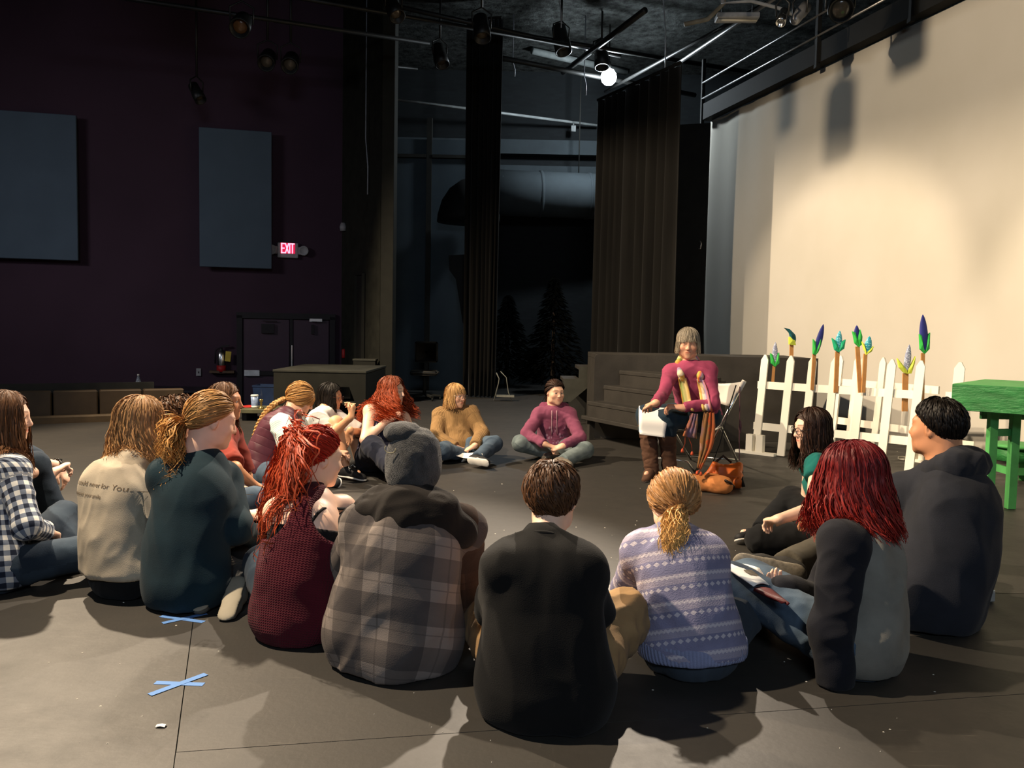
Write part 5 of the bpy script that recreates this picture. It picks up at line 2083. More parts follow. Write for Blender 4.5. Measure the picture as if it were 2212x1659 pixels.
def fir(px, pyt, pyb, Y, label):
    b = at_y(px, pyb, Y)
    t = at_y(px, pyt, Y)
    H_ = t[2]
    root = empty('artificial_fir', (b[0], Y, 0), 0, label, 'tree')
    m = MB(); m.tube([(b[0], Y, 0.003), (b[0], Y, H_ * 0.95)], [0.05, 0.015], 8); m.build('trunk', plain('bark', srgb('#2a2119'), 0.9), root, True, world_space=True)
    r = np.random.default_rng(int(px))
    V, F = [], []
    for i in range(1500):
        h = r.uniform(0.05, 1) ** 1.2
        R0 = 0.75 * (1 - h) + 0.04
        a = r.uniform(0, 6.283)
        rr = R0 * r.uniform(0.3, 1.0)
        p = np.array((b[0] + rr * math.cos(a), Y + rr * math.sin(a), 0.15 + h * (H_ - 0.15)))
        d = unit((math.cos(a), math.sin(a), -0.35)) * 0.16
        s = unit(np.cross(d, (0, 0, 1))) * 0.022
        k = len(V)
        V += [p - d * 0.4 - s, p - d * 0.4 + s, p + d * 0.6, p + (0, 0, 0.03)]
        F += [(k, k + 1, k + 2), (k, k + 3, k + 2), (k + 1, k + 3, k + 2)]
    o = link_mesh('needles', V, F, plain('dark_needles', srgb('#040504'), 0.95, 0.03), root, False, True)
    o['kind'] = 'stuff'


fir(1193, 600, 850, 15.9, 'dark artificial fir tree upstage below the air duct')
fir(1094, 640, 850, 17.35, 'second dark artificial fir half behind the narrow curtain')

oc = at_y(917, 835, 13.9)
och = empty('office_chair', (oc[0], 13.9, 0), 0, 'dark office chair standing upstage behind the tan sweater person', 'chair')
FAB = plain('dark_chair_fabric', srgb('#35332f'), 0.9)
x_, y_ = oc[0], 13.9
m = MB(); m.box((x_, y_ + 0.24, 0.80), (0.40, 0.07, 0.36), bevel=0.03); m.build('backrest', FAB, och, True, world_space=True)
m = MB(); m.box((x_, y_, 0.46), (0.46, 0.44, 0.08), bevel=0.03); m.build('seat', FAB, och, True, world_space=True)
m = MB(); m.bar((x_, y_ + 0.25, 0.44), (x_, y_ + 0.29, 0.75), 0.06, 0.02, (0, 1, 0)); m.build('back_bar', BLACK, och, world_space=True)
m = MB(); m.tube([(x_, y_, 0.10), (x_, y_, 0.42)], 0.03, 10); m.build('gas_column', BLACK, och, True, world_space=True)
for k in range(5):
    a = k * 1.2566 + 0.3
    m = MB(); m.bar((x_, y_, 0.10), (x_ + 0.27 * math.cos(a), y_ + 0.27 * math.sin(a), 0.07), 0.05, 0.03); lg_ = m.build('leg', BLACK, och, world_space=True)
    m = MB(); m.tube([(x_ + 0.27 * math.cos(a) - 0.012, y_ + 0.27 * math.sin(a), 0.028), (x_ + 0.27 * math.cos(a) + 0.012, y_ + 0.27 * math.sin(a), 0.028)], 0.026, 10); wh = m.build('castor', BLACK, och, True, world_space=True); wh.parent = lg_
ws_ = at_y(1080, 862, 14.0)
wst = empty('wire_stand', (ws_[0], 14.0, 0), 0, 'thin pale wire stand beside the narrow curtain foot', 'stand')
ZB = at_y(1075, 818, 14.0)[2]
PW = plain('pale_wire', srgb('#77766c'), 0.5)
m = MB(); m.tube([(ws_[0] - 0.1, 14, 0.004), (ws_[0] - 0.03, 14, 0.3), (ws_[0] - 0.02, 14, ZB), (ws_[0] - 0.07, 14, ZB + 0.1)], 0.01, 6); m.build('upright', PW, wst, True, world_space=True)
m = MB(); m.boxz(ws_[0] - 0.06, ws_[0] + 0.24, 13.93, 14.07, at_y(1080, 857, 14.0)[2] - 0.02 + 0.02, at_y(1080, 857, 14.0)[2] + 0.03); m.build('shelf', PW, wst, world_space=True)
m = MB(); m.tube([(ws_[0] + 0.2, 14, 0.004), (ws_[0] + 0.14, 14, 0.15), (ws_[0] + 0.1, 14, 0.4), (ws_[0], 14, 0.5)], 0.008, 6); m.build('cable', PW, wst, True, world_space=True)

# ------------------------------------------------------------------ white picket fence
def picket_run(p0, p1, tops, z_top, lean, rails, label, foot_at=(), w=0.075, rail_ext=(0.05, 0.05)):
    p0, p1 = np.array(p0, float), np.array(p1, float)
    L = np.linalg.norm(p1 - p0)
    t = (p1 - p0) / L
    nrm = np.array((t[1], -t[0]))
    if nrm[1] > 0:
        nrm = -nrm                                   # towards the camera
    T3, N3 = np.array((*t, 0)), np.array((*nrm, 0))
    U3 = unit(np.array((0, 0, 1.0)) - N3 * lean + T3 * 0.045)
    c = (p0 + p1) / 2
    root = empty('picket_fence', (c[0], c[1], 0), 0, label, 'fence')
    for u in tops:
        o = np.array((*(p0 + t * u), 0.012))
        ol = [(-w / 2, 0), (w / 2, 0), (w / 2, z_top - 0.055), (w * 0.12, z_top), (-w * 0.12, z_top), (-w / 2, z_top - 0.055)]
        m = MB(); m.prism(ol, 0.02, o + N3 * 0.022, T3, U3, N3); m.build('picket', WHITEP, root, world_space=True)
    for z in rails:
        a_ = np.array((*p0, 0.012)) - T3 * rail_ext[0] + U3 * z
        b_ = np.array((*p1, 0.012)) + T3 * rail_ext[1] + U3 * z
        m = MB(); m.bar(a_, b_, 0.02, 0.075, up=U3); m.build('rail', WHITEP, root, world_space=True)
    for u in foot_at:
        o = np.array((*(p0 + t * u), 0))
        m = MB()
        m.bar(o - T3 * 0.20 + N3 * 0.06 + (0, 0, 0.016), o + T3 * 0.22 + N3 * 0.06 + (0, 0, 0.016), 0.07, 0.028)
        m.build('base_board', WHITEP, root, world_space=True)
        for k in (-0.055, 0.055):
            m = MB(); m.box(o + T3 * k + N3 * 0.055 + np.array((0, 0, 0.115)), (0.07, 0.06, 0.17), np.stack((T3, N3, np.array((0, 0, 1.0))), 1)); m.build('foot_block', WHITEP, root, world_space=True)
    return root, T3, U3, N3


F0, F1 = np.array((2.50, 8.40)), np.array((3.56, 7.42))
FL = np.linalg.norm(F1 - F0)


def along_front(px, py):
    """distance along the front fence of a foot seen at a pixel column"""
    best = min(np.linspace(-0.3, 2.6, 600), key=lambda u: abs(((lambda q: CX + FPX * ((q - EYE) @ CAM_R) / ((q - EYE) @ CAM_F))(np.array((*(F0 + (F1 - F0) / FL * u), py)))) - px))
    return best


tops = [along_front(px, 0.98) for px in (1649, 1705, 1752, 1800, 1860, 1923, 1985)]
picket_run(F0, F1, [u - 0.035 for u in tops], 1.0, 0.05, (0.27, 0.69), 'front white picket fence run with seven pickets beside the folding chair', foot_at=(0.02,))
G0, G1 = np.array((3.50, 9.12)), np.array((4.02, 8.05))


def column_on(P0, P1, px, z):
    t = (P1 - P0) / np.linalg.norm(P1 - P0)
    best = min(np.linspace(-0.6, 3, 700), key=lambda u: abs((lambda q: CX + FPX * ((q - EYE) @ CAM_R) / ((q - EYE) @ CAM_F))(np.array((*(P0 + t * u), z))) - px))
    return best


tb = [column_on(G0, G1, px, 0.97) for px in (1812, 1849, 1904)]
picket_run(G0, G1, [u - 0.03 for u in tb], 0.99, 0.04, (0.28, 0.70), 'back white picket fence run between front fence and screen', foot_at=(1.2,), rail_ext=(0.0, 0.1))
K0, K1 = np.array((3.83, 7.36)), np.array((3.98, 7.22))
tk = column_on(K0, K1, 2064, 0.98)
picket_run(K0, K1, [tk], 0.995, 0.0, (0.27, 0.69), 'short white picket piece behind the green table', rail_ext=(0.0, 0.06), w=0.085)

# ------------------------------------------------------------------ painted corn props on sticks
STICK = plain('raw_pine_stick', srgb('#c08a52'), 0.7, var=0.12, scale=12)
KERN = {}


def kern_mat(name, c, c2, sc=75):
    if name not in MATS:
        t = NT(name, 0.55, 0.4)
        v = t.n('ShaderNodeTexVoronoi')
        v.inputs['Scale'].default_value = sc
        t.link(t.coord(), v.inputs['Vector'])
        t.color(t.ramp(v.outputs['Distance'], ((0.25, c2), (0.5, c))))
        t.bump(v.outputs['Distance'], -0.5, 0.004)
        MATS[name] = t.m
    return MATS[name]


GREENA = plain('bright_green_paint', srgb('#35b04a'), 0.6, var=0.25, scale=9)
GREENB = plain('teal_green_paint', srgb('#1fa878'), 0.6, var=0.2, scale=9)
YEL = plain('lime_yellow_paint', srgb('#cfdc50'), 0.6, var=0.12, scale=9)
NAVY = plain('deep_blue_paint', srgb('#2a2f78'), 0.6, var=0.15, scale=12)
SILV = kern_mat('silver_blue_kernels', srgb('#8d93ad'), srgb('#d8dcea'))
CYAN = kern_mat('cyan_kernels', srgb('#2f9fb5'), srgb('#9fe0e6'))
DTEAL = plain('dark_teal_paint', srgb('#17515a'), 0.5, var=0.5, scale=14)


def corn(Y, cob, husk, stick, cobm, huskm, label, tilt=0.0):
    """cob, husk pieces and stick outlines in photo pixels, standing in one plane at depth Y, 14 mm ply and a modelled cob"""
    def W3(p, dy=0.0):
        q = at_y(p[0], p[1], Y)
        return np.array((q[0], Y + dy, q[2]))
    s0_ = W3(stick[1])
    root = empty('corn_prop', tuple(s0_), 0, label, 'corn prop')
    m = MB(); m.bar(W3(stick[1], 0.012), W3(stick[0], 0.012), stick[2] / FPX * Y, 0.014, up=(0, -1, 0)); m.build('stick', STICK, root, world_space=True)
    # cob: tapered body with a flattened back
    cb, ct, cw = W3(cob[1], -0.012), W3(cob[0], -0.012), cob[2] / FPX * Y
    ax = unit(ct - cb)
    L = np.linalg.norm(ct - cb)
    sd_ = unit(np.cross(ax, (0, -1, 0)))
    nr = np.cross(sd_, ax)
    V, F = [], []
    N_, M_ = 12, 14
    for i in range(M_):
        f = i / (M_ - 1)
        rr = cw / 2 * (math.sin(math.pi * min(1, 0.22 + 0.78 * f) ** 1.0) ** 0.62 if f < 0.999 else 0.04)
        rr = max(rr, cw * 0.03)
        for k in range(N_):
            a = 2 * math.pi * k / N_
            V.append(cb + ax * L * f + sd_ * rr * math.cos(a) + nr * rr * 0.45 * math.sin(a))
    for i in range(M_ - 1):
        for k in range(N_):
            F.append((i * N_ + k, i * N_ + (k + 1) % N_, (i + 1) * N_ + (k + 1) % N_, (i + 1) * N_ + k))
    F.append(tuple(range(N_))); F.append(tuple(range((M_ - 1) * N_, M_ * N_)))
    m = MB(); m.add(V, F); m.build('cob', cobm, root, True, world_space=True)
    for hpts in husk:
        n = len(hpts)
        c = sum(W3(p) for p in hpts) / n
        front = [W3(p, -0.026) for p in hpts]
        mid = c + np.array((0, -0.036, 0))
        back = [W3(p, -0.002) for p in hpts]
        m = MB(); m.add(front + back + [mid], [(i, (i + 1) % n, 2 * n) for i in range(n)] + [tuple(range(n, 2 * n))[::-1]] + [(i, i + n, (i + 1) % n + n, (i + 1) % n) for i in range(n)])
        m.build('husk_leaf', huskm[husk.index(hpts)] if isinstance(huskm, (list, tuple)) else huskm, root, world_space=True)


def cz(*pts):
    return [(1580 + x / 3.456, 640 + y / 3.456) for x, y in pts]


corn(8.36, (*cz((326, 342), (318, 505)), 13), [cz((286, 425), (300, 432), (322, 500), (320, 526), (292, 500)), cz((352, 420), (340, 432), (322, 500), (320, 526), (352, 498))],
     (*cz((320, 520), (308, 690)), 5.5), SILV, GREENA, 'silver corn ear in green husk on a stick, leftmost of the corn props')
corn(8.22, (*cz((468, 282), (458, 352)), 10), [cz((424, 305), (440, 300), (470, 330), (475, 365), (425, 360)), cz((390, 235), (430, 246), (466, 282), (475, 310), (462, 350), (440, 320), (425, 270))],
     (*cz((452, 362), (446, 700)), 8), DTEAL, [YEL, DTEAL], 'dark teal curling leaf over yellow husk on a stick')
corn(8.0, (*cz((684, 208), (630, 410)), 14), [cz((605, 320), (622, 340), (628, 400), (622, 438), (604, 430)), cz((660, 318), (664, 350), (640, 420), (622, 438), (636, 380))],
     (*cz((622, 432), (606, 700)), 7), NAVY, GREENA, 'slim dark blue corn ear leaning right in green husk')
corn(7.86, (*cz((806, 258), (790, 400)), 15), [cz((745, 312), (775, 335), (800, 400), (795, 418), (765, 400)), cz((846, 322), (815, 340), (796, 400), (795, 418), (835, 390))],
     (*cz((795, 412), (782, 720)), 9), CYAN, GREENB, 'light teal corn ear in spread sea green husk')
corn(7.66, (*cz((932, 216), (930, 330)), 13), [cz((898, 262), (918, 270), (938, 340), (945, 378), (915, 350)), cz((955, 248), (970, 300), (965, 360), (945, 378), (932, 330), (940, 290))],
     (*cz((944, 374), (966, 720)), 9), NAVY, GREENA, 'dark blue corn ear in tall green husk, middle of the props')
corn(7.62, (*cz((1028, 298), (1008, 415)), 16), [cz((968, 338), (985, 360), (1000, 410), (1000, 436), (985, 400)), cz((1056, 372), (1035, 390), (1006, 415), (1000, 436), (1040, 412))],
     (*cz((1004, 430), (988, 720)), 8), CYAN, YEL, 'pale cyan corn ear in yellow husk beside the middle prop')
corn(7.5, (*cz((1324, 360), (1302, 550)), 15), [cz((1230, 462), (1262, 500), (1300, 550), (1308, 578), (1280, 570), (1245, 530)), cz((1366, 448), (1360, 500), (1335, 575), (1308, 578), (1312, 545), (1340, 500))],
     (*cz((1304, 575), (1298, 860)), 12), SILV, YEL, 'silver corn ear with flaring yellow husk, lowest of the props')
corn(7.42, (*cz((1424, 136), (1434, 400)), 19), [cz((1396, 282), (1412, 295), (1425, 380), (1436, 428), (1402, 395)), cz((1474, 272), (1460, 290), (1446, 380), (1436, 428), (1470, 392))],
     (*cz((1434, 424), (1428, 800)), 8), NAVY, GREENA, 'tallest dark blue corn ear with pointed tip in green husk')

# ------------------------------------------------------------------ green table and stool at the right edge
GRN = NT('rough_green_paint', 0.5, 0.45)
_c = GRN.coord()
_f = GRN.noise(GRN.mapping(_c, (3, 3, 12), (0, 0.25, 0)), 2.0, 6, 0.65)
GRN.color(GRN.ramp(_f, ((0.3, srgb('#1b5c28')), (0.7, srgb('#2f8040')))))
GRN.bump(_f, 0.7, 0.02)
GRNL = plain('light_green_paint', srgb('#4a9450'), 0.6, var=0.15, scale=8)
GY = 5.86
ga, gb_ = at_y(2057, 829, GY), at_y(2084, 886, GY)
gt = empty('green_table', (3.55, GY + 0.5, 0), 0, 'rough green painted table with thick apron at right edge', 'table')
AX = unit((0.75, -0.66, 0))
AY = unit((0.66, 0.75, 0))
ztop_ = ga[2]
zb_ = ztop_ - 0.185
c_ = np.array((ga[0], GY, 0))
m = MB(); m.bar(c_ + AY * 0.012 + (0, 0, (ztop_ + zb_) / 2), c_ + AX * 1.3 + AY * 0.012 + (0, 0, (ztop_ + zb_) / 2), 0.024, ztop_ - zb_, bevel=0.004); m.build('front_apron', GRN.m, gt, world_space=True)
m = MB(); m.bar(c_ + AX * 0.012 + AY * 0.025 + (0, 0, (ztop_ + zb_) / 2), c_ + AX * 0.012 + AY * 1.0 + (0, 0, (ztop_ + zb_) / 2), 0.024, ztop_ - zb_ - 0.004); m.build('side_apron', GRN.m, gt, world_space=True)
m = MB(); m.bar(c_ + AX * 0.0 + AY * 0.52 + (0, 0, ztop_ - 0.008), c_ + AX * 1.3 + AY * 0.52 + (0, 0, ztop_ - 0.008), 0.96, 0.016); m.build('tabletop', GRNL, gt, world_space=True)
def leg_at(px, py, Yd, w=0.06, d=0.05, zt=None):
    b = on_z(px, py)
    m = MB(); m.bar((b[0], b[1] + d / 2, 0.002), (b[0], b[1] + d / 2, zt or zb_ + 0.05), w, d, (0, 1, 0), 0.003)
    m.build('leg', GRNL, gt, world_space=True)
    return b
La = leg_at(2138, 1102, GY)
Lb = leg_at(2186, 1101, GY)
m = MB(); zr = at_y(2165, 936, La[1])[2]
m.bar((La[0] + 0.03, La[1] + 0.035, zr), (Lb[0] - 0.03, Lb[1] + 0.035, zr), 0.03, 0.05); m.build('stretcher', GRNL, gt, world_space=True)
m = MB(); m.boxz(Lb[0] - 0.1, Lb[0] + 0.9, La[1] + 0.3, La[1] + 0.33, 0.62, zb_ + 0.1); m.build('back_apron', GRN.m, gt, world_space=True)
SB = at_y(2190, 965, 6.75)
stl = empty('green_stool', (SB[0] + 0.2, 6.95, 0), 0, 'green stool with round seat tucked under the green table', 'stool')
zs_ = SB[2]
cs = np.array((SB[0] + 0.16, 6.95, 0))
m = MB(); m.lathe([(0.20, zs_ - 0.03), (0.215, zs_ - 0.02), (0.215, zs_ - 0.005), (0.20, zs_)], cs, 28); m.build('seat', GRNL, stl, True, world_space=True)
m = MB(); m.lathe([(0.17, zs_ - 0.14), (0.175, zs_ - 0.031)], cs, 24); m.build('apron', GRN.m, stl, True, world_space=True)
for a in (0.8, 2.35, 3.9, 5.5):
    p = cs + np.array((math.cos(a), math.sin(a), 0)) * 0.19
    m = MB(); m.bar(p + (0, 0, 0.002), p + (0, 0, zs_ - 0.031), 0.045, 0.045, (math.cos(a), math.sin(a), 0)); m.build('leg', GRNL, stl, world_space=True)
for a, b in ((3.9, 5.5), (2.35, 3.9)):
    p, q = (cs + np.array((math.cos(t), math.sin(t), 0)) * 0.19 for t in (a, b))
    m = MB(); m.bar(p + (0, 0, 0.12), q + (0, 0, 0.12), 0.025, 0.06); m.build('stretcher', GRNL, stl, world_space=True)

# ------------------------------------------------------------------ floor marks and crumbs
TAPE = plain('blue_painters_tape', srgb('#5b86c4'), 0.7, 0.3, var=0.06, bump=0)


def tape(ends, label):
    cs_ = [on_z(*p) for e in ends for p in e]
    c = sum(cs_) / 4
    root = empty('tape_mark', (c[0], c[1], 0), 0, label, 'tape mark')
    for k, (p, q) in enumerate(ends):
        a_, b_ = on_z(*p), on_z(*q)
        m = MB(); m.bar(a_ + (0, 0, 0.0010 + 0.0010 * k), b_ + (0, 0, 0.0010 + 0.0010 * k), 0.026, 0.0008); m.build('strip', TAPE, root, world_space=True)


tape((((348, 1331), (440, 1344)), ((351, 1347), (446, 1326))), 'blue tape cross on the floor behind the teal shirt person')
tape((((335, 1475), (440, 1479)), ((323, 1502), (445, 1457))), 'blue tape cross on the open floor, nearest the camera')
r = np.random.default_rng(12)
V, F = [], []
for i in range(110):
    if i < 70:
        p = on_z(r.uniform(100, 2150), r.uniform(960, 1650))
    else:
        p = on_z(r.uniform(900, 1600), r.uniform(930, 1250))
    s = r.uniform(0.002, 0.006) * (0.6 + p[1] * 0.10)
    a = r.uniform(0, 3.14)
    k = len(V)
    V += [p + (s * math.cos(a + t), s * math.sin(a + t) * r.uniform(0.5, 1), 0.0008) for t in (0, 1.6, 3.2, 4.7)] + [p + (0, 0, 0.003)]
    F += [(k, k + 1, k + 4), (k + 1, k + 2, k + 4), (k + 2, k + 3, k + 4), (k + 3, k, k + 4)]
o = link_mesh('paint_flakes', V, F, plain('flake_white', srgb('#cfcabd'), 0.8, bump=0))
tag(o, 'pale paint flakes scattered over the black stage floor', 'flakes', kind='stuff')
for (px, py, s, lab) in ((1338, 945, 0.022, 'white paper scrap on the floor before the stairs'), (348, 1570, 0.014, 'pale chip on the floor below the near tape cross')):
    p = on_z(px, py)
    m = MB(); m.sheet([[p + np.array((-s + 2 * s * i / 2, -s * 0.6 + 1.2 * s * j / 2, 0.003 + 0.003 * ((i + j) % 2))) for j in range(3)] for i in range(3)], 0.0015)
    tag(m.build('paper_scrap', PAPER), lab, 'scrap')
wb = on_z(2120, 1296)
cb_ = empty('charger_box', (wb[0], wb[1], 0), 0.2, 'small white box on the floor behind the navy hoodie', 'box')
m = MB(); m.box((0, 0, 0.027), (0.075, 0.09, 0.05), bevel=0.006); m.build('case', plain('grey_plastic', srgb('#8f8d88'), 0.5), cb_)
m = MB(); m.box((0, 0, 0.055), (0.07, 0.085, 0.006), bevel=0.002); m.build('lid', WHITEP, cb_)

# ------------------------------------------------------------------ lighting grid
GRID = plain('black_iron_pipe', srgb('#1f1f1e'), 0.45, 0.5, 0.4)


def gpipe(p, q, z, r_=0.03, label=None, ext=(0, 0), mat=None):
    a_, b_ = on_z(*p, z), on_z(*q, z)
    d = unit(b_ - a_)
    a_, b_ = a_ - d * ext[0], b_ + d * ext[1]
    m = MB(); m.tube([a_, b_], r_, 10)
    return tag(m.build('grid_pipe', mat or GRID, None, True), label, 'pipe')


gpipe((1222, 152), (1368, 180), 5.9, 0.045, 'black grid pipe crossing just below the glowing bulb', (1.4, 1.5))
gpipe((1225, 150), (1275, 112), 6.0, 0.05, 'short black grid bar running back left of the bulb', (0.2, 2.0))
gpipe((1340, 180), (1562, 58), 5.85, 0.03, 'long black grid pipe running from bulb towards upper right', (0.6, 1.5))
gpipe((1475, 130), (1650, 12), 5.7, 0.03, 'worn grid pipe nearest the screen beam, upper right', (0.3, 1.0), STEEL)
gpipe((1305, 105), (1460, 130), 6.1, 0.04, 'black cross pipe above and behind the bulb', (2.5, 1.6))
gpipe((1110, 70), (1290, 110), 6.1, 0.035, 'grey cross pipe near the two hanging cans', (2.0, 0.5))
gpipe((1240, 130), (1320, 148), 6.66, 0.07, 'pale square ceiling rail lit by the bulb', (1.0, 0.4), plain('pale_rail', srgb('#6b706f'), 0.7))
gpipe((900, 40), (1100, 75), 5.6, 0.03, 'dim black grid pipe above the pillar', (4.5, 1.0))
gpipe((100, 118), (560, 150), 5.9, 0.012, 'thin cable line high over the plum wall', (1.5, 1.0))
gpipe((430, 20), (700, 60), 5.3, 0.03, 'dark lighting pipe high over the house at left', (2.0, 1.5))
gpipe((480, 105), (720, 130), 5.9, 0.03, 'second dark lighting pipe behind it at left', (2.0, 1.5))


def lantern(px, py, Y, tilt, az, label, mat=None, L=0.34, rad=0.10, pipe_up=0.45, lens=True, face=None):
    c = at_y(px, py, Y)
    root = empty('stage_light', tuple(c), 0, label, 'stage light')
    d = np.array((math.sin(az) * math.cos(tilt), math.cos(az) * math.cos(tilt), -math.sin(tilt)))
    s = unit(np.cross(d, (0, 0, 1)))
    u = np.cross(s, d)
    R_ = np.stack((s, u, d), 1)
    m = MB(); m.lathe([(rad * 0.5, -L * 0.55), (rad * 0.85, -L * 0.45), (rad * 0.9, 0.0), (rad, L * 0.1), (rad, L * 0.5), (rad * 0.88, L * 0.5), (rad * 0.8, L * 0.3)], c, 18, R_)
    m.build('can', mat or GRID, root, True, world_space=True)
    m = MB(); m.lathe([(rad * 0.78, L * 0.28), (rad * 0.6, L * 0.33), (0.01, L * 0.36)], c, 16, R_)
    m.build('lens', face or plain('lens_glass', srgb('#50483c'), 0.1, 0.6, var=0.05, bump=0), root, True, world_space=True)
    m = MB()
    top = c + np.array((0, 0, rad + 0.16))
    m.tube([c + s * (rad + 0.01), c + s * (rad + 0.02) + (0, 0, rad + 0.08), top, c - s * (rad + 0.02) + (0, 0, rad + 0.08), c - s * (rad + 0.01)], 0.012, 6)
    m.build('yoke', GRID, root, True, world_space=True)
    m = MB(); m.tube([top, (top[0], top[1], 6.76)], 0.018, 8); m.build('hanger', GRID, root, True, world_space=True)
    return root


lantern(1299, 118, 14.8, 1.3, 3.0, 'black can light hanging just above the glowing bulb', L=0.5, rad=0.13)
lantern(1212, 85, 14.2, 1.2, 2.6, 'black can light hanging left of the glowing bulb', L=0.5, rad=0.14)
lantern(1690, 36, 9.6, 0.9, 3.7, 'chrome can light under the grid near the screen beam', CHR, 0.24, 0.055, face=CHR)
lantern(1728, 30, 9.8, -0.7, 0.75, 'grey barrel light paired with the chrome can', plain('grey_barrel', srgb('#8a8a8c'), 0.4, 0.5, 0.5), 0.36, 0.07)
lantern(1815, 18, 9.0, 0.5, 3.4, 'dark square floodlight with hood above the screen', None, 0.24, 0.13)
lantern(522, 52, 11.0, 0.6, 3.0, 'dim lantern with amber lens high at left', face=plain('amber_lens', srgb('#6b4a2c'), 0.2, 0.5), L=0.4, rad=0.13)
lantern(578, 128, 13.0, 0.6, 3.0, 'dim lantern below the dark lighting pipe, left one', L=0.4, rad=0.13)
lantern(628, 134, 13.0, 0.6, 3.0, 'dim lantern below the dark lighting pipe, right one', L=0.4, rad=0.13)
lantern(850, 18, 10.5, 0.9, 2.5, 'dim lantern hanging above the olive pillar', L=0.34, rad=0.10)
lantern(950, 120, 14.0, 1.1, 2.5, 'dark lantern hanging right of the olive pillar top', L=0.4, rad=0.12)
lantern(1040, 60, 12.0, 1.1, 2.9, 'dark lantern above the narrow curtain', L=0.4, rad=0.12)
lantern(425, 200, 13.0, 0.9, 2.2, 'tiny dark lantern above the tall felt panel', L=0.34, rad=0.09)

tz_ = at_y(1592, 38, 11.2)
tb_ = empty('fluorescent_fixture', tuple(tz_), 0, 'unlit white strip light fixture high in the grid', 'fixture')
m = MB(); m.box(tz_, (0.55, 0.22, 0.07), rotz(-0.06), 0.01); m.build('housing', plain('dull_white_metal', srgb('#9a9ca0'), 0.5), tb_, world_space=True)
m = MB(); m.tube([tz_ + (-0.25, -0.04, -0.05), tz_ + (0.25, -0.05, -0.05)], 0.015, 8); m.build('tube', WHITEP, tb_, True, world_space=True)
for sx in (-0.2, 0.2):
    m = MB(); m.tube([tz_ + (sx, 0, 0.03), tz_ + (sx, 0, 0.8)], 0.006, 6); m.build('hanger_wire', GRID, tb_, True, world_space=True)
ck = at_y(1520, 45, 11.0)
m = MB(); m.tube([ck + (-0.25, 0, -0.05), ck + (0.05, 0, 0.02), ck + (0.25, 0, 0.22), (ck[0] + 0.3, ck[1], 6.76)], 0.03, 8); tag(m.build('flex_conduit', plain('grey_flex', srgb('#6d6a60'), 0.6), None, True), 'bent grey flexible conduit left of the strip fixture', 'conduit')
ck = at_y(1640, 8, 10.5)
m = MB(); m.tube([(ck[0] - 0.6, ck[1], 6.76), ck + (-0.45, 0, 0.0), ck + (-0.1, 0, 0.03), ck + (0.25, 0, -0.05), ck + (0.42, 0, -0.12)], 0.022, 8); tag(m.build('power_cable', plain('pale_cable', srgb('#8d9096'), 0.5), None, True), 'pale looping power cable at the top of the grid', 'cable')
for (px, py0, py1, Y, lab) in ((1433, 0, 150, 13.0, 'thin hanging chain right of the bulb'), (1208, 0, 60, 14.0, 'thin hanging cord left of the bulb'), (1262, 165, 205, 15.0, 'short white cord hanging below the cross pipe'), (1108, 135, 165, 15.0, 'short pale cord hanging far left of the bulb'),
                           (790, 300, 420, 13.5, 'long thin pull cord before the wing wall')):
    a_, b_ = at_y(px, py0, Y), at_y(px + 4, py1, Y)
    m = MB(); m.tube([(a_[0], a_[1], 6.76), a_, (a_ + b_) / 2 + (0.02, 0, 0), b_], 0.010, 6); tag(m.build('hanging_cord', plain('pale_cable', srgb('#8d9096')), None, True), lab, 'cord')  # thin cords hanging down from the ceiling

bp = at_y(1315, 165, 15.4)
blb = empty('work_bulb', tuple(bp), 0, 'bare glowing white work bulb under the black ceiling', 'bulb')
m = MB(); m.lathe([(0.03, 0.14), (0.09, 0.11), (0.135, 0.04), (0.145, -0.02), (0.125, -0.09), (0.07, -0.145), (0.01, -0.16)], bp, 20); m.build('glass_envelope', emit('bulb_glow', (0.86, 0.95, 1.0), 30.0), blb, True, world_space=True)
m = MB(); m.tube([bp + (0, 0, 0.15), bp + (0, 0, 0.26), bp + (0, 0, 0.27), (bp[0], bp[1], 6.76)], [0.035, 0.035, 0.012, 0.012], 10); m.build('socket', GRID, blb, True, world_space=True)
l = bpy.data.lights.new('work_bulb_light', 'POINT'); l.energy = 330; l.color = (0.82, 0.93, 1.0); l.shadow_soft_size = 0.14
lo_ = bpy.data.objects.new('work_bulb_light', l); COL.objects.link(lo_); lo_.location = bp - np.array((0, 0.0, 0.25))


# unseen lanterns added over the ring, above the frame; they throw the soft shadows high on the screen
def between(px, py, light, f):
    """a point the given fraction of the way from a lamp to a spot of the screen seen at a pixel"""
    S = on_plane(px, py, SP, SN)
    return np.asarray(light) + (S - np.asarray(light)) * f


KF = (-3.6, 3.3, 5.6)
for (px, py, f_, L_, r_, lab) in ((1815, 250, 0.36, 0.34, 0.10, 'black lantern added above the frame to shade the mid screen'), (1700, 215, 0.34, 0.26, 0.06, 'slim black lantern added above the frame to shade the screen left'), (1965, 70, 0.38, 0.26, 0.10, 'black lantern added above the frame to shade the screen right')):
    c = between(px, py, KF, f_)
    root = empty('stage_light', tuple(c), 0, lab, 'stage light')
    m = MB(); m.lathe([(r_ * 0.6, 0.5 * L_), (r_ * 0.95, 0.4 * L_), (r_, 0), (r_, -0.6 * L_), (r_ * 0.85, -0.6 * L_), (r_ * 0.8, -0.4 * L_)], c, 16); m.build('can', GRID, root, True, world_space=True)
    m = MB(); m.tube([c + (0, 0, 0.4 * L_), (c[0], c[1], 6.76)], 0.02, 8); m.build('hanger', GRID, root, True, world_space=True)

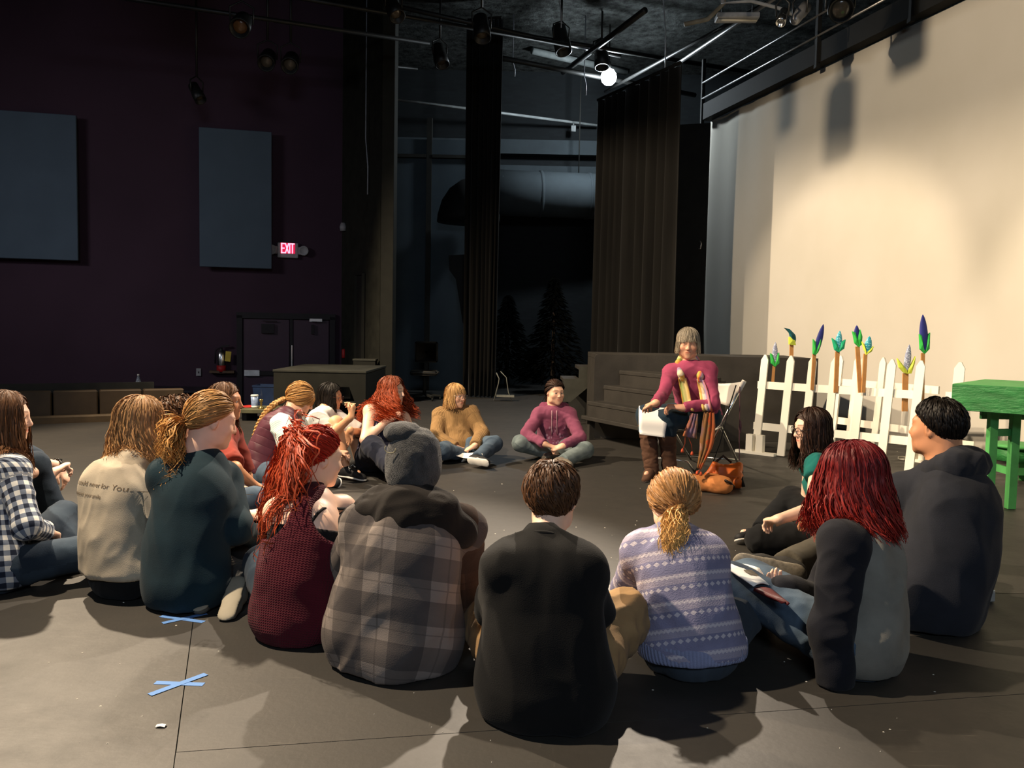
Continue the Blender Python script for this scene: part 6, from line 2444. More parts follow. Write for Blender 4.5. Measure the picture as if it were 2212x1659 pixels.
# black border cloth upstage of the left lamp: it keeps that lamp off the upper screen and the top of the curtain leg
m = MB()
m.sheet([[(-3.9 + 0.03 * math.sin(y * 14), y, z) for z in np.linspace(5.42, 6.74, 4)] for y in np.linspace(7.2, 10.4, 40)], 0.006)
tag(m.build('border_cloth', CURT.m, None, True), 'long black border cloth hung across the left side above the frame', 'curtain')
# ------------------------------------------------------------------ the people sitting in the ring
def march(prims, o, d, off=0.0, maxd=0.6):
    o, d = np.asarray(o, float), unit(d)
    t = 0.0
    for _ in range(90):
        q = o + d * t
        f = field_at(prims, q[None])[0] - off
        if f < 0.0008 or t > maxd:
            break
        t += max(f * 0.8, 0.0008)
    return o + d * t


def hood(fig, mat, r=0.055, back=0.07, drop=0.10, w=0.10, label=None, seed=3, amp=0.010, name='hood', ring=True, big=0.0, up=0.02):
    J, fw, up_, rt, s = fig.J, fig.fw, fig.up, fig.rt, fig.s
    N = J['N']
    c = N - fw * back * s + up_ * up * s
    pr = [Cap(c - rt * w * s, c + rt * w * s, r * s, r * s, 0.05),
          Cap(c, c - up_ * drop * s - fw * 0.035 * s, r * 1.15 * s, r * 0.6 * s, 0.06)]
    if big:
        pr += [Cap(c - rt * (w + big) * s + fw * 0.05 * s - up_ * 0.045 * s, c, r * 0.8 * s, r * s, 0.05), Cap(c + rt * (w + big) * s + fw * 0.05 * s - up_ * 0.045 * s, c, r * 0.8 * s, r * s, 0.05),
               Cap(c - up_ * drop * s * 0.5, c - up_ * (drop + 0.085) * s - fw * 0.045 * s, r * 1.2 * s, r * 0.25 * s, 0.07)]
    if ring:
        a, b = N + rt * 0.085 * s + fw * 0.0 * s + up_ * 0.02 * s, N - rt * 0.085 * s + up_ * 0.02 * s
        f = N + fw * 0.070 * s - up_ * 0.040 * s
        for p, q in ((c + rt * w * s, a), (a, f + rt * 0.02), (c - rt * w * s, b), (b, f - rt * 0.02)):
            pr.append(Cap(p, q, r * 0.7 * s, r * 0.42 * s, 0.03))
    return fig.garment(name, mat, pr, amp, 12, seed=seed, label=label, stretch=(unit(rt + up_ * 0.2), 0.5))


def wrist_band(fig, sd, mat, name, frac=0.93, r=0.034, h=0.016, face=False):
    E, W = fig.J['e' + sd], fig.J['w' + sd]
    d = unit(W - E)
    c = E + (W - E) * frac
    s = unit(np.cross(d, (0, 0.3, 1)))
    u = np.cross(s, d)
    m = MB()
    m.tube([c + (s * math.cos(t) + u * math.sin(t)) * r * fig.s for t in np.linspace(0, 2 * math.pi, 19)], h / 2, 6, False)
    if face:
        m.box(c + u * (r + 0.004) * fig.s, (0.034, 0.040, 0.012), np.stack((s, d, u), 1), 0.004)
    return m.build(name, mat, fig.root, True, world_space=True)


def prim_pt(fig, u, v, off=0.0, back=True):
    o = fig.J['P'] + fig.rt * u + fig.up * v + fig.fw * (-0.5 if back else 0.5)
    q = fig.on_top(o, fig.fw * (1 if back else -1), off)
    return q if q is not None else march(fig.shell, o, fig.fw * (1 if back else -1), off, 0.9)


# fabrics
DEN = dict(
    dark=cloth('dark_denim', srgb('#202b38'), 'denim', srgb('#33414f')),
    mid=cloth('mid_denim', srgb('#344354'), 'denim', srgb('#586a7b')),
    pale=cloth('pale_grey_denim', srgb('#5a6668'), 'denim', srgb('#8d9a9a')),
    navy=cloth('navy_cotton', srgb('#191d2b'), 'plain'),
)
BLK = cloth('black_cotton', srgb('#101113'), 'plain')
CHAR = cloth('charcoal_twill', srgb('#34322f'), 'plain')
KHAKI = cloth('khaki_twill', srgb('#8f7350'), 'plain')
SHOE_BLK = plain('black_shoe_canvas', srgb('#1d1d1f'), 0.7)
SHOE_GRY = plain('grey_brown_suede', srgb('#6a6157'), 0.9)
SOLE_W = plain('white_rubber', srgb('#d9d6cf'), 0.6, bump=0)
SOLE_G = plain('grey_rubber', srgb('#7c7568'), 0.7, var=0.3, scale=60)
SOLE_T = plain('tan_grey_rubber', srgb('#8f8878'), 0.7, var=0.15)
WIRE = plain('dark_glasses_frame', srgb('#1e1613'), 0.3, 0.5, bump=0)
WIREB = plain('brown_glasses_frame', srgb('#5a2d22'), 0.3, 0.5, bump=0)
WIRES = plain('silver_glasses_frame', (0.5, 0.5, 0.5), 0.25, 0.5, 1.0, bump=0)
H_BROWN = hair_mat('brown_hair', srgb('#523826'), srgb('#6a482e'))
H_DKBR = hair_mat('dark_brown_hair', srgb('#33221a'), srgb('#3d281d'))
H_LBR = hair_mat('light_brown_hair', srgb('#8e6c4a'), srgb('#a87e52'))
H_DBL = hair_mat('dark_blonde_hair', srgb('#a3794a'), srgb('#d6a05c'))
H_SAND = hair_mat('sandy_hair', srgb('#a98352'), srgb('#bb9260'))
H_BLK = hair_mat('black_hair', srgb('#17130f'), srgb('#1f1813'))
H_GING = hair_mat('auburn_to_orange_hair', srgb('#6e3e2a'), srgb('#b04a26'))
H_RED = hair_mat('bright_red_hair', srgb('#a02317'), srgb('#a34a28'))
H_WINE = hair_mat('wine_red_hair', srgb('#5f1218'), srgb('#8c2a22'))
H_GREY = hair_mat('grey_blonde_hair', srgb('#8c8272'), srgb('#a0927c'))
H_STRAW = hair_mat('straw_hair', srgb('#946a42'), srgb('#dfb06a'))
SK_F, SK_W, SK_T, SK_A = '#e3b295', '#eec3aa', '#c98d68', '#d6a07a'

# 1 -- plaid shirt, left edge
f = Figure('person in navy and white plaid shirt with long brown hair, cut by left frame edge', (2, 1268), yaw=74, neck=(4, 985, 1), head=(16, 888, 1), hyaw=72, hpitch=6,
           skin=SK_W, lids=0.4, j=dict(sr=(26, 1018, -1, 0.15), er=(58, 1136, -1), wr=(100, 1150, 1), el=('L', -0.1, 0.15, -1.0), wl=('L', 0.35, 0.5, -0.6), kr=(176, 1196, 0), ar=('L', -0.9, 0.25, -0.1), kl=(140, 1115, 1), al=('L', 0.5, 0.1, -0.55)))
f.body(); f.eyes()
f.top('shirt', cloth('navy_white_gingham', srgb('#1c2436'), 'gingham', srgb('#6d7686'), srgb('#d3d2cd')), 0.016, 'long', 0.03, hem=-0.085, fore=0.85, seed=11)
f.bottoms('jeans', DEN['dark'], seed=12)
f.shoes(SHOE_BLK, SOLE_W)
build_hair(f, H_BROWN, 'long', 1000, 0.30, seed=1, part=0.0, wave=0.004)

# 2 -- knees-up sitter mostly hidden behind the plaid shirt
f = Figure('person with drawn-up knees and black wristwatch, mostly hidden at far left', None, seat=(-2.98, 4.55, 0), yaw=70, neck=(-66, 905, 0), head=(-80, 838, 0), hyaw=75, skin=SK_W, fem=False,
           j=dict(kl=(62, 990, 1), kr=(80, 1000, -1), al=('L', 0.05, 0.35, -0.9), ar=('L', 0.0, 0.3, -0.9), sr=(-48, 940, -1, 0.16), er=(38, 1020, -1), wr=(112, 1022, 1), el=(48, 992, 1), wl=(126, 1006, 1)),
           hands=dict(r=dict(d=(150, 1000), pn=(0.3, 0.1, -1), curl=0.9), l=dict(d=(158, 1060), pn=(-0.6, 0.0, -0.6), curl=0.45)))
f.body(); f.eyes()
f.top('shirt', cloth('dark_green_jersey', srgb('#2c332f')), 0.014, 'short', 0.02, seed=21)
f.bottoms('jeans', DEN['dark'], seed=22)
f.shoes(SHOE_BLK, SOLE_W)
wrist_band(f, 'l', plain('watch_black', srgb('#0d0d0e'), 0.3, 0.5), 'wristwatch', 0.97, 0.033, 0.018, True)
build_hair(f, H_DKBR, 'short', 700, seed=2)

# 3 -- pale grey t-shirt, brown hair, glasses
f = Figure('person in pale grey-beige t-shirt seen from behind, long light brown hair, glasses', (262, 1283), yaw=32, neck=(276, 992, 1), head=(308, 913, 1), hyaw=60, hpitch=6, skin=SK_W, slouch=0.05, shw=0.15,
           j=dict(sl=(220, 1046, -1, 0.145), sr=(330, 1030, 1, 0.15), el=('L', -0.25, 0.35, -0.9), wl=('L', 0.3, 0.9, 0.05)))
f.body(); f.eyes()
TEE = cloth('oatmeal_jersey', srgb('#a89d8b'))
f.top('t_shirt', TEE, 0.016, 'short', 0.02, hem=0.0, amp=0.018, freq=7, seed=31, stretch=(unit(f.up + f.rt * 0.5), 0.45))
f.bottoms('trousers', BLK, seed=32)
f.shoes(SHOE_BLK, SOLE_W)
f.glasses(WIREB)
build_hair(f, H_LBR, 'long', 1300, 0.20, seed=3, wave=0.008, wfreq=45, flare=0.35, volume=1.6, lift=0.009, frizz=0.006)


def print_text(fig, txt, u, v, size, mat, off, name='printed_words'):
    cu = bpy.data.curves.new('txt', 'FONT')
    cu.body = txt
    cu.size = size
    ob = bpy.data.objects.new('txt', cu)
    COL.objects.link(ob)
    dg = bpy.context.evaluated_depsgraph_get()
    me = bpy.data.meshes.new_from_object(ob.evaluated_get(dg))
    bpy.data.objects.remove(ob)
    co = np.array([vv.co for vv in me.vertices])
    F = [tuple(p.vertices) for p in me.polygons]
    bpy.data.meshes.remove(me)
    tr = fig.shell
    out = []
    for x, y, _ in co:
        o = fig.J['P'] + fig.rt * (u + x) + fig.up * (v + y) - fig.fw * 0.5
        q = fig.on_top(o, fig.fw, off)
        out.append(q if q is not None else march(tr, o, fig.fw, off, 0.9))
    o = link_mesh(name, out, F, mat, fig.root, False, True)
    return o


TXT = plain('brown_print_ink', srgb('#6b5b48'), 0.9, bump=0)
print_text(f, 'I could never for', -0.105, 0.372, 0.030, TXT, 0.002)
print_text(f, 'You.', 0.112, 0.370, 0.034, TXT, 0.002)
print_text(f, 'without your smile', -0.125, 0.325, 0.026, TXT, 0.002)

# 4 -- dark curly hair behind
f = Figure('person with short dark curly hair, only the head showing between two others', (380, 1168), yaw=95, neck=(386, 968, 1), head=(388, 899, 1), hyaw=70, s=0.94, skin=SK_F, fem=False)
f.body(); f.eyes()
f.top('shirt', cloth('dark_grey_jersey', srgb('#2d2c2e')), 0.014, 'short', seed=41)
f.bottoms('trousers', CHAR, seed=42)
f.shoes(SHOE_BLK, SOLE_W)
build_hair(f, hair_mat('dark_curly_hair', srgb('#3a2618'), srgb('#5a3a22')), 'short', 1000, seed=4, curl=0.014, lift=0.016, rad=0.0035, frizz=0.006)

# 5 -- rust shirt
f = Figure('person in rust red shirt with long straight brown hair, hands clasped', (464, 1122), yaw=84, neck=(484, 930, 1), head=(488, 852, 1), hyaw=88, hpitch=2, s=1.0, skin=SK_T, lids=0.4, fem=False,
           j=dict(sr=('L', 0.15, 0.0, -0.045), er=(506, 1012, -1), wr=(548, 1048, 1), el=('L', -0.1, 0.3, -0.9), wl=(545, 1058, 1), kr=(548, 1082, -1), kl=(590, 1075, 1)),
           hands=dict(r=dict(d=(580, 1058), curl=0.8), l=dict(d=(578, 1068), curl=0.8, pn=(0, 0, 1))))
f.body(); f.eyes()
f.top('shirt', cloth('rust_jersey', srgb('#7c2f24')), 0.016, 'elbow', 0.03, seed=51)
f.bottoms('jeans', DEN['mid'], seed=52)
f.shoes(SHOE_BLK, SOLE_W)
build_hair(f, H_BROWN, 'long', 900, 0.26, seed=5, bangs=False, phimax=2.2, volume=1.2)

# 6 -- teal sweatshirt, ponytail
f = Figure('person in dark teal sweatshirt with low dark blonde ponytail, feet tucked behind', (402, 1303), yaw=24, pyaw=40, neck=(446, 1000, 1), head=(460, 908, 1), hyaw=58, hpitch=14, s=1.04, skin=SK_W, lids=0.6, slouch=0.05, torso=0.53,
           j=dict(sl=(350, 1036, -1, 0.165), sr=(490, 1042, 1, 0.165), er=(508, 1142, -1), wr=(566, 1162, 1), el=('L', -0.1, 0.45, -0.85), kr=(556, 1228, 1), ar=(512, 1292, -1), kl=(560, 1200, 1), al=(470, 1296, -1)),
           toes=dict(l=(-0.1, -0.75, -0.3), r=(0.05, -0.7, -0.35)), soles=dict(l=(-0.1, -0.75, 0.65), r=(0.0, -0.85, 0.5)))
f.body(); f.eyes()
TEAL = cloth('dark_teal_fleece', srgb('#152932'))
f.top('sweatshirt', TEAL, 0.018, 'long', 0.03, hem=-0.09, amp=0.020, freq=6, seed=61, stretch=(unit(f.up - f.rt * 0.35), 0.4))
cpr = [Cap(f.J['N'] + f.rt * 0.055 - f.fw * 0.02, f.J['N'] - f.rt * 0.055 - f.fw * 0.02, 0.045, 0.045, 0.03), Cap(f.J['N'] + f.rt * 0.05 + f.fw * 0.03 - f.up * 0.01, f.J['N'] - f.rt * 0.05 + f.fw * 0.03 - f.up * 0.01, 0.045, 0.045, 0.03)]
f.garment('collar', TEAL, cpr, 0.003, 14, seed=62)
f.bottoms('trousers', cloth('dark_grey_cord', srgb('#3a3a3a'), 'ribs'), seed=63, amp=0.012)
f.shoes(plain('grey_flats', srgb('#57544e'), 0.8), SOLE_T, k=0.92)
build_hair(f, H_DBL, 'pony', 1500, 0.27, seed=6, tie=(0, -0.112, -0.028), taildir=(-0.1, -0.85, -0.5), spread=0.05, wave=0.012, wfreq=60, lift=0.014, tail_stiff=0.35, fade=1.2)

# 7 -- braid, plum vest
f = Figure('person with long blonde braid in plum quilted vest, looking down at hands', (566, 1050), yaw=95, neck=(622, 902, 1), head=(650, 862, 1), hyaw=78, hpitch=28, s=1.0, skin=SK_F, lids=0.9, slouch=0.05,
           j=dict(sr=(606, 918, -1, 0.15), er=(634, 985, -1), wr=(694, 945, 1), kr=(640, 1025, -1)), hands=dict(r=dict(d=(722, 925), curl=1.0, pn=(0.3, 0.2, 0.6))))
f.body(); f.eyes()
f.top('t_shirt', cloth('mint_stripe_jersey', srgb('#dfe8e2'), 'stripe', srgb('#a9c4be')), 0.012, 'short', 0.0, hem=0.0, seed=71, arm_o=0.018)
vpr = f.trunk(0.026, 1.08)
f.garment('vest', cloth('plum_quilted_nylon', srgb('#4d2531'), 'quilt', rough=0.5), vpr[:4] + vpr[5:7] + [Cap(f.J['C'], f.J['P'] - f.fw * 0.02, 0.14, 0.168, 0.06, (f.fw, 0.8)), Cut(f.J['P'] - f.up * 0.03, -f.up)]
          + [Ell(f.J['s' + k], np.eye(3), (0.05, 0.05, 0.07), 0.02, True) for k in 'lr']
          + [Cap(f.J['N'] - f.fw * 0.03 + f.up * 0.02 + f.rt * 0.05, f.J['N'] - f.fw * 0.03 + f.up * 0.02 - f.rt * 0.05, 0.05, 0.05, 0.03), Cap(f.J['N'] + f.fw * 0.06 + f.rt * 0.045 - f.up * 0.01, f.J['N'] - f.fw * 0.02 + f.rt * 0.06 + f.up * 0.02, 0.03, 0.035, 0.02)], 0.010, 7, seed=72)
f.bottoms('jeans', DEN['mid'], seed=73)
f.shoes(SHOE_BLK, SOLE_W)
build_hair(f, H_DBL, 'braid', 1300, seed=7, tie=(0, -0.104, -0.045), lift=0.012)
bp_ = [f.J['H'] + f.H @ np.array((0.0, -0.108, -0.05))]
for (px, py) in ((594, 872), (574, 890), (557, 920), (547, 950), (541, 985), (536, 1018)):
    q = at_y(px, py, bp_[0][1] - 0.13)
    D = field_at(vpr, q[None])[0]
    bp_.append(q)
braid_rope(f, H_DBL, bp_, 0.017, turns=8, flat=(-0.3, -1, 0.2))

# 8 -- dark straight hair, white shirt, bare knees
f = Figure('person with straight black hair and glasses in white t-shirt, bare knees drawn up', (690, 1026), yaw=100, neck=(700, 893, 1), head=(714, 857, 1), hyaw=98, hpitch=8, s=0.95, skin=SK_A, lids=0.7,
           j=dict(sr=(688, 905, -1, 0.14), er=(720, 936, -1), wr=(757, 902, -1), sl=('L', -0.14, 0.02, -0.04), el=(785, 938, 1), wl=(757, 930, -1), kr=(726, 914, -1), kl=(758, 922, 1), ar=(748, 1016, -1), al=(776, 1013, 1)),
           hands=dict(r=dict(d=(766, 872), pn=(-0.5, 0.2, 0.2), curl=0.8), l=dict(d=(748, 956), pn=(-0.3, -0.3, -0.6), curl=0.35)), toes=dict(r=(0.95, -0.35, -0.12), l=(0.95, -0.25, -0.12)))
f.body(); f.eyes()
f.top('t_shirt', cloth('white_jersey', srgb('#dcdad6')), 0.015, 'elbow', 0.03, seed=81)
f.bottoms('shorts', BLK, thigh=0.45, shin=0, seed=82)
f.flatfeet = True
f.shoes(SHOE_BLK, SOLE_W, lace=SOLE_W, k=1.05, name='sneaker')
f.glasses(WIREB, 0.0015)
build_hair(f, H_BLK, 'long', 1100, 0.17, seed=8, phimax=2.35)
m = MB(); w_ = f.J['wr'] + unit(on_z(766, 872, 0) * 0 + f.J['H'] - f.J['wr']) * 0.0
fh = reach(f.J['wr'], 766, 872, 0.12, 1)
m.tube([fh + (0.01, -0.01, 0.0), fh + (-0.08, 0.0, 0.005)], 0.004, 6)
tag(m.build('pencil', plain('pale_wood_pencil', srgb('#d9b98f'), 0.6, bump=0)), 'thin pale pencil held at the mouth by the black-haired person', 'pencil')

# 9 -- long red-orange curly hair
f = Figure('person with long wavy auburn hair and bare arms, one hand raised to the chest', (812, 1016), yaw=132, neck=(838, 890, 1), head=(848, 845, 1), hyaw=108, hpitch=3, s=1.05, skin=SK_W, lids=0.45, slouch=0.05,
           j=dict(sr=(800, 888, -1, 0.155), er=(789, 950, -1), wr=(838, 908, 1), el=('L', -0.1, 0.6, -0.7), wl=(862, 905, 1), kr=(806, 965, -1), kl=(880, 985, -1), ar=(850, 1012, -1), al=(830, 1015, 1)),
           hands=dict(r=dict(d=(866, 890), curl=0.9, pn=(0.2, 0.4, -0.3))))
f.body(); f.eyes('#5a6a60')
f.top('top', cloth('navy_floral_jersey', srgb('#1d1e30'), 'floral', srgb('#5b5276'), srgb('#8c8494')), 0.010, 'none', 0.02, seed=91, shoulders=False)
f.bottoms('trousers', DEN['navy'], 0.016, seed=92, amp=0.012)
f.shoes(SHOE_BLK, SOLE_T)
build_hair(f, H_GING, 'long', 1300, 0.30, seed=9, wave=0.02, wfreq=55, flare=1.3, volume=1.7, frizz=0.010, phimax=2.3, lift=0.010, fade=0.8)

# 10 -- tan sweater
f = Figure('person in tan knit sweater with sandy bob and glasses, cross-legged', (986, 988), yaw=166, neck=(984, 893, 1), head=(984, 855, -1), hyaw=128, hpitch=4, s=0.93, skin=SK_F, lids=0.5, fem=False, vox=0.006,
           j=dict(sr=(945, 899, 0, 0.155), sl=(1022, 893, 0, 0.155), er=(941, 942, -1), wr=(985, 966, -1), el=(1041, 936, -1), wl=(1026, 962, -1), kr=(956, 975, -1), kl=(1068, 958, -1), al=(1030, 992, -1), ar=(1010, 998, 1)),
           hands=dict(r=dict(d=(1018, 978), curl=0.75, pn=(0.2, 0.3, -1)), l=dict(d=(1002, 975), curl=0.75, pn=(0, 0.3, -1))))
f.body(); f.eyes()
f.top('sweater', cloth('tan_ribbed_wool', srgb('#94744c'), 'ribs'), 0.022, 'long', 0.03, amp=0.011, seed=101, fore=0.98)
cpr = [Cap(f.J['N'] + f.rt * 0.04 * k - f.up * 0.005, f.J['N'] + f.rt * 0.04 * k2 - f.up * 0.005 + f.fw * 0.03, 0.052, 0.052, 0.03) for k, k2 in ((-1, 1), (1, -1))]
f.garment('collar', cloth('maroon_jersey', srgb('#4a1c22')), cpr, 0.002, 14, seed=103)
f.bottoms('jeans', DEN['mid'], seed=102)
f.shoes(SHOE_BLK, SOLE_W, lace=SOLE_W)
f.glasses(WIRES, 0.0016)
build_hair(f, H_SAND, 'bob', 1100, 0.15, seed=10, bangs=True, banglen=0.05, volume=1.3, phimax=2.4)
c = (f.J['wr'] + f.J['wl']) / 2
m = MB(); pp = [at_y(x, y, c[1] - 0.05 - 0.07 * k) for x, y, k in ((981, 976, 0), (1032, 976, 0), (984, 984, 1), (1026, 990, 1))]
m.sheet([[pp[0] * (1 - u) * (1 - v) + pp[1] * u * (1 - v) + pp[2] * (1 - u) * v + pp[3] * u * v + (0, 0, -0.012 * math.sin(u * 3.1)) for v in (0, .5, 1)] for u in np.linspace(0, 1, 6)], 0.003)
tag(m.build('script_pages', PAPER), 'white script pages on the lap of the tan sweater person', 'papers')

# 11 -- purple hoodie
f = Figure('person in heather plum hoodie with tied dark hair, cross-legged facing camera', (1196, 986), yaw=181, neck=(1197, 889, -1), head=(1199, 848, -1), hyaw=156, hpitch=3, s=0.96, skin=SK_F, lids=0.4, vox=0.006,
           j=dict(sr=(1158, 896, 0, 0.145), sl=(1239, 897, 0, 0.145), er=(1136, 938, -1), wr=(1176, 959, -1), el=(1254, 945, -1), wl=(1216, 963, -1), kr=(1124, 957, -1), kl=(1264, 972, -1), ar=(1192, 994, 1), al=(1214, 998, -1)),
           hands=dict(r=dict(d=(1202, 968), curl=0.55, pn=(0.5, 0.2, -0.6)), l=dict(d=(1188, 972), curl=0.8, pn=(-0.2, 0.4, -0.8))))
f.body(); f.eyes('#4a3420', (0.1, 1, 0))
PLUM = cloth('heather_plum_jersey', srgb('#7c4259'), 'dots', srgb('#b392a8'))
f.top('hoodie', PLUM, 0.011, 'long', 0.005, amp=0.012, freq=10, seed=111, fore=0.98)
hood(f, cloth('heather_plum_hood', srgb('#6f304b'), 'heather', srgb('#8d5068')), r=0.045, back=0.06, drop=0.05, seed=112)
for sx in (-1, 1):
    pts = [prim_pt(f, sx * (0.022 + 0.006 * (1 - v / 0.42)), v, 0.006, False) for v in (0.40, 0.36, 0.30, 0.24, 0.17)]
    m = MB(); m.tube(pts, 0.0034, 6); m.build('drawstring', plain('pale_cord', srgb('#b89aa0'), 0.8, bump=0), f.root, True, world_space=True)
f.bottoms('jeans', DEN['pale'], seed=113)
f.shoes(SHOE_GRY, SOLE_G, hi=0.05, name='boot')
build_hair(f, H_DKBR, 'pony', 1100, 0.16, seed=11, tie=(-0.03, -0.100, -0.03), taildir=(-0.5, -0.7, -0.4), spread=0.03, lift=0.008, tail_stiff=0.4, frizz=0.0015)

# 12 -- woman in the folding chair
hip = at_y(1510, 905, 6.62)
f = Figure('grey-bobbed person in raspberry sweatshirt and scarf, reading seated on the chair', None, seat=(hip[0], 6.62, 0.455), yaw=188, pyaw=204, neck=(1489, 792, -1), head=(1486, 735, -1), hyaw=190, hpitch=10, s=0.98, skin='#dfa98a', lids=1.0, vox=0.0055, slouch=0.02, shw=0.15, maxlean=24,
           torso=0.47, j=dict(sr=(1448, 806, 0, 0.15), sl=(1536, 802, 0, 0.15), er=(1430, 856, -1), wr=(1416, 871, -1), el=(1541, 872, -1), wl=(1474, 881, -1), kr=(1396, 897, -1, 0.42), kl=(1440, 906, -1, 0.42), ar=(1408, 1022, 1, 0.43), al=(1446, 1020, 1, 0.43)),
           hands=dict(r=dict(d=(1398, 876), curl=0.35, pn=(0.1, 0.1, -1)), l=dict(d=(1436, 876), curl=0.6, pn=(0.1, 0.2, -1))), toes=dict(r=(-0.45, -0.85, -0.18), l=(-0.2, -0.9, -0.18)))
WOM = f
f.body()
f.top('sweatshirt', cloth('raspberry_fleece', srgb('#98405c')), 0.010, 'long', 0.015, hem=-0.06, amp=0.010, freq=8, seed=121, arm_o=0.006, fore=0.93)
f.bottoms('trousers', cloth('dark_teal_denim', srgb('#1a2a36'), 'denim', srgb('#263a48')), 0.012, shin=0.3, seed=122)
f.shoes(plain('brown_suede', srgb('#4d3426'), 0.9, var=0.2), plain('dark_rubber', srgb('#241c18'), 0.7), name='boot_foot', hi=0.06)
for sd in 'lr':
    K, A = f.J['k' + sd], f.J['a' + sd]
    f.garment('boot_shaft', plain('brown_suede', srgb('#4d3426')), [Cap(K + (A - K) * 0.17, A + (A - K) * 0.06, 0.066, 0.052, 0.03)], 0.009, 11, seed=123, stretch=(unit(A - K), 2.2))
build_hair(f, H_GREY, 'bob', 1300, 0.105, seed=12, bangs=True, banglen=0.052, volume=1.2, frizz=0.002, phimax=2.45)
for sx in (-1, 1):
    c = f.J['H'] + f.H @ np.array((sx * 0.082, 0.005, -0.055))
    m = MB(); m.lathe([(0.002, 0.02), (0.0035, 0.0), (0.010, -0.006), (0.011, -0.016), (0.004, -0.022)], c, 10); m.build('earring', plain('pearl', srgb('#f2ece2'), 0.25, 0.5, bump=0), f.root, True, world_space=True)


def scarf_mat():
    t = NT('print_silk', 0.7, 0.3)
    x, y, z = t.sep(t.attr('cc'))
    n1 = t.noise(t.attr('cc'), 16, 3)
    v = t.math('ADD', t.math('MULTIPLY', x, 5.5), t.math('MULTIPLY', n1, 0.55))
    col = t.ramp(t.math('FRACT', v), ((0.0, srgb('#d9a545')), (0.22, srgb('#e7cf8e')), (0.36, srgb('#7f9a4e')), (0.5, srgb('#dba04a')), (0.62, srgb('#c9622c')), (0.78, srgb('#8c7aa0')), (0.9, srgb('#d9c7a8'))))
    low = t.math('LESS_THAN', y, 0.0)
    col2 = t.ramp(t.math('FRACT', v), ((0.0, srgb('#c2552a')), (0.3, srgb('#b0683c')), (0.55, srgb('#7d6680')), (0.8, srgb('#94683e'))))
    t.color(t.mix(low, col, col2))
    return t.m


SCARF = scarf_mat()


def cloth_strip(pts, wdir, width, mat, parent, name, rip=0.008, nf=3, thick=0.004, y0=0.0, u0=0.0):
    pts = np.asarray(pts, float)
    seg = np.r_[0, np.cumsum(np.linalg.norm(np.diff(pts, axis=0), axis=1))]
    t = np.linspace(0, seg[-1], 26)
    C = np.stack([np.interp(t, seg, pts[:, i]) for i in range(3)], 1)
    for _ in range(3):
        C[1:-1] = (C[:-2] + 2 * C[1:-1] + C[2:]) / 4
    w = unit(wdir)
    d = np.gradient(C, axis=0)
    nn = 13
    G_, cc = [], []
    for i in range(len(C)):
        dd = unit(d[i])
        ww = unit(w - dd * (w @ dd))
        n = np.cross(dd, ww)
        row = []
        W_ = np.interp(i / 25, np.linspace(0, 1, len(width)), width)
        for k in range(nn):
            s_ = k / (nn - 1) - 0.5
            row.append(C[i] + ww * W_ * s_ + n * rip * math.sin(s_ * nf * 6.283 + i * 0.12) )
            cc.append((s_ * W_ + u0, y0 - t[i], 0))
        G_.append(row)
    m = MB(); m.sheet(G_, thick)
    o = m.build(name, mat, parent, True, world_space=True)
    a = o.data.attributes.new('cc', 'FLOAT_VECTOR', 'POINT')
    a.data.foreach_set('vector', np.asarray(cc + cc, np.float32).ravel())
    return o


sc = empty('scarf', tuple(f.J['N']), 0, 'long printed orange and violet scarf around the seated reader', 'scarf')
fy = f.J['C'][1]
def strip_on(fig, path, widths, off, name, u0):
    """a scarf end lying on the sweatshirt front; path of (across, up) points"""
    path = np.asarray(path, float)
    t = np.linspace(0, 1, 24)
    pu = np.interp(t, np.linspace(0, 1, len(path)), path[:, 0])
    pv = np.interp(t, np.linspace(0, 1, len(path)), path[:, 1])
    wd = np.interp(t, np.linspace(0, 1, len(widths)), widths)
    G_, cc = [], []
    for i in range(24):
        row = []
        for k in range(11):
            s_ = k / 10 - 0.5
            o = off + 0.006 * math.sin(s_ * 16 + i * 0.1)
            row.append(prim_pt(fig, pu[i] + s_ * wd[i], pv[i], o, False))
            cc.append((s_ * wd[i] + u0, 1.0 - pv[i] * 0.5, 0))
        G_.append(row)
    G_ = np.array(G_)
    for _ in range(3):
        G_[1:-1] = (G_[:-2] + 2 * G_[1:-1] + G_[2:]) / 4
    m = MB()
    m.sheet(G_[:, ::-1], 0.008)
    o = m.build(name, SCARF, sc, True, world_space=True)
    cc = np.asarray(cc, np.float32).reshape(24, 11, 3)[:, ::-1].reshape(-1, 3)
    a = o.data.attributes.new('cc', 'FLOAT_VECTOR', 'POINT')
    a.data.foreach_set('vector', np.concatenate((cc, cc)).ravel())


vN = (f.J['N'] - f.J['P']) @ f.up
strip_on(f, ((0.066, vN - 0.045), (0.068, vN - 0.08), (0.066, vN - 0.14), (0.052, vN - 0.22), (0.02, vN - 0.30), (0.0, vN - 0.345)), (0.055, 0.065, 0.08, 0.09, 0.10), 0.016, 'scarf_end', 0.0)
strip_on(f, ((-0.070, vN - 0.045), (-0.074, vN - 0.08), (-0.080, vN - 0.14), (-0.086, vN - 0.22), (-0.086, vN - 0.29)), (0.05, 0.07, 0.075, 0.065, 0.06), 0.016, 'scarf_end', 0.11)
npr = []
for sx in (-1, 1):
    ch = [f.J['N'] - f.fw * 0.082 + f.up * 0.045, f.J['N'] + f.rt * sx * 0.055 - f.fw * 0.055 + f.up * 0.042, f.J['N'] + f.rt * sx * 0.080 - f.fw * 0.01 + f.up * 0.022,
          prim_pt(f, sx * 0.074, vN - 0.018, 0.012, False), prim_pt(f, sx * 0.069, vN - 0.055, 0.010, False)]
    for q0_, q1_ in zip(ch[:-1], ch[1:]):
        npr.append(Cap(q0_, q1_, 0.021, 0.021, 0.015))
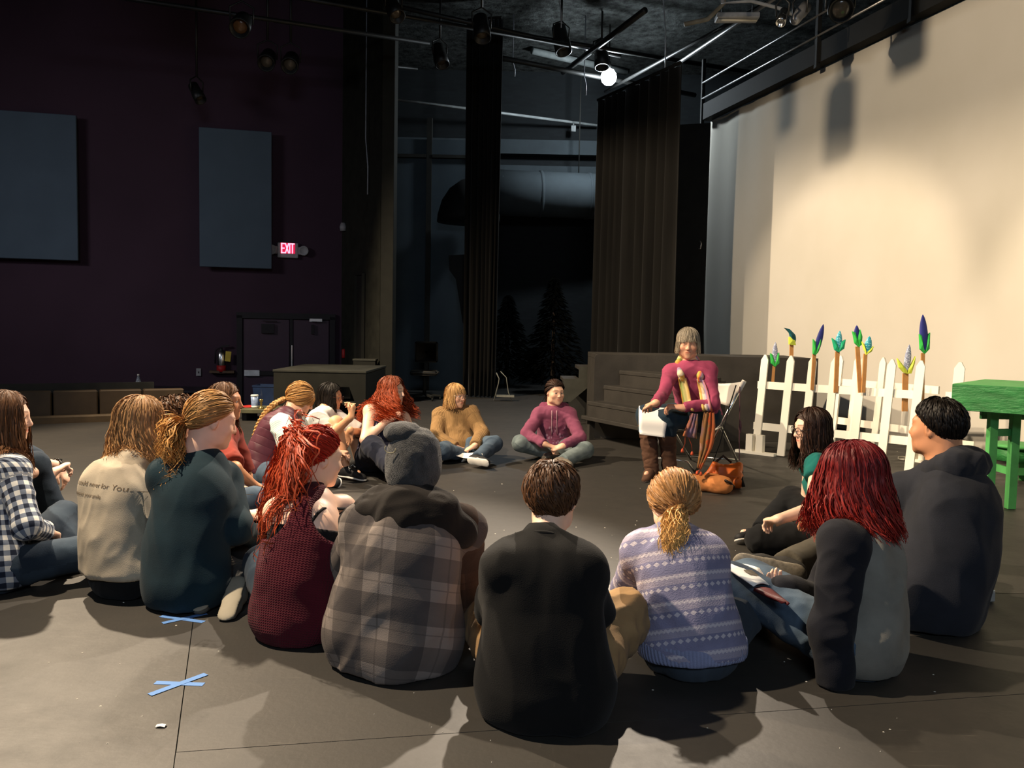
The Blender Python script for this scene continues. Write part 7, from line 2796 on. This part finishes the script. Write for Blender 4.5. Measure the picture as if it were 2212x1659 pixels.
nl = f.garment('neck_loop', SCARF, npr, 0.005, 22, seed=124, vox=0.006)
nl.parent = sc
nl.data.transform(Matrix.Translation(f.root.location - sc.location))
ey = f.J['el'][1] - 0.02
for (pth, wd, u0) in (([(1500, 893), (1497, 915), (1493, 930), (1490, 945)], (0.05, 0.075, 0.105), 0.05), ([(1532, 890), (1530, 930), (1526, 965), (1518, 990), (1510, 1012)], (0.07, 0.10, 0.105, 0.07, 0.03), 0.13)):
    cloth_strip([at_y(x, y, ey - 0.02) for x, y in pth], (1, 0, 0), wd, SCARF, sc, 'hanging_end', 0.010, 3, 0.008, -0.1, u0)
for k, (x0_, x1_, y1_) in enumerate(((1480, 1474, 972), (1487, 1495, 978), (1514, 1506, 1020), (1508, 1514, 1022))):
    a_, b_ = at_y(x0_, 944 if k < 2 else 1006, ey - 0.02), at_y(x1_, y1_, ey - 0.02)
    m = MB(); m.tube([a_, (a_ + b_) / 2 + (0.01, 0, 0), b_], 0.0022, 5); m.lathe([(0.004, 0.012), (0.011, -0.004), (0.012, -0.018)], b_, 8); m.build('tassel', plain('orange_tassel', srgb('#b5492b'), 0.8), sc, True, world_space=True)

# her papers, curling over her knees, and the board beneath
kl_, kr_ = f.J['kl'], f.J['kr']
top_y = (kl_[1] + kr_[1]) / 2
c_tl, c_tr, c_bl, c_br = at_y(1380, 877, top_y + 0.05), at_y(1441, 882, top_y + 0.03), at_y(1382, 938, top_y - 0.135), at_y(1436, 945, top_y - 0.15)
G_ = []
for u in np.linspace(0, 1, 8):
    row = []
    for v in np.linspace(0, 1, 12):
        p = (c_tl * (1 - u) + c_tr * u) * (1 - v) + (c_bl * (1 - u) + c_br * u) * v
        bow = math.sin(min(1, v * 1.15) * math.pi) * 0.05
        row.append(p + np.array((-0.012 * math.sin(v * math.pi) * (1 - u), -bow, bow * 0.35)))
    G_.append(row)
m = MB(); m.sheet(G_, 0.004)
tag(m.build('script_pages', PAPER, None, True), 'big white script page curling over the seated reader\'s knees', 'papers')
m = MB()
a_, b_ = at_y(1418, 886, top_y + 0.06), at_y(1474, 888, top_y + 0.10)
m.sheet([[a_ * (1 - u) + b_ * u + np.array((0, 0.20 * v, 0.0)) for v in (0, .5, 1)] for u in np.linspace(0, 1, 4)], 0.010)
tag(m.build('page_stack', PAPER), 'flat stack of pages under the seated reader\'s hands', 'papers')

# folding chair under her
WHC = cloth('white_canvas', srgb('#e8e2d6'))
rw = f.PF[:, 0]
chr_ = empty('folding_chair', (hip[0], 6.7, 0), 0, 'chrome folding chair with white canvas back under the seated reader', 'chair')
near = {'top': (1607, 824), 'seat': (1548, 935), 'foot': (1497, 1028)}
yT, yF = 6.95, 6.28
tp = at_y(*near['top'], 6.78)
ft_ = on_z(1500, 1027)
off = f.PF[:, 0] * 0.44          # across the chair towards its other side
for k in (0, 1):
    o = off * k
    m = MB(); m.tube([tp + o, tp * 0.5 + ft_ * 0.5 + o, ft_ + o + (0, 0, 0.012)], 0.0125, 10); m.build('front_leg', CHR, chr_, True, world_space=True)
    pv = tp * 0.53 + ft_ * 0.47
    bk = on_z(1594, 1003) if k == 0 else on_z(1594, 1003) + off
    m = MB(); m.tube([pv + o * (1 if k else 0) + (0, 0, 0.01), bk + (0, 0, 0.012)], 0.0115, 10); m.build('rear_leg', CHR, chr_, True, world_space=True)
    m = MB(); fr_ = f.J['k' + ('l' if k == 0 else 'r')] * 0.45 + hip * 0.55
    s0_ = pv + o + (0, 0, -0.04); s0_[2] = 0.44
    s1_ = s0_ + f.PF[:, 1] * 0.36
    m.tube([s0_, s1_], 0.012, 10); m.build('seat_rail', CHR, chr_, True, world_space=True)
    if k == 0:
        SR0, SR1 = s0_, s1_
m = MB(); m.tube([ft_ + (0, 0, 0.03), ft_ + off * 0.12 + f.PF[:, 1] * 0.05 + (0, 0, 0.12), ft_ + off * 0.5 + f.PF[:, 1] * 0.06 + (0, 0, 0.14), ft_ + off * 0.88 + f.PF[:, 1] * 0.05 + (0, 0, 0.12), ft_ + off + (0, 0, 0.03)], 0.010, 8); m.build('foot_loop', CHR, chr_, True, world_space=True)
b2 = on_z(1594, 1003)
m = MB(); m.tube([b2 + (0, 0, 0.04), b2 + off + (0, 0, 0.04)], 0.010, 8); m.build('rear_bar', CHR, chr_, True, world_space=True)
m = MB(); m.tube([SR1, SR1 + off], 0.012, 8); m.build('front_bar', CHR, chr_, True, world_space=True)
m = MB(); m.sheet([[SR0 + off * u + f.PF[:, 1] * 0.36 * v + np.array((0, 0, 0.010 - 0.02 * math.sin(u * 3.14))) for v in np.linspace(0, 1, 5)] for u in np.linspace(0, 1, 7)], 0.005); m.build('seat_sling', WHC, chr_, True, world_space=True)
ld = unit(ft_ - tp)
m = MB(); m.sheet([[tp + off * u + ld * (0.0 + 0.24 * v) + f.PF[:, 1] * (-0.05 * math.sin(u * 3.14)) + np.array((0, 0, -0.03 * math.sin(u * 3.14) * (1 - v))) + np.array((0, 0, 0.03 * math.sin(u * 3.14) * v)) for v in np.linspace(0, 1, 8)] for u in np.linspace(-0.02, 1.02, 12)], 0.006); m.build('back_sling', WHC, chr_, True, world_space=True)
for k in (0, 1):
    o = off * k
    m = MB(); m.tube([tp + o - ld * 0.006, tp + o + ld * 0.10], 0.020, 12); m.build('sleeve_cap', WHC, chr_, True, world_space=True)
sp_ = [at_y(1590, 832, 6.75), at_y(1575, 880, 6.8), at_y(1555, 960, 6.75), at_y(1540, 1000, 6.62)]
m = MB(); m.tube(sp_, 0.005, 6); 
tag(m.build('bag_strap', plain('black_strap', srgb('#151413'), 0.6)), 'thin black strap hanging from chair back down to the bags', 'strap')
sp_ = [at_y(1598, 835, 6.78), at_y(1598, 900, 6.78), at_y(1597, 955, 6.78), at_y(1597, 995, 6.74)]
m = MB(); m.tube(sp_, 0.004, 6); m.lathe([(0.006, 0.05), (0.014, 0.0), (0.008, -0.05)], at_y(1599, 922, 6.78), 8)
tag(m.build('tassel_rope', plain('mauve_cord', srgb('#6d4a50'), 0.8)), 'thin mauve tasselled cord hanging at the chair\'s right side', 'cord')

# bags on the floor
ORG = NT('orange_leather', 0.5, 0.4)
_n = ORG.noise(ORG.coord(), 9, 4)
ORG.color(ORG.ramp(_n, ((0.3, srgb('#c65a16')), (0.7, srgb('#d96a20')))))
ORG.bump(ORG.noise(ORG.coord(), 160, 2), 0.2, 0.003)
TANS = plain('tan_suede', srgb('#c07a44'), 0.9, var=0.18, scale=10)


def soft_bag(name, corners, thick, mat, label, y0, sag=0.02, seed=1):
    """corners in pixels: bl, br, tr, tl on the bag's front face; its back lies thick behind"""
    P = [on_z(*corners[0]), on_z(*corners[1])]
    yb = (P[0][1] + P[1][1]) / 2
    tl, tr = at_y(*corners[3], yb + 0.05), at_y(*corners[2], yb + 0.05)
    root = empty(name, tuple((P[0] + P[1]) / 2), 0, label, 'bag')
    pr = []
    bl, br = P[0] + (0, 0, thick * 0.5), P[1] + (0, 0, thick * 0.5)
    r = thick * 0.5
    for u in np.linspace(0, 1, 5):
        a, b = bl * (1 - u) + br * u, tl * (1 - u) + tr * u
        b = b - np.array((0, 0, sag * math.sin(u * math.pi)))
        pr.append(Cap(a + (0, r, 0), b + (0, r, -0.02), r, r * 0.55, 0.03))
    v, f_ = surface(pr, 0.006, [((0, 0, 0.003), (0, 0, -1))])
    N = normals_of(v, f_)
    v = folds(v, N, 0.008, 12, seed)
    v[:, 2] = np.maximum(v[:, 2], 0.002)
    link_mesh('bag_body', v, f_, mat, root, True, True)
    return root, bl, br, tl, tr


bag, bl, br, tl, tr = soft_bag('shoulder_bag', ((1535, 1050), (1594, 1057), (1600, 1003), (1548, 1002)), 0.10, ORG.m, 'bright orange leather shoulder bag on the floor beside the folding chair', 0, 0.02, 3)
m = MB(); m.tube([tr + (0.0, 0.04, 0.0), tr + (0.02, 0.03, -0.06), br + (0.035, 0.02, 0.02), br + (0.045, 0.0, -0.03)], 0.013, 8); m.build('strap', plain('black_strap', srgb('#151413')), bag, True, world_space=True)
m = MB(); m.tube([tl + (-0.0, 0.08, -0.01), tl * 0.6 + tr * 0.4 + (0, 0.10, 0.05), tr + (-0.05, 0.09, 0.0)], 0.010, 8); m.build('handle', plain('dark_brown_leather', srgb('#2a1c14'), 0.6), bag, True, world_space=True)
m = MB(); m.sheet([[(tl * (1 - u) + tr * u) * (1 - v) + (bl * (1 - u) + br * u) * v + np.array((0, -0.012 - 0.012 * math.sin(v * 2.5), 0.0)) + np.array((0, 0, 0.0)) for v in np.linspace(0.08, 0.72, 8)] for u in np.linspace(0.02, 0.98, 8)], 0.006); m.build('flap', ORG.m, bag, True, world_space=True)
bag, bl, br, tl, tr = soft_bag('tote_bag', ((1508, 1062), (1568, 1070), (1574, 1042), (1512, 1036)), 0.13, TANS, 'slumped tan suede tote lying in front of the orange bag', 0, 0.0, 5)
m = MB(); m.tube([tr + (0.0, 0.0, 0.01), tr + (0.04, -0.01, -0.03), br + (0.03, 0.0, 0.03), br + (-0.01, -0.01, 0.05), tr + (-0.02, -0.02, 0.0)], 0.010, 8); m.build('mouth_rim', plain('dark_brown_leather', srgb('#2a1c14')), bag, True, world_space=True)
m = MB(); m.tube([tl + (0.02, 0, 0), tl + (0.06, -0.02, 0.05), tl + (0.13, -0.02, 0.04), tl + (0.16, -0.01, 0.0)], 0.009, 8); m.build('handle', TANS, bag, True, world_space=True)

# 13 -- glasses and long dark hair at right
f = Figure('person in teal tee with long dark hair and glasses, facing left', (1800, 1196), yaw=268, neck=(1776, 992, 1), head=(1752, 922, -1), hyaw=262, hpitch=8, s=0.98, skin=SK_W, lids=0.45, vox=0.006, torso=0.47,
           j=dict(sl=(1768, 1010, -1, 0.145), el=(1757, 1098, -1, 0.29), wl=(1682, 1122, -1), sr=('L', 0.145, 0.0, -0.045), er=(1744, 1090, 1), wr=(1690, 1108, 1), kl=(1644, 1166, -1), kr=(1712, 1078, 1), al=(1745, 1180, 1), ar=(1640, 1165, -1)),
           hands=dict(l=dict(d=(1655, 1124), curl=0.6), r=dict(d=(1662, 1116), curl=0.6)), toes=dict(r=(-0.9, -0.4, 0.1)))
f.body(); f.eyes()
f.top('t_shirt', cloth('teal_jersey', srgb('#14605a')), 0.012, 'cap', 0.02, seed=131)
f.bottoms('trousers', BLK, 0.014, seed=132)
f.shoes(SHOE_BLK, SOLE_W)
f.glasses(WIRE, 0.0022)
wrist_band(f, 'r', plain('black_elastic', srgb('#111111'), 0.8), 'wristband', 0.9, 0.034, 0.010)
build_hair(f, H_DKBR, 'long', 1200, 0.27, seed=13, phimax=2.45, wave=0.006, fwd=0.15, part=0.01)

# 14 -- red ponytail, burgundy tank
f = Figure('person with bright red high ponytail in burgundy knit tank, bare shoulders', (640, 1376), yaw=16, neck=(684, 1078, 1), head=(688, 990, 1), hyaw=52, hpitch=10, s=1.02, skin=SK_W, lids=0.6, slouch=0.05, torso=0.51, bulk=1.03,
           j=dict(sl=(600, 1108, -1, 0.15), sr=(738, 1100, 1, 0.15), el=('L', -0.1, 0.55, -0.8), er=('L', 0.12, 0.6, -0.8)))
f.body(); f.eyes()
bpr = f.trunk(0.007, 1.02)
f.garment('camisole', cloth('black_stretch', srgb('#141316')), bpr[1:4] + [Cut(f.J['P'] + f.up * 0.318, f.up), Cut(f.J['P'] + f.up * 0.22, -f.up)], 0.0, seed=141)
for sx in (-1, 1):
    pts = []
    for t_ in np.linspace(0, 1, 8):
        q = f.on_top(f.J['P'] + f.rt * sx * (0.062 + 0.045 * t_) + f.up * (0.300 + 0.15 * t_) * f.s - f.fw * 0.5, f.fw, 0.004)
        if q is not None:
            pts.append(q)
    for q in (f.on_top(f.J['N'] + f.rt * sx * 0.112 + f.up * 0.25 + f.fw * 0.005, -f.up, 0.005), f.on_top(f.J['N'] + f.rt * sx * 0.11 - f.up * 0.08 + f.fw * 0.4, -f.fw, 0.004)):
        if q is not None:
            pts.append(q)
    m = MB(); m.tube(pts, 0.006, 6); m.build('camisole_strap', cloth('black_stretch', srgb('#141316')), f.root, True, world_space=True)
tpr = f.trunk(0.018, 1.08)
KN = cloth('burgundy_knit', srgb('#4e1320'), 'knit')
f.garment('tank_top', KN, tpr[:5] + tpr[5:7] + [Cap(f.J['C'] - f.up * 0.05, f.J['P'] + f.up * 0.0, 0.140, 0.168, 0.06, (f.fw, 0.8)), Cut(f.J['P'] - np.array((0, 0, 0.098)), (0, 0, -1.0))]
          + [Ell(f.J['P'] + f.up * 0.42 + f.rt * sx * 0.165 - f.fw * 0.06, f.R, (0.120, 0.30, 0.155), 0.010, True) for sx in (-1, 1)]
          + [Ell(f.J['s' + k], f.R, (0.11, 0.2, 0.12), 0.010, True) for k in 'lr'], 0.007, 7, seed=142)
f.bottoms('jeans', DEN['dark'], seed=143)
f.shoes(SHOE_BLK, SOLE_T)
build_hair(f, H_RED, 'pony', 1900, 0.36, seed=14, tie=(-0.015, -0.100, 0.062), taildir=(-0.15, -0.95, 0.25), spread=0.13, wave=0.014, wfreq=45, lift=0.010, tail_stiff=0.48, frizz=0.010, fade=1.0)

# 15 -- beanie and plaid jacket
f = Figure('person in grey knit beanie and grey plaid jacket with dark hood, back turned', (846, 1432), yaw=8, neck=(893, 1112, 1), head=(897, 982, 1), hyaw=12, hpitch=2, s=1.08, skin=SK_F, slouch=0.06, torso=0.52, bulk=1.12, fem=False,
           j=dict(sl=(778, 1142, -1, 0.165), sr=(994, 1142, -1, 0.165), er=(1000, 1290, 1), wr=('L', -0.4, 0.9, 0.05), el=(742, 1235, 1), wl=('L', 0.3, 0.9, -0.1), kr=(1010, 1345, 1), kl=('L', -0.3, 0.9, 0.05)))
f.body(); f.eyes()
PLAID = cloth('grey_plaid_flannel', srgb('#262429'), 'plaid', srgb('#544d4a'), srgb('#857b75'))
f.top('jacket', PLAID, 0.026, 'none', 0.05, hem=-0.10, amp=0.024, freq=5.5, seed=151, stretch=(unit(f.up + f.rt * 0.6), 0.45))
f.garment('sleeve', PLAID, [f.arms(0.030, 1, 0)[0], f.arms(0.030, 1, 0.95)[1]], 0.012, 7, seed=152)
f.garment('sleeve', cloth('brown_striped_flannel', srgb('#33261f'), 'plaid', srgb('#3d2d24'), srgb('#574030')), [f.arms(0.032, 1, 0)[1] if False else f.arms(0.032, 1, 0.95)[2], f.arms(0.032, 1, 0.95)[3]], 0.012, 7, seed=153)
hood(f, cloth('brown_black_jersey', srgb('#1d1917')), r=0.075, back=0.075, drop=0.13, w=0.095, big=0.085, seed=154, amp=0.018, up=0.0)
f.bottoms('trousers', BLK, seed=155)
f.shoes(SHOE_BLK, SOLE_T)


def knit_mat():
    t = NT('grey_mohair', 0.95, 0.1)
    t.b.inputs['Sheen Weight'].default_value = 0.25
    t.b.inputs['Sheen Roughness'].default_value = 0.5
    co = t.coord()
    t.color(t.ramp(t.noise(co, 35, 4), ((0.3, srgb('#343434')), (0.7, srgb('#4a4a4b')))))
    t.bump(t.noise(co, 240, 3), 0.9, 0.006)
    return t.m


MOH = knit_mat()
Hc, H = f.J['H'], f.H
def hp_(x, y, z): return Hc + H @ (np.array((x, y, z)) * f.hs)
hat = [Ell(hp_(0, -0.010, 0.030), H, np.array((0.098, 0.114, 0.108)), 0.03), Ell(hp_(0, -0.03, -0.035), H, np.array((0.092, 0.098, 0.075)), 0.05)]
hv, hf_ = surface(hat, 0.007)
hn = normals_of(hv, hf_)
hv = folds(hv, hn, 0.006, 12, 5)
bn = link_mesh('beanie', hv, hf_, MOH, f.root, True, True)
brim = [Ell(hp_(-0.038, -0.030, 0.112), H @ rotz(0.0), np.array((0.070, 0.075, 0.042)), 0.03), Cap(hp_(-0.085, -0.06, 0.088), hp_(0.015, -0.088, 0.110), 0.020, 0.024, 0.03)]
hv, hf_ = surface(brim[:1], 0.006)
hv = folds(hv, normals_of(hv, hf_), 0.004, 20, 6)
b2_ = link_mesh('folded_brim', hv, hf_, MOH, f.root, True, True); b2_.parent = bn
rr_ = np.random.default_rng(9)
bpts = rr_.choice(len(hv), 10)
S_ = 2200
src = np.concatenate((surface(hat, 0.012)[0], ))
nv = src[rr_.integers(0, len(src), S_)]
dirs = nv - hp_(0, -0.01, 0.01)
dirs /= np.linalg.norm(dirs, axis=1, keepdims=True)
dirs = dirs + rr_.normal(0, 0.5, dirs.shape)
pth = np.stack([nv + dirs * (0.0045 * k) for k in (-0.4, 0.2, 0.7, 1.0)], 1)
fv, ff = tubes(pth, np.full((S_, 4), 0.0003), 3)
fz = link_mesh('fuzz', fv, ff, MOH, f.root, False, True); fz['kind'] = 'stuff'; fz.parent = bn
m = MB()
for (x, y, z) in ((-0.052, -0.116, 0.062),):
    m.tube([hp_(x + 0.02 * math.cos(t), y - 0.003, z + 0.016 * math.sin(t)) for t in np.linspace(2.6, 6.4, 10)], 0.002, 5)
mm = m.build('loose_yarn', plain('pale_yarn', srgb('#a39a7c'), 0.8), f.root, True, world_space=True); mm.parent = bn

# 16 -- black t-shirt, short brown hair
f = Figure('person in plain black t-shirt with short brown hair, back to camera', (1176, 1543), yaw=6, neck=(1172, 1178, 1), head=(1193, 1078, 1), hyaw=12, hpitch=6, s=0.98, skin=SK_W, fem=False, slouch=0.05, bulk=1.08, torso=0.49,
           j=dict(sl=(1098, 1226, -1, 0.16), sr=(1252, 1234, -1, 0.16), er=(1290, 1340, 1, 0.27), wr=('L', -0.25, 0.95, 0.3), el=(1066, 1335, 1, 0.27), wl=('L', 0.3, 0.9, 0.0), kr=(1352, 1330, 1, 0.42), kl=(1056, 1350, 1, 0.42)))
f.body(); f.eyes()
BT_ = cloth('black_jersey', srgb('#0f0f10'))
f.top('t_shirt', BT_, 0.018, 'elbow', 0.05, hem=-0.12, amp=0.018, freq=6, seed=161, w=1.12, arm_o=0.008, stretch=(unit(f.up), 0.5))
m = MB(); cN = f.J['N'] + f.up * 0.012
m.tube([cN + (f.rt * math.cos(t) * 0.074 + f.fw * (math.sin(t) * 0.072 - 0.01)) - f.up * 0.025 * math.sin(t) for t in np.linspace(0, 2 * math.pi, 25)], 0.008, 6, False)
m.build('neck_rib', BT_, f.root, True, world_space=True)
f.bottoms('trousers', KHAKI, 0.020, seed=162, amp=0.016)
f.shoes(SHOE_BLK, SOLE_W)
build_hair(f, hair_mat('chestnut_hair', srgb('#3d271a'), srgb('#5e3f28')), 'short', 2600, seed=16, lift=0.014, rad=0.0028, short=(0.45, 0.95), volume=1.25, swirl=0.7, frizz=0.004)

# 17 -- child in lavender sweater
f = Figure('person in lavender patterned sweater with messy sandy hair in low ponytail', (1494, 1452), yaw=-6, neck=(1452, 1162, 1), head=(1453, 1084, 1), hyaw=-8, hpitch=16, hroll=-4, s=0.92, maxlean=22, skin=SK_W, slouch=0.055, torso=0.51, bulk=1.03,
           j=dict(sl=(1388, 1194, -1, 0.14), sr=(1524, 1200, 1, 0.14), el=(1352, 1268, 1), wl=('L', 0.55, 0.7, -0.1), er=('L', 0.25, 0.45, -0.8), kl=(1398, 1362, 1), kr=('L', 0.6, 0.6, 0.1)))
f.body(); f.eyes()
FAIR = cloth('lavender_fairisle', srgb('#7a7996'), 'fairisle', srgb('#a9a0ae'), srgb('#d6cdd2'))
f.top('sweater', FAIR, 0.020, 'long', 0.03, hem=-0.02, amp=0.011, freq=6, seed=171)
f.band('ribbed_hem', cloth('lavender_rib', srgb('#8288a8'), 'ribs'), -0.035, 0.035)
f.bottoms('jeans', cloth('dark_slate_denim', srgb('#2c333b'), 'denim', srgb('#3d4650')), 0.014, seed=173)
f.shoes(SHOE_BLK, SOLE_W)
tlp = [f.J['H'] + f.H @ np.array((0, -0.116, -0.03))] + [march(f.shell + f.headp[:4], EYE, ray(px, py), 0.026, 6) for px, py in ((1459, 1132), (1461, 1155), (1458, 1185))]
build_hair(f, H_STRAW, 'pony', 1900, 0.15, seed=17, tie=(0, -0.108, -0.040), taildir=(0, -1, -0.2), tailpath=tlp, spread=0.034, wave=0.010, wfreq=70, lift=0.014, frizz=0.010, fade=1.6, volume=1.3)
pp = [at_y(x, y, f.J['wl'][1] + d_) for x, y, d_ in ((1305, 1262, 0.0), (1350, 1268, 0.1), (1300, 1300, -0.12), (1346, 1310, -0.05))]
m = MB(); m.sheet([[pp[0] * (1 - u) * (1 - v) + pp[1] * u * (1 - v) + pp[2] * (1 - u) * v + pp[3] * u * v for v in (0, .5, 1)] for u in np.linspace(0, 1, 4)], 0.004)
tag(m.build('script_pages', PAPER), 'white pages between black t-shirt and lavender sweater sitters', 'papers')

# 18 -- navy hoodie boy
f = Figure('person in dark navy hoodie with short black hair, facing left at right side', (2012, 1343), yaw=322, neck=(2040, 1022, 1), head=(2022, 922, 1), hyaw=322, hpitch=0, s=1.16, skin=SK_T, fem=False, slouch=0.06, bulk=1.08, torso=0.52, shw=0.17, lids=0.45, hs=1.08, neckrad=0.060,
           j=dict(sl=(1948, 1076, -1, 0.165), sr=(2104, 1088, 1, 0.165), er=('L', 0.1, 0.6, -0.8), el=('L', -0.1, 0.6, -0.8), kl=(1790, 1190, 1, 0.43), al=(1694, 1228, -1, 0.40), kr=(2010, 1150, 1)),
           toes=dict(l=(-0.9, 0.2, 0.12)), soles=dict(l=(-0.3, -0.95, 0.0)))
f.body(); f.eyes()
NAVYF = cloth('navy_grey_fleece', srgb('#23252c'))
f.top('hoodie', NAVYF, 0.024, 'long', 0.045, hem=-0.10, amp=0.022, freq=5, seed=181, stretch=(unit(f.up + f.rt * 0.5), 0.45))
hood(f, NAVYF, r=0.058, back=0.065, drop=0.07, w=0.085, seed=182, amp=0.012, up=0.03)
f.bottoms('trousers', cloth('olive_grey_canvas', srgb('#4d4940')), 0.014, seed=183)
f.shoes(plain('black_mesh_shoe', srgb('#2b2926'), 0.7), SOLE_G, k=1.02)
build_hair(f, H_BLK, 'short', 2600, seed=18, lift=0.008, rad=0.0026, short=(0.3, 0.6), volume=1.0, swirl=0.15, frizz=0.0015)

# 19 -- wine red hair, grey and navy jacket
f = Figure('person with wine red hair in grey jacket with navy sleeves, leaning on one hand', (1862, 1450), yaw=290, pyaw=304, neck=(1850, 1138, 1), head=(1836, 1026, 1), hyaw=318, hpitch=8, s=1.06, skin=SK_W, slouch=0.03, bulk=0.90, torso=0.54,
           j=dict(sl=(1822, 1176, -1, 0.17), el=('L', -0.35, 0.10, -0.9), wl=('L', -0.05, -0.12, -1.0), sr=('L', 0.16, 0, -0.045), er=(1775, 1300, 1, 0.30), wr=(1700, 1276, -1, 0.22), kl=(1584, 1262, 1, 0.47), al=(1632, 1348, 1, 0.36), kr=(1620, 1250, 1, 0.5), ar=('L', 0.2, 0.1, -0.7)),
           hands=dict(l=dict(d=(0.35, -0.6, -0.35), curl=0.15, pn=(0, -0.3, -1)), r=dict(d=(1672, 1272), curl=0.7, pn=(0, 0.4, 0.9))), toes=dict(l=(-0.75, 0.55, -0.1), r=(-0.8, 0.3, -0.1)), soles=dict(l=(-0.35, -0.8, 0.1)))
f.body(); f.eyes()
GREYJ = cloth('grey_fleece', srgb('#77746c'))
NAVS = cloth('dark_navy_fleece', srgb('#17181f'))
f.top('jacket', GREYJ, 0.016, 'none', 0.012, shoulders=False, hem=-0.095, amp=0.022, freq=6, seed=191, stretch=(unit(f.up + f.rt * 0.4), 0.45))
for k in (0, 1):
    A_ = f.arms(0.024, 1, 1.12)
    f.garment('sleeve', NAVS, [A_[2 * k], A_[2 * k + 1], Cap(f.J['s' + 'lr'[k]], f.J['N'] * 0.55 + f.J['s' + 'lr'[k]] * 0.45 - f.up * 0.03, 0.076, 0.074, 0.04)], 0.014, 8, seed=192 + k)
hood(f, NAVS, r=0.045, back=0.045, drop=0.05, w=0.045, seed=195, amp=0.010)
f.bottoms('jeans', DEN['mid'], 0.012, seed=196, amp=0.010)
f.shoes(plain('tan_boot_suede', srgb('#6f6250'), 0.9), SOLE_G, hi=0.03, name='boot')
build_hair(f, H_WINE, 'long', 2000, 0.235, seed=19, wave=0.010, wfreq=35, flare=0.5, volume=1.6, lift=0.012, frizz=0.006, fade=1.3, phimax=2.5)
bk = f.J['wr'] + unit(reach(f.J['wr'], 1672, 1272, 0.12, 1) - f.J['wr']) * 0.09
book = empty('script_book', tuple(bk), 0, 'open script book with dark red cover on the jeans knee', 'book')
Yb = march(f.legs(0.012), EYE, ray(1655, 1275), 0.02, 6)[1] - 0.03
cpt = [at_y(1562, 1222, Yb + 0.16), at_y(1640, 1228, Yb + 0.30), at_y(1628, 1266, Yb - 0.02), at_y(1664, 1266, Yb + 0.06), at_y(1704, 1306, Yb - 0.14)]
def quad_sheet(p00, p10, p01, p11, bow, th):
    return [[p00 * (1 - u) * (1 - v) + p10 * u * (1 - v) + p01 * (1 - u) * v + p11 * u * v + np.array((0, 0, bow * math.sin(u * 3.14))) for v in np.linspace(0, 1, 5)] for u in np.linspace(0, 1, 6)]
m = MB(); m.sheet(quad_sheet(cpt[0], cpt[1], cpt[2], cpt[3], 0.012, 0), 0.005); m.build('open_page', PAPER, book, True, world_space=True)
a_, b_, c_, d_ = at_y(1606, 1240, Yb + 0.12), at_y(1632, 1242, Yb + 0.17), at_y(1622, 1252, Yb + 0.08), at_y(1640, 1256, Yb + 0.10)
up_o = np.array((0, 0, 0.016))
m = MB(); m.sheet(quad_sheet(a_ + up_o, b_ + up_o, c_ + up_o, d_ + up_o, 0.002, 0), 0.002); m.build('page_photo', plain('printed_photo', srgb('#6c6355'), 0.8, var=0.5, scale=30), book, world_space=True)
m = MB(); m.sheet(quad_sheet(cpt[2] - (0, 0, 0.012), cpt[3] - (0, 0, 0.012), at_y(1690, 1304, Yb - 0.12), cpt[4], 0.006, 0), 0.012); m.build('cover', plain('dark_red_cover', srgb('#5a1f22'), 0.5), book, True, world_space=True)
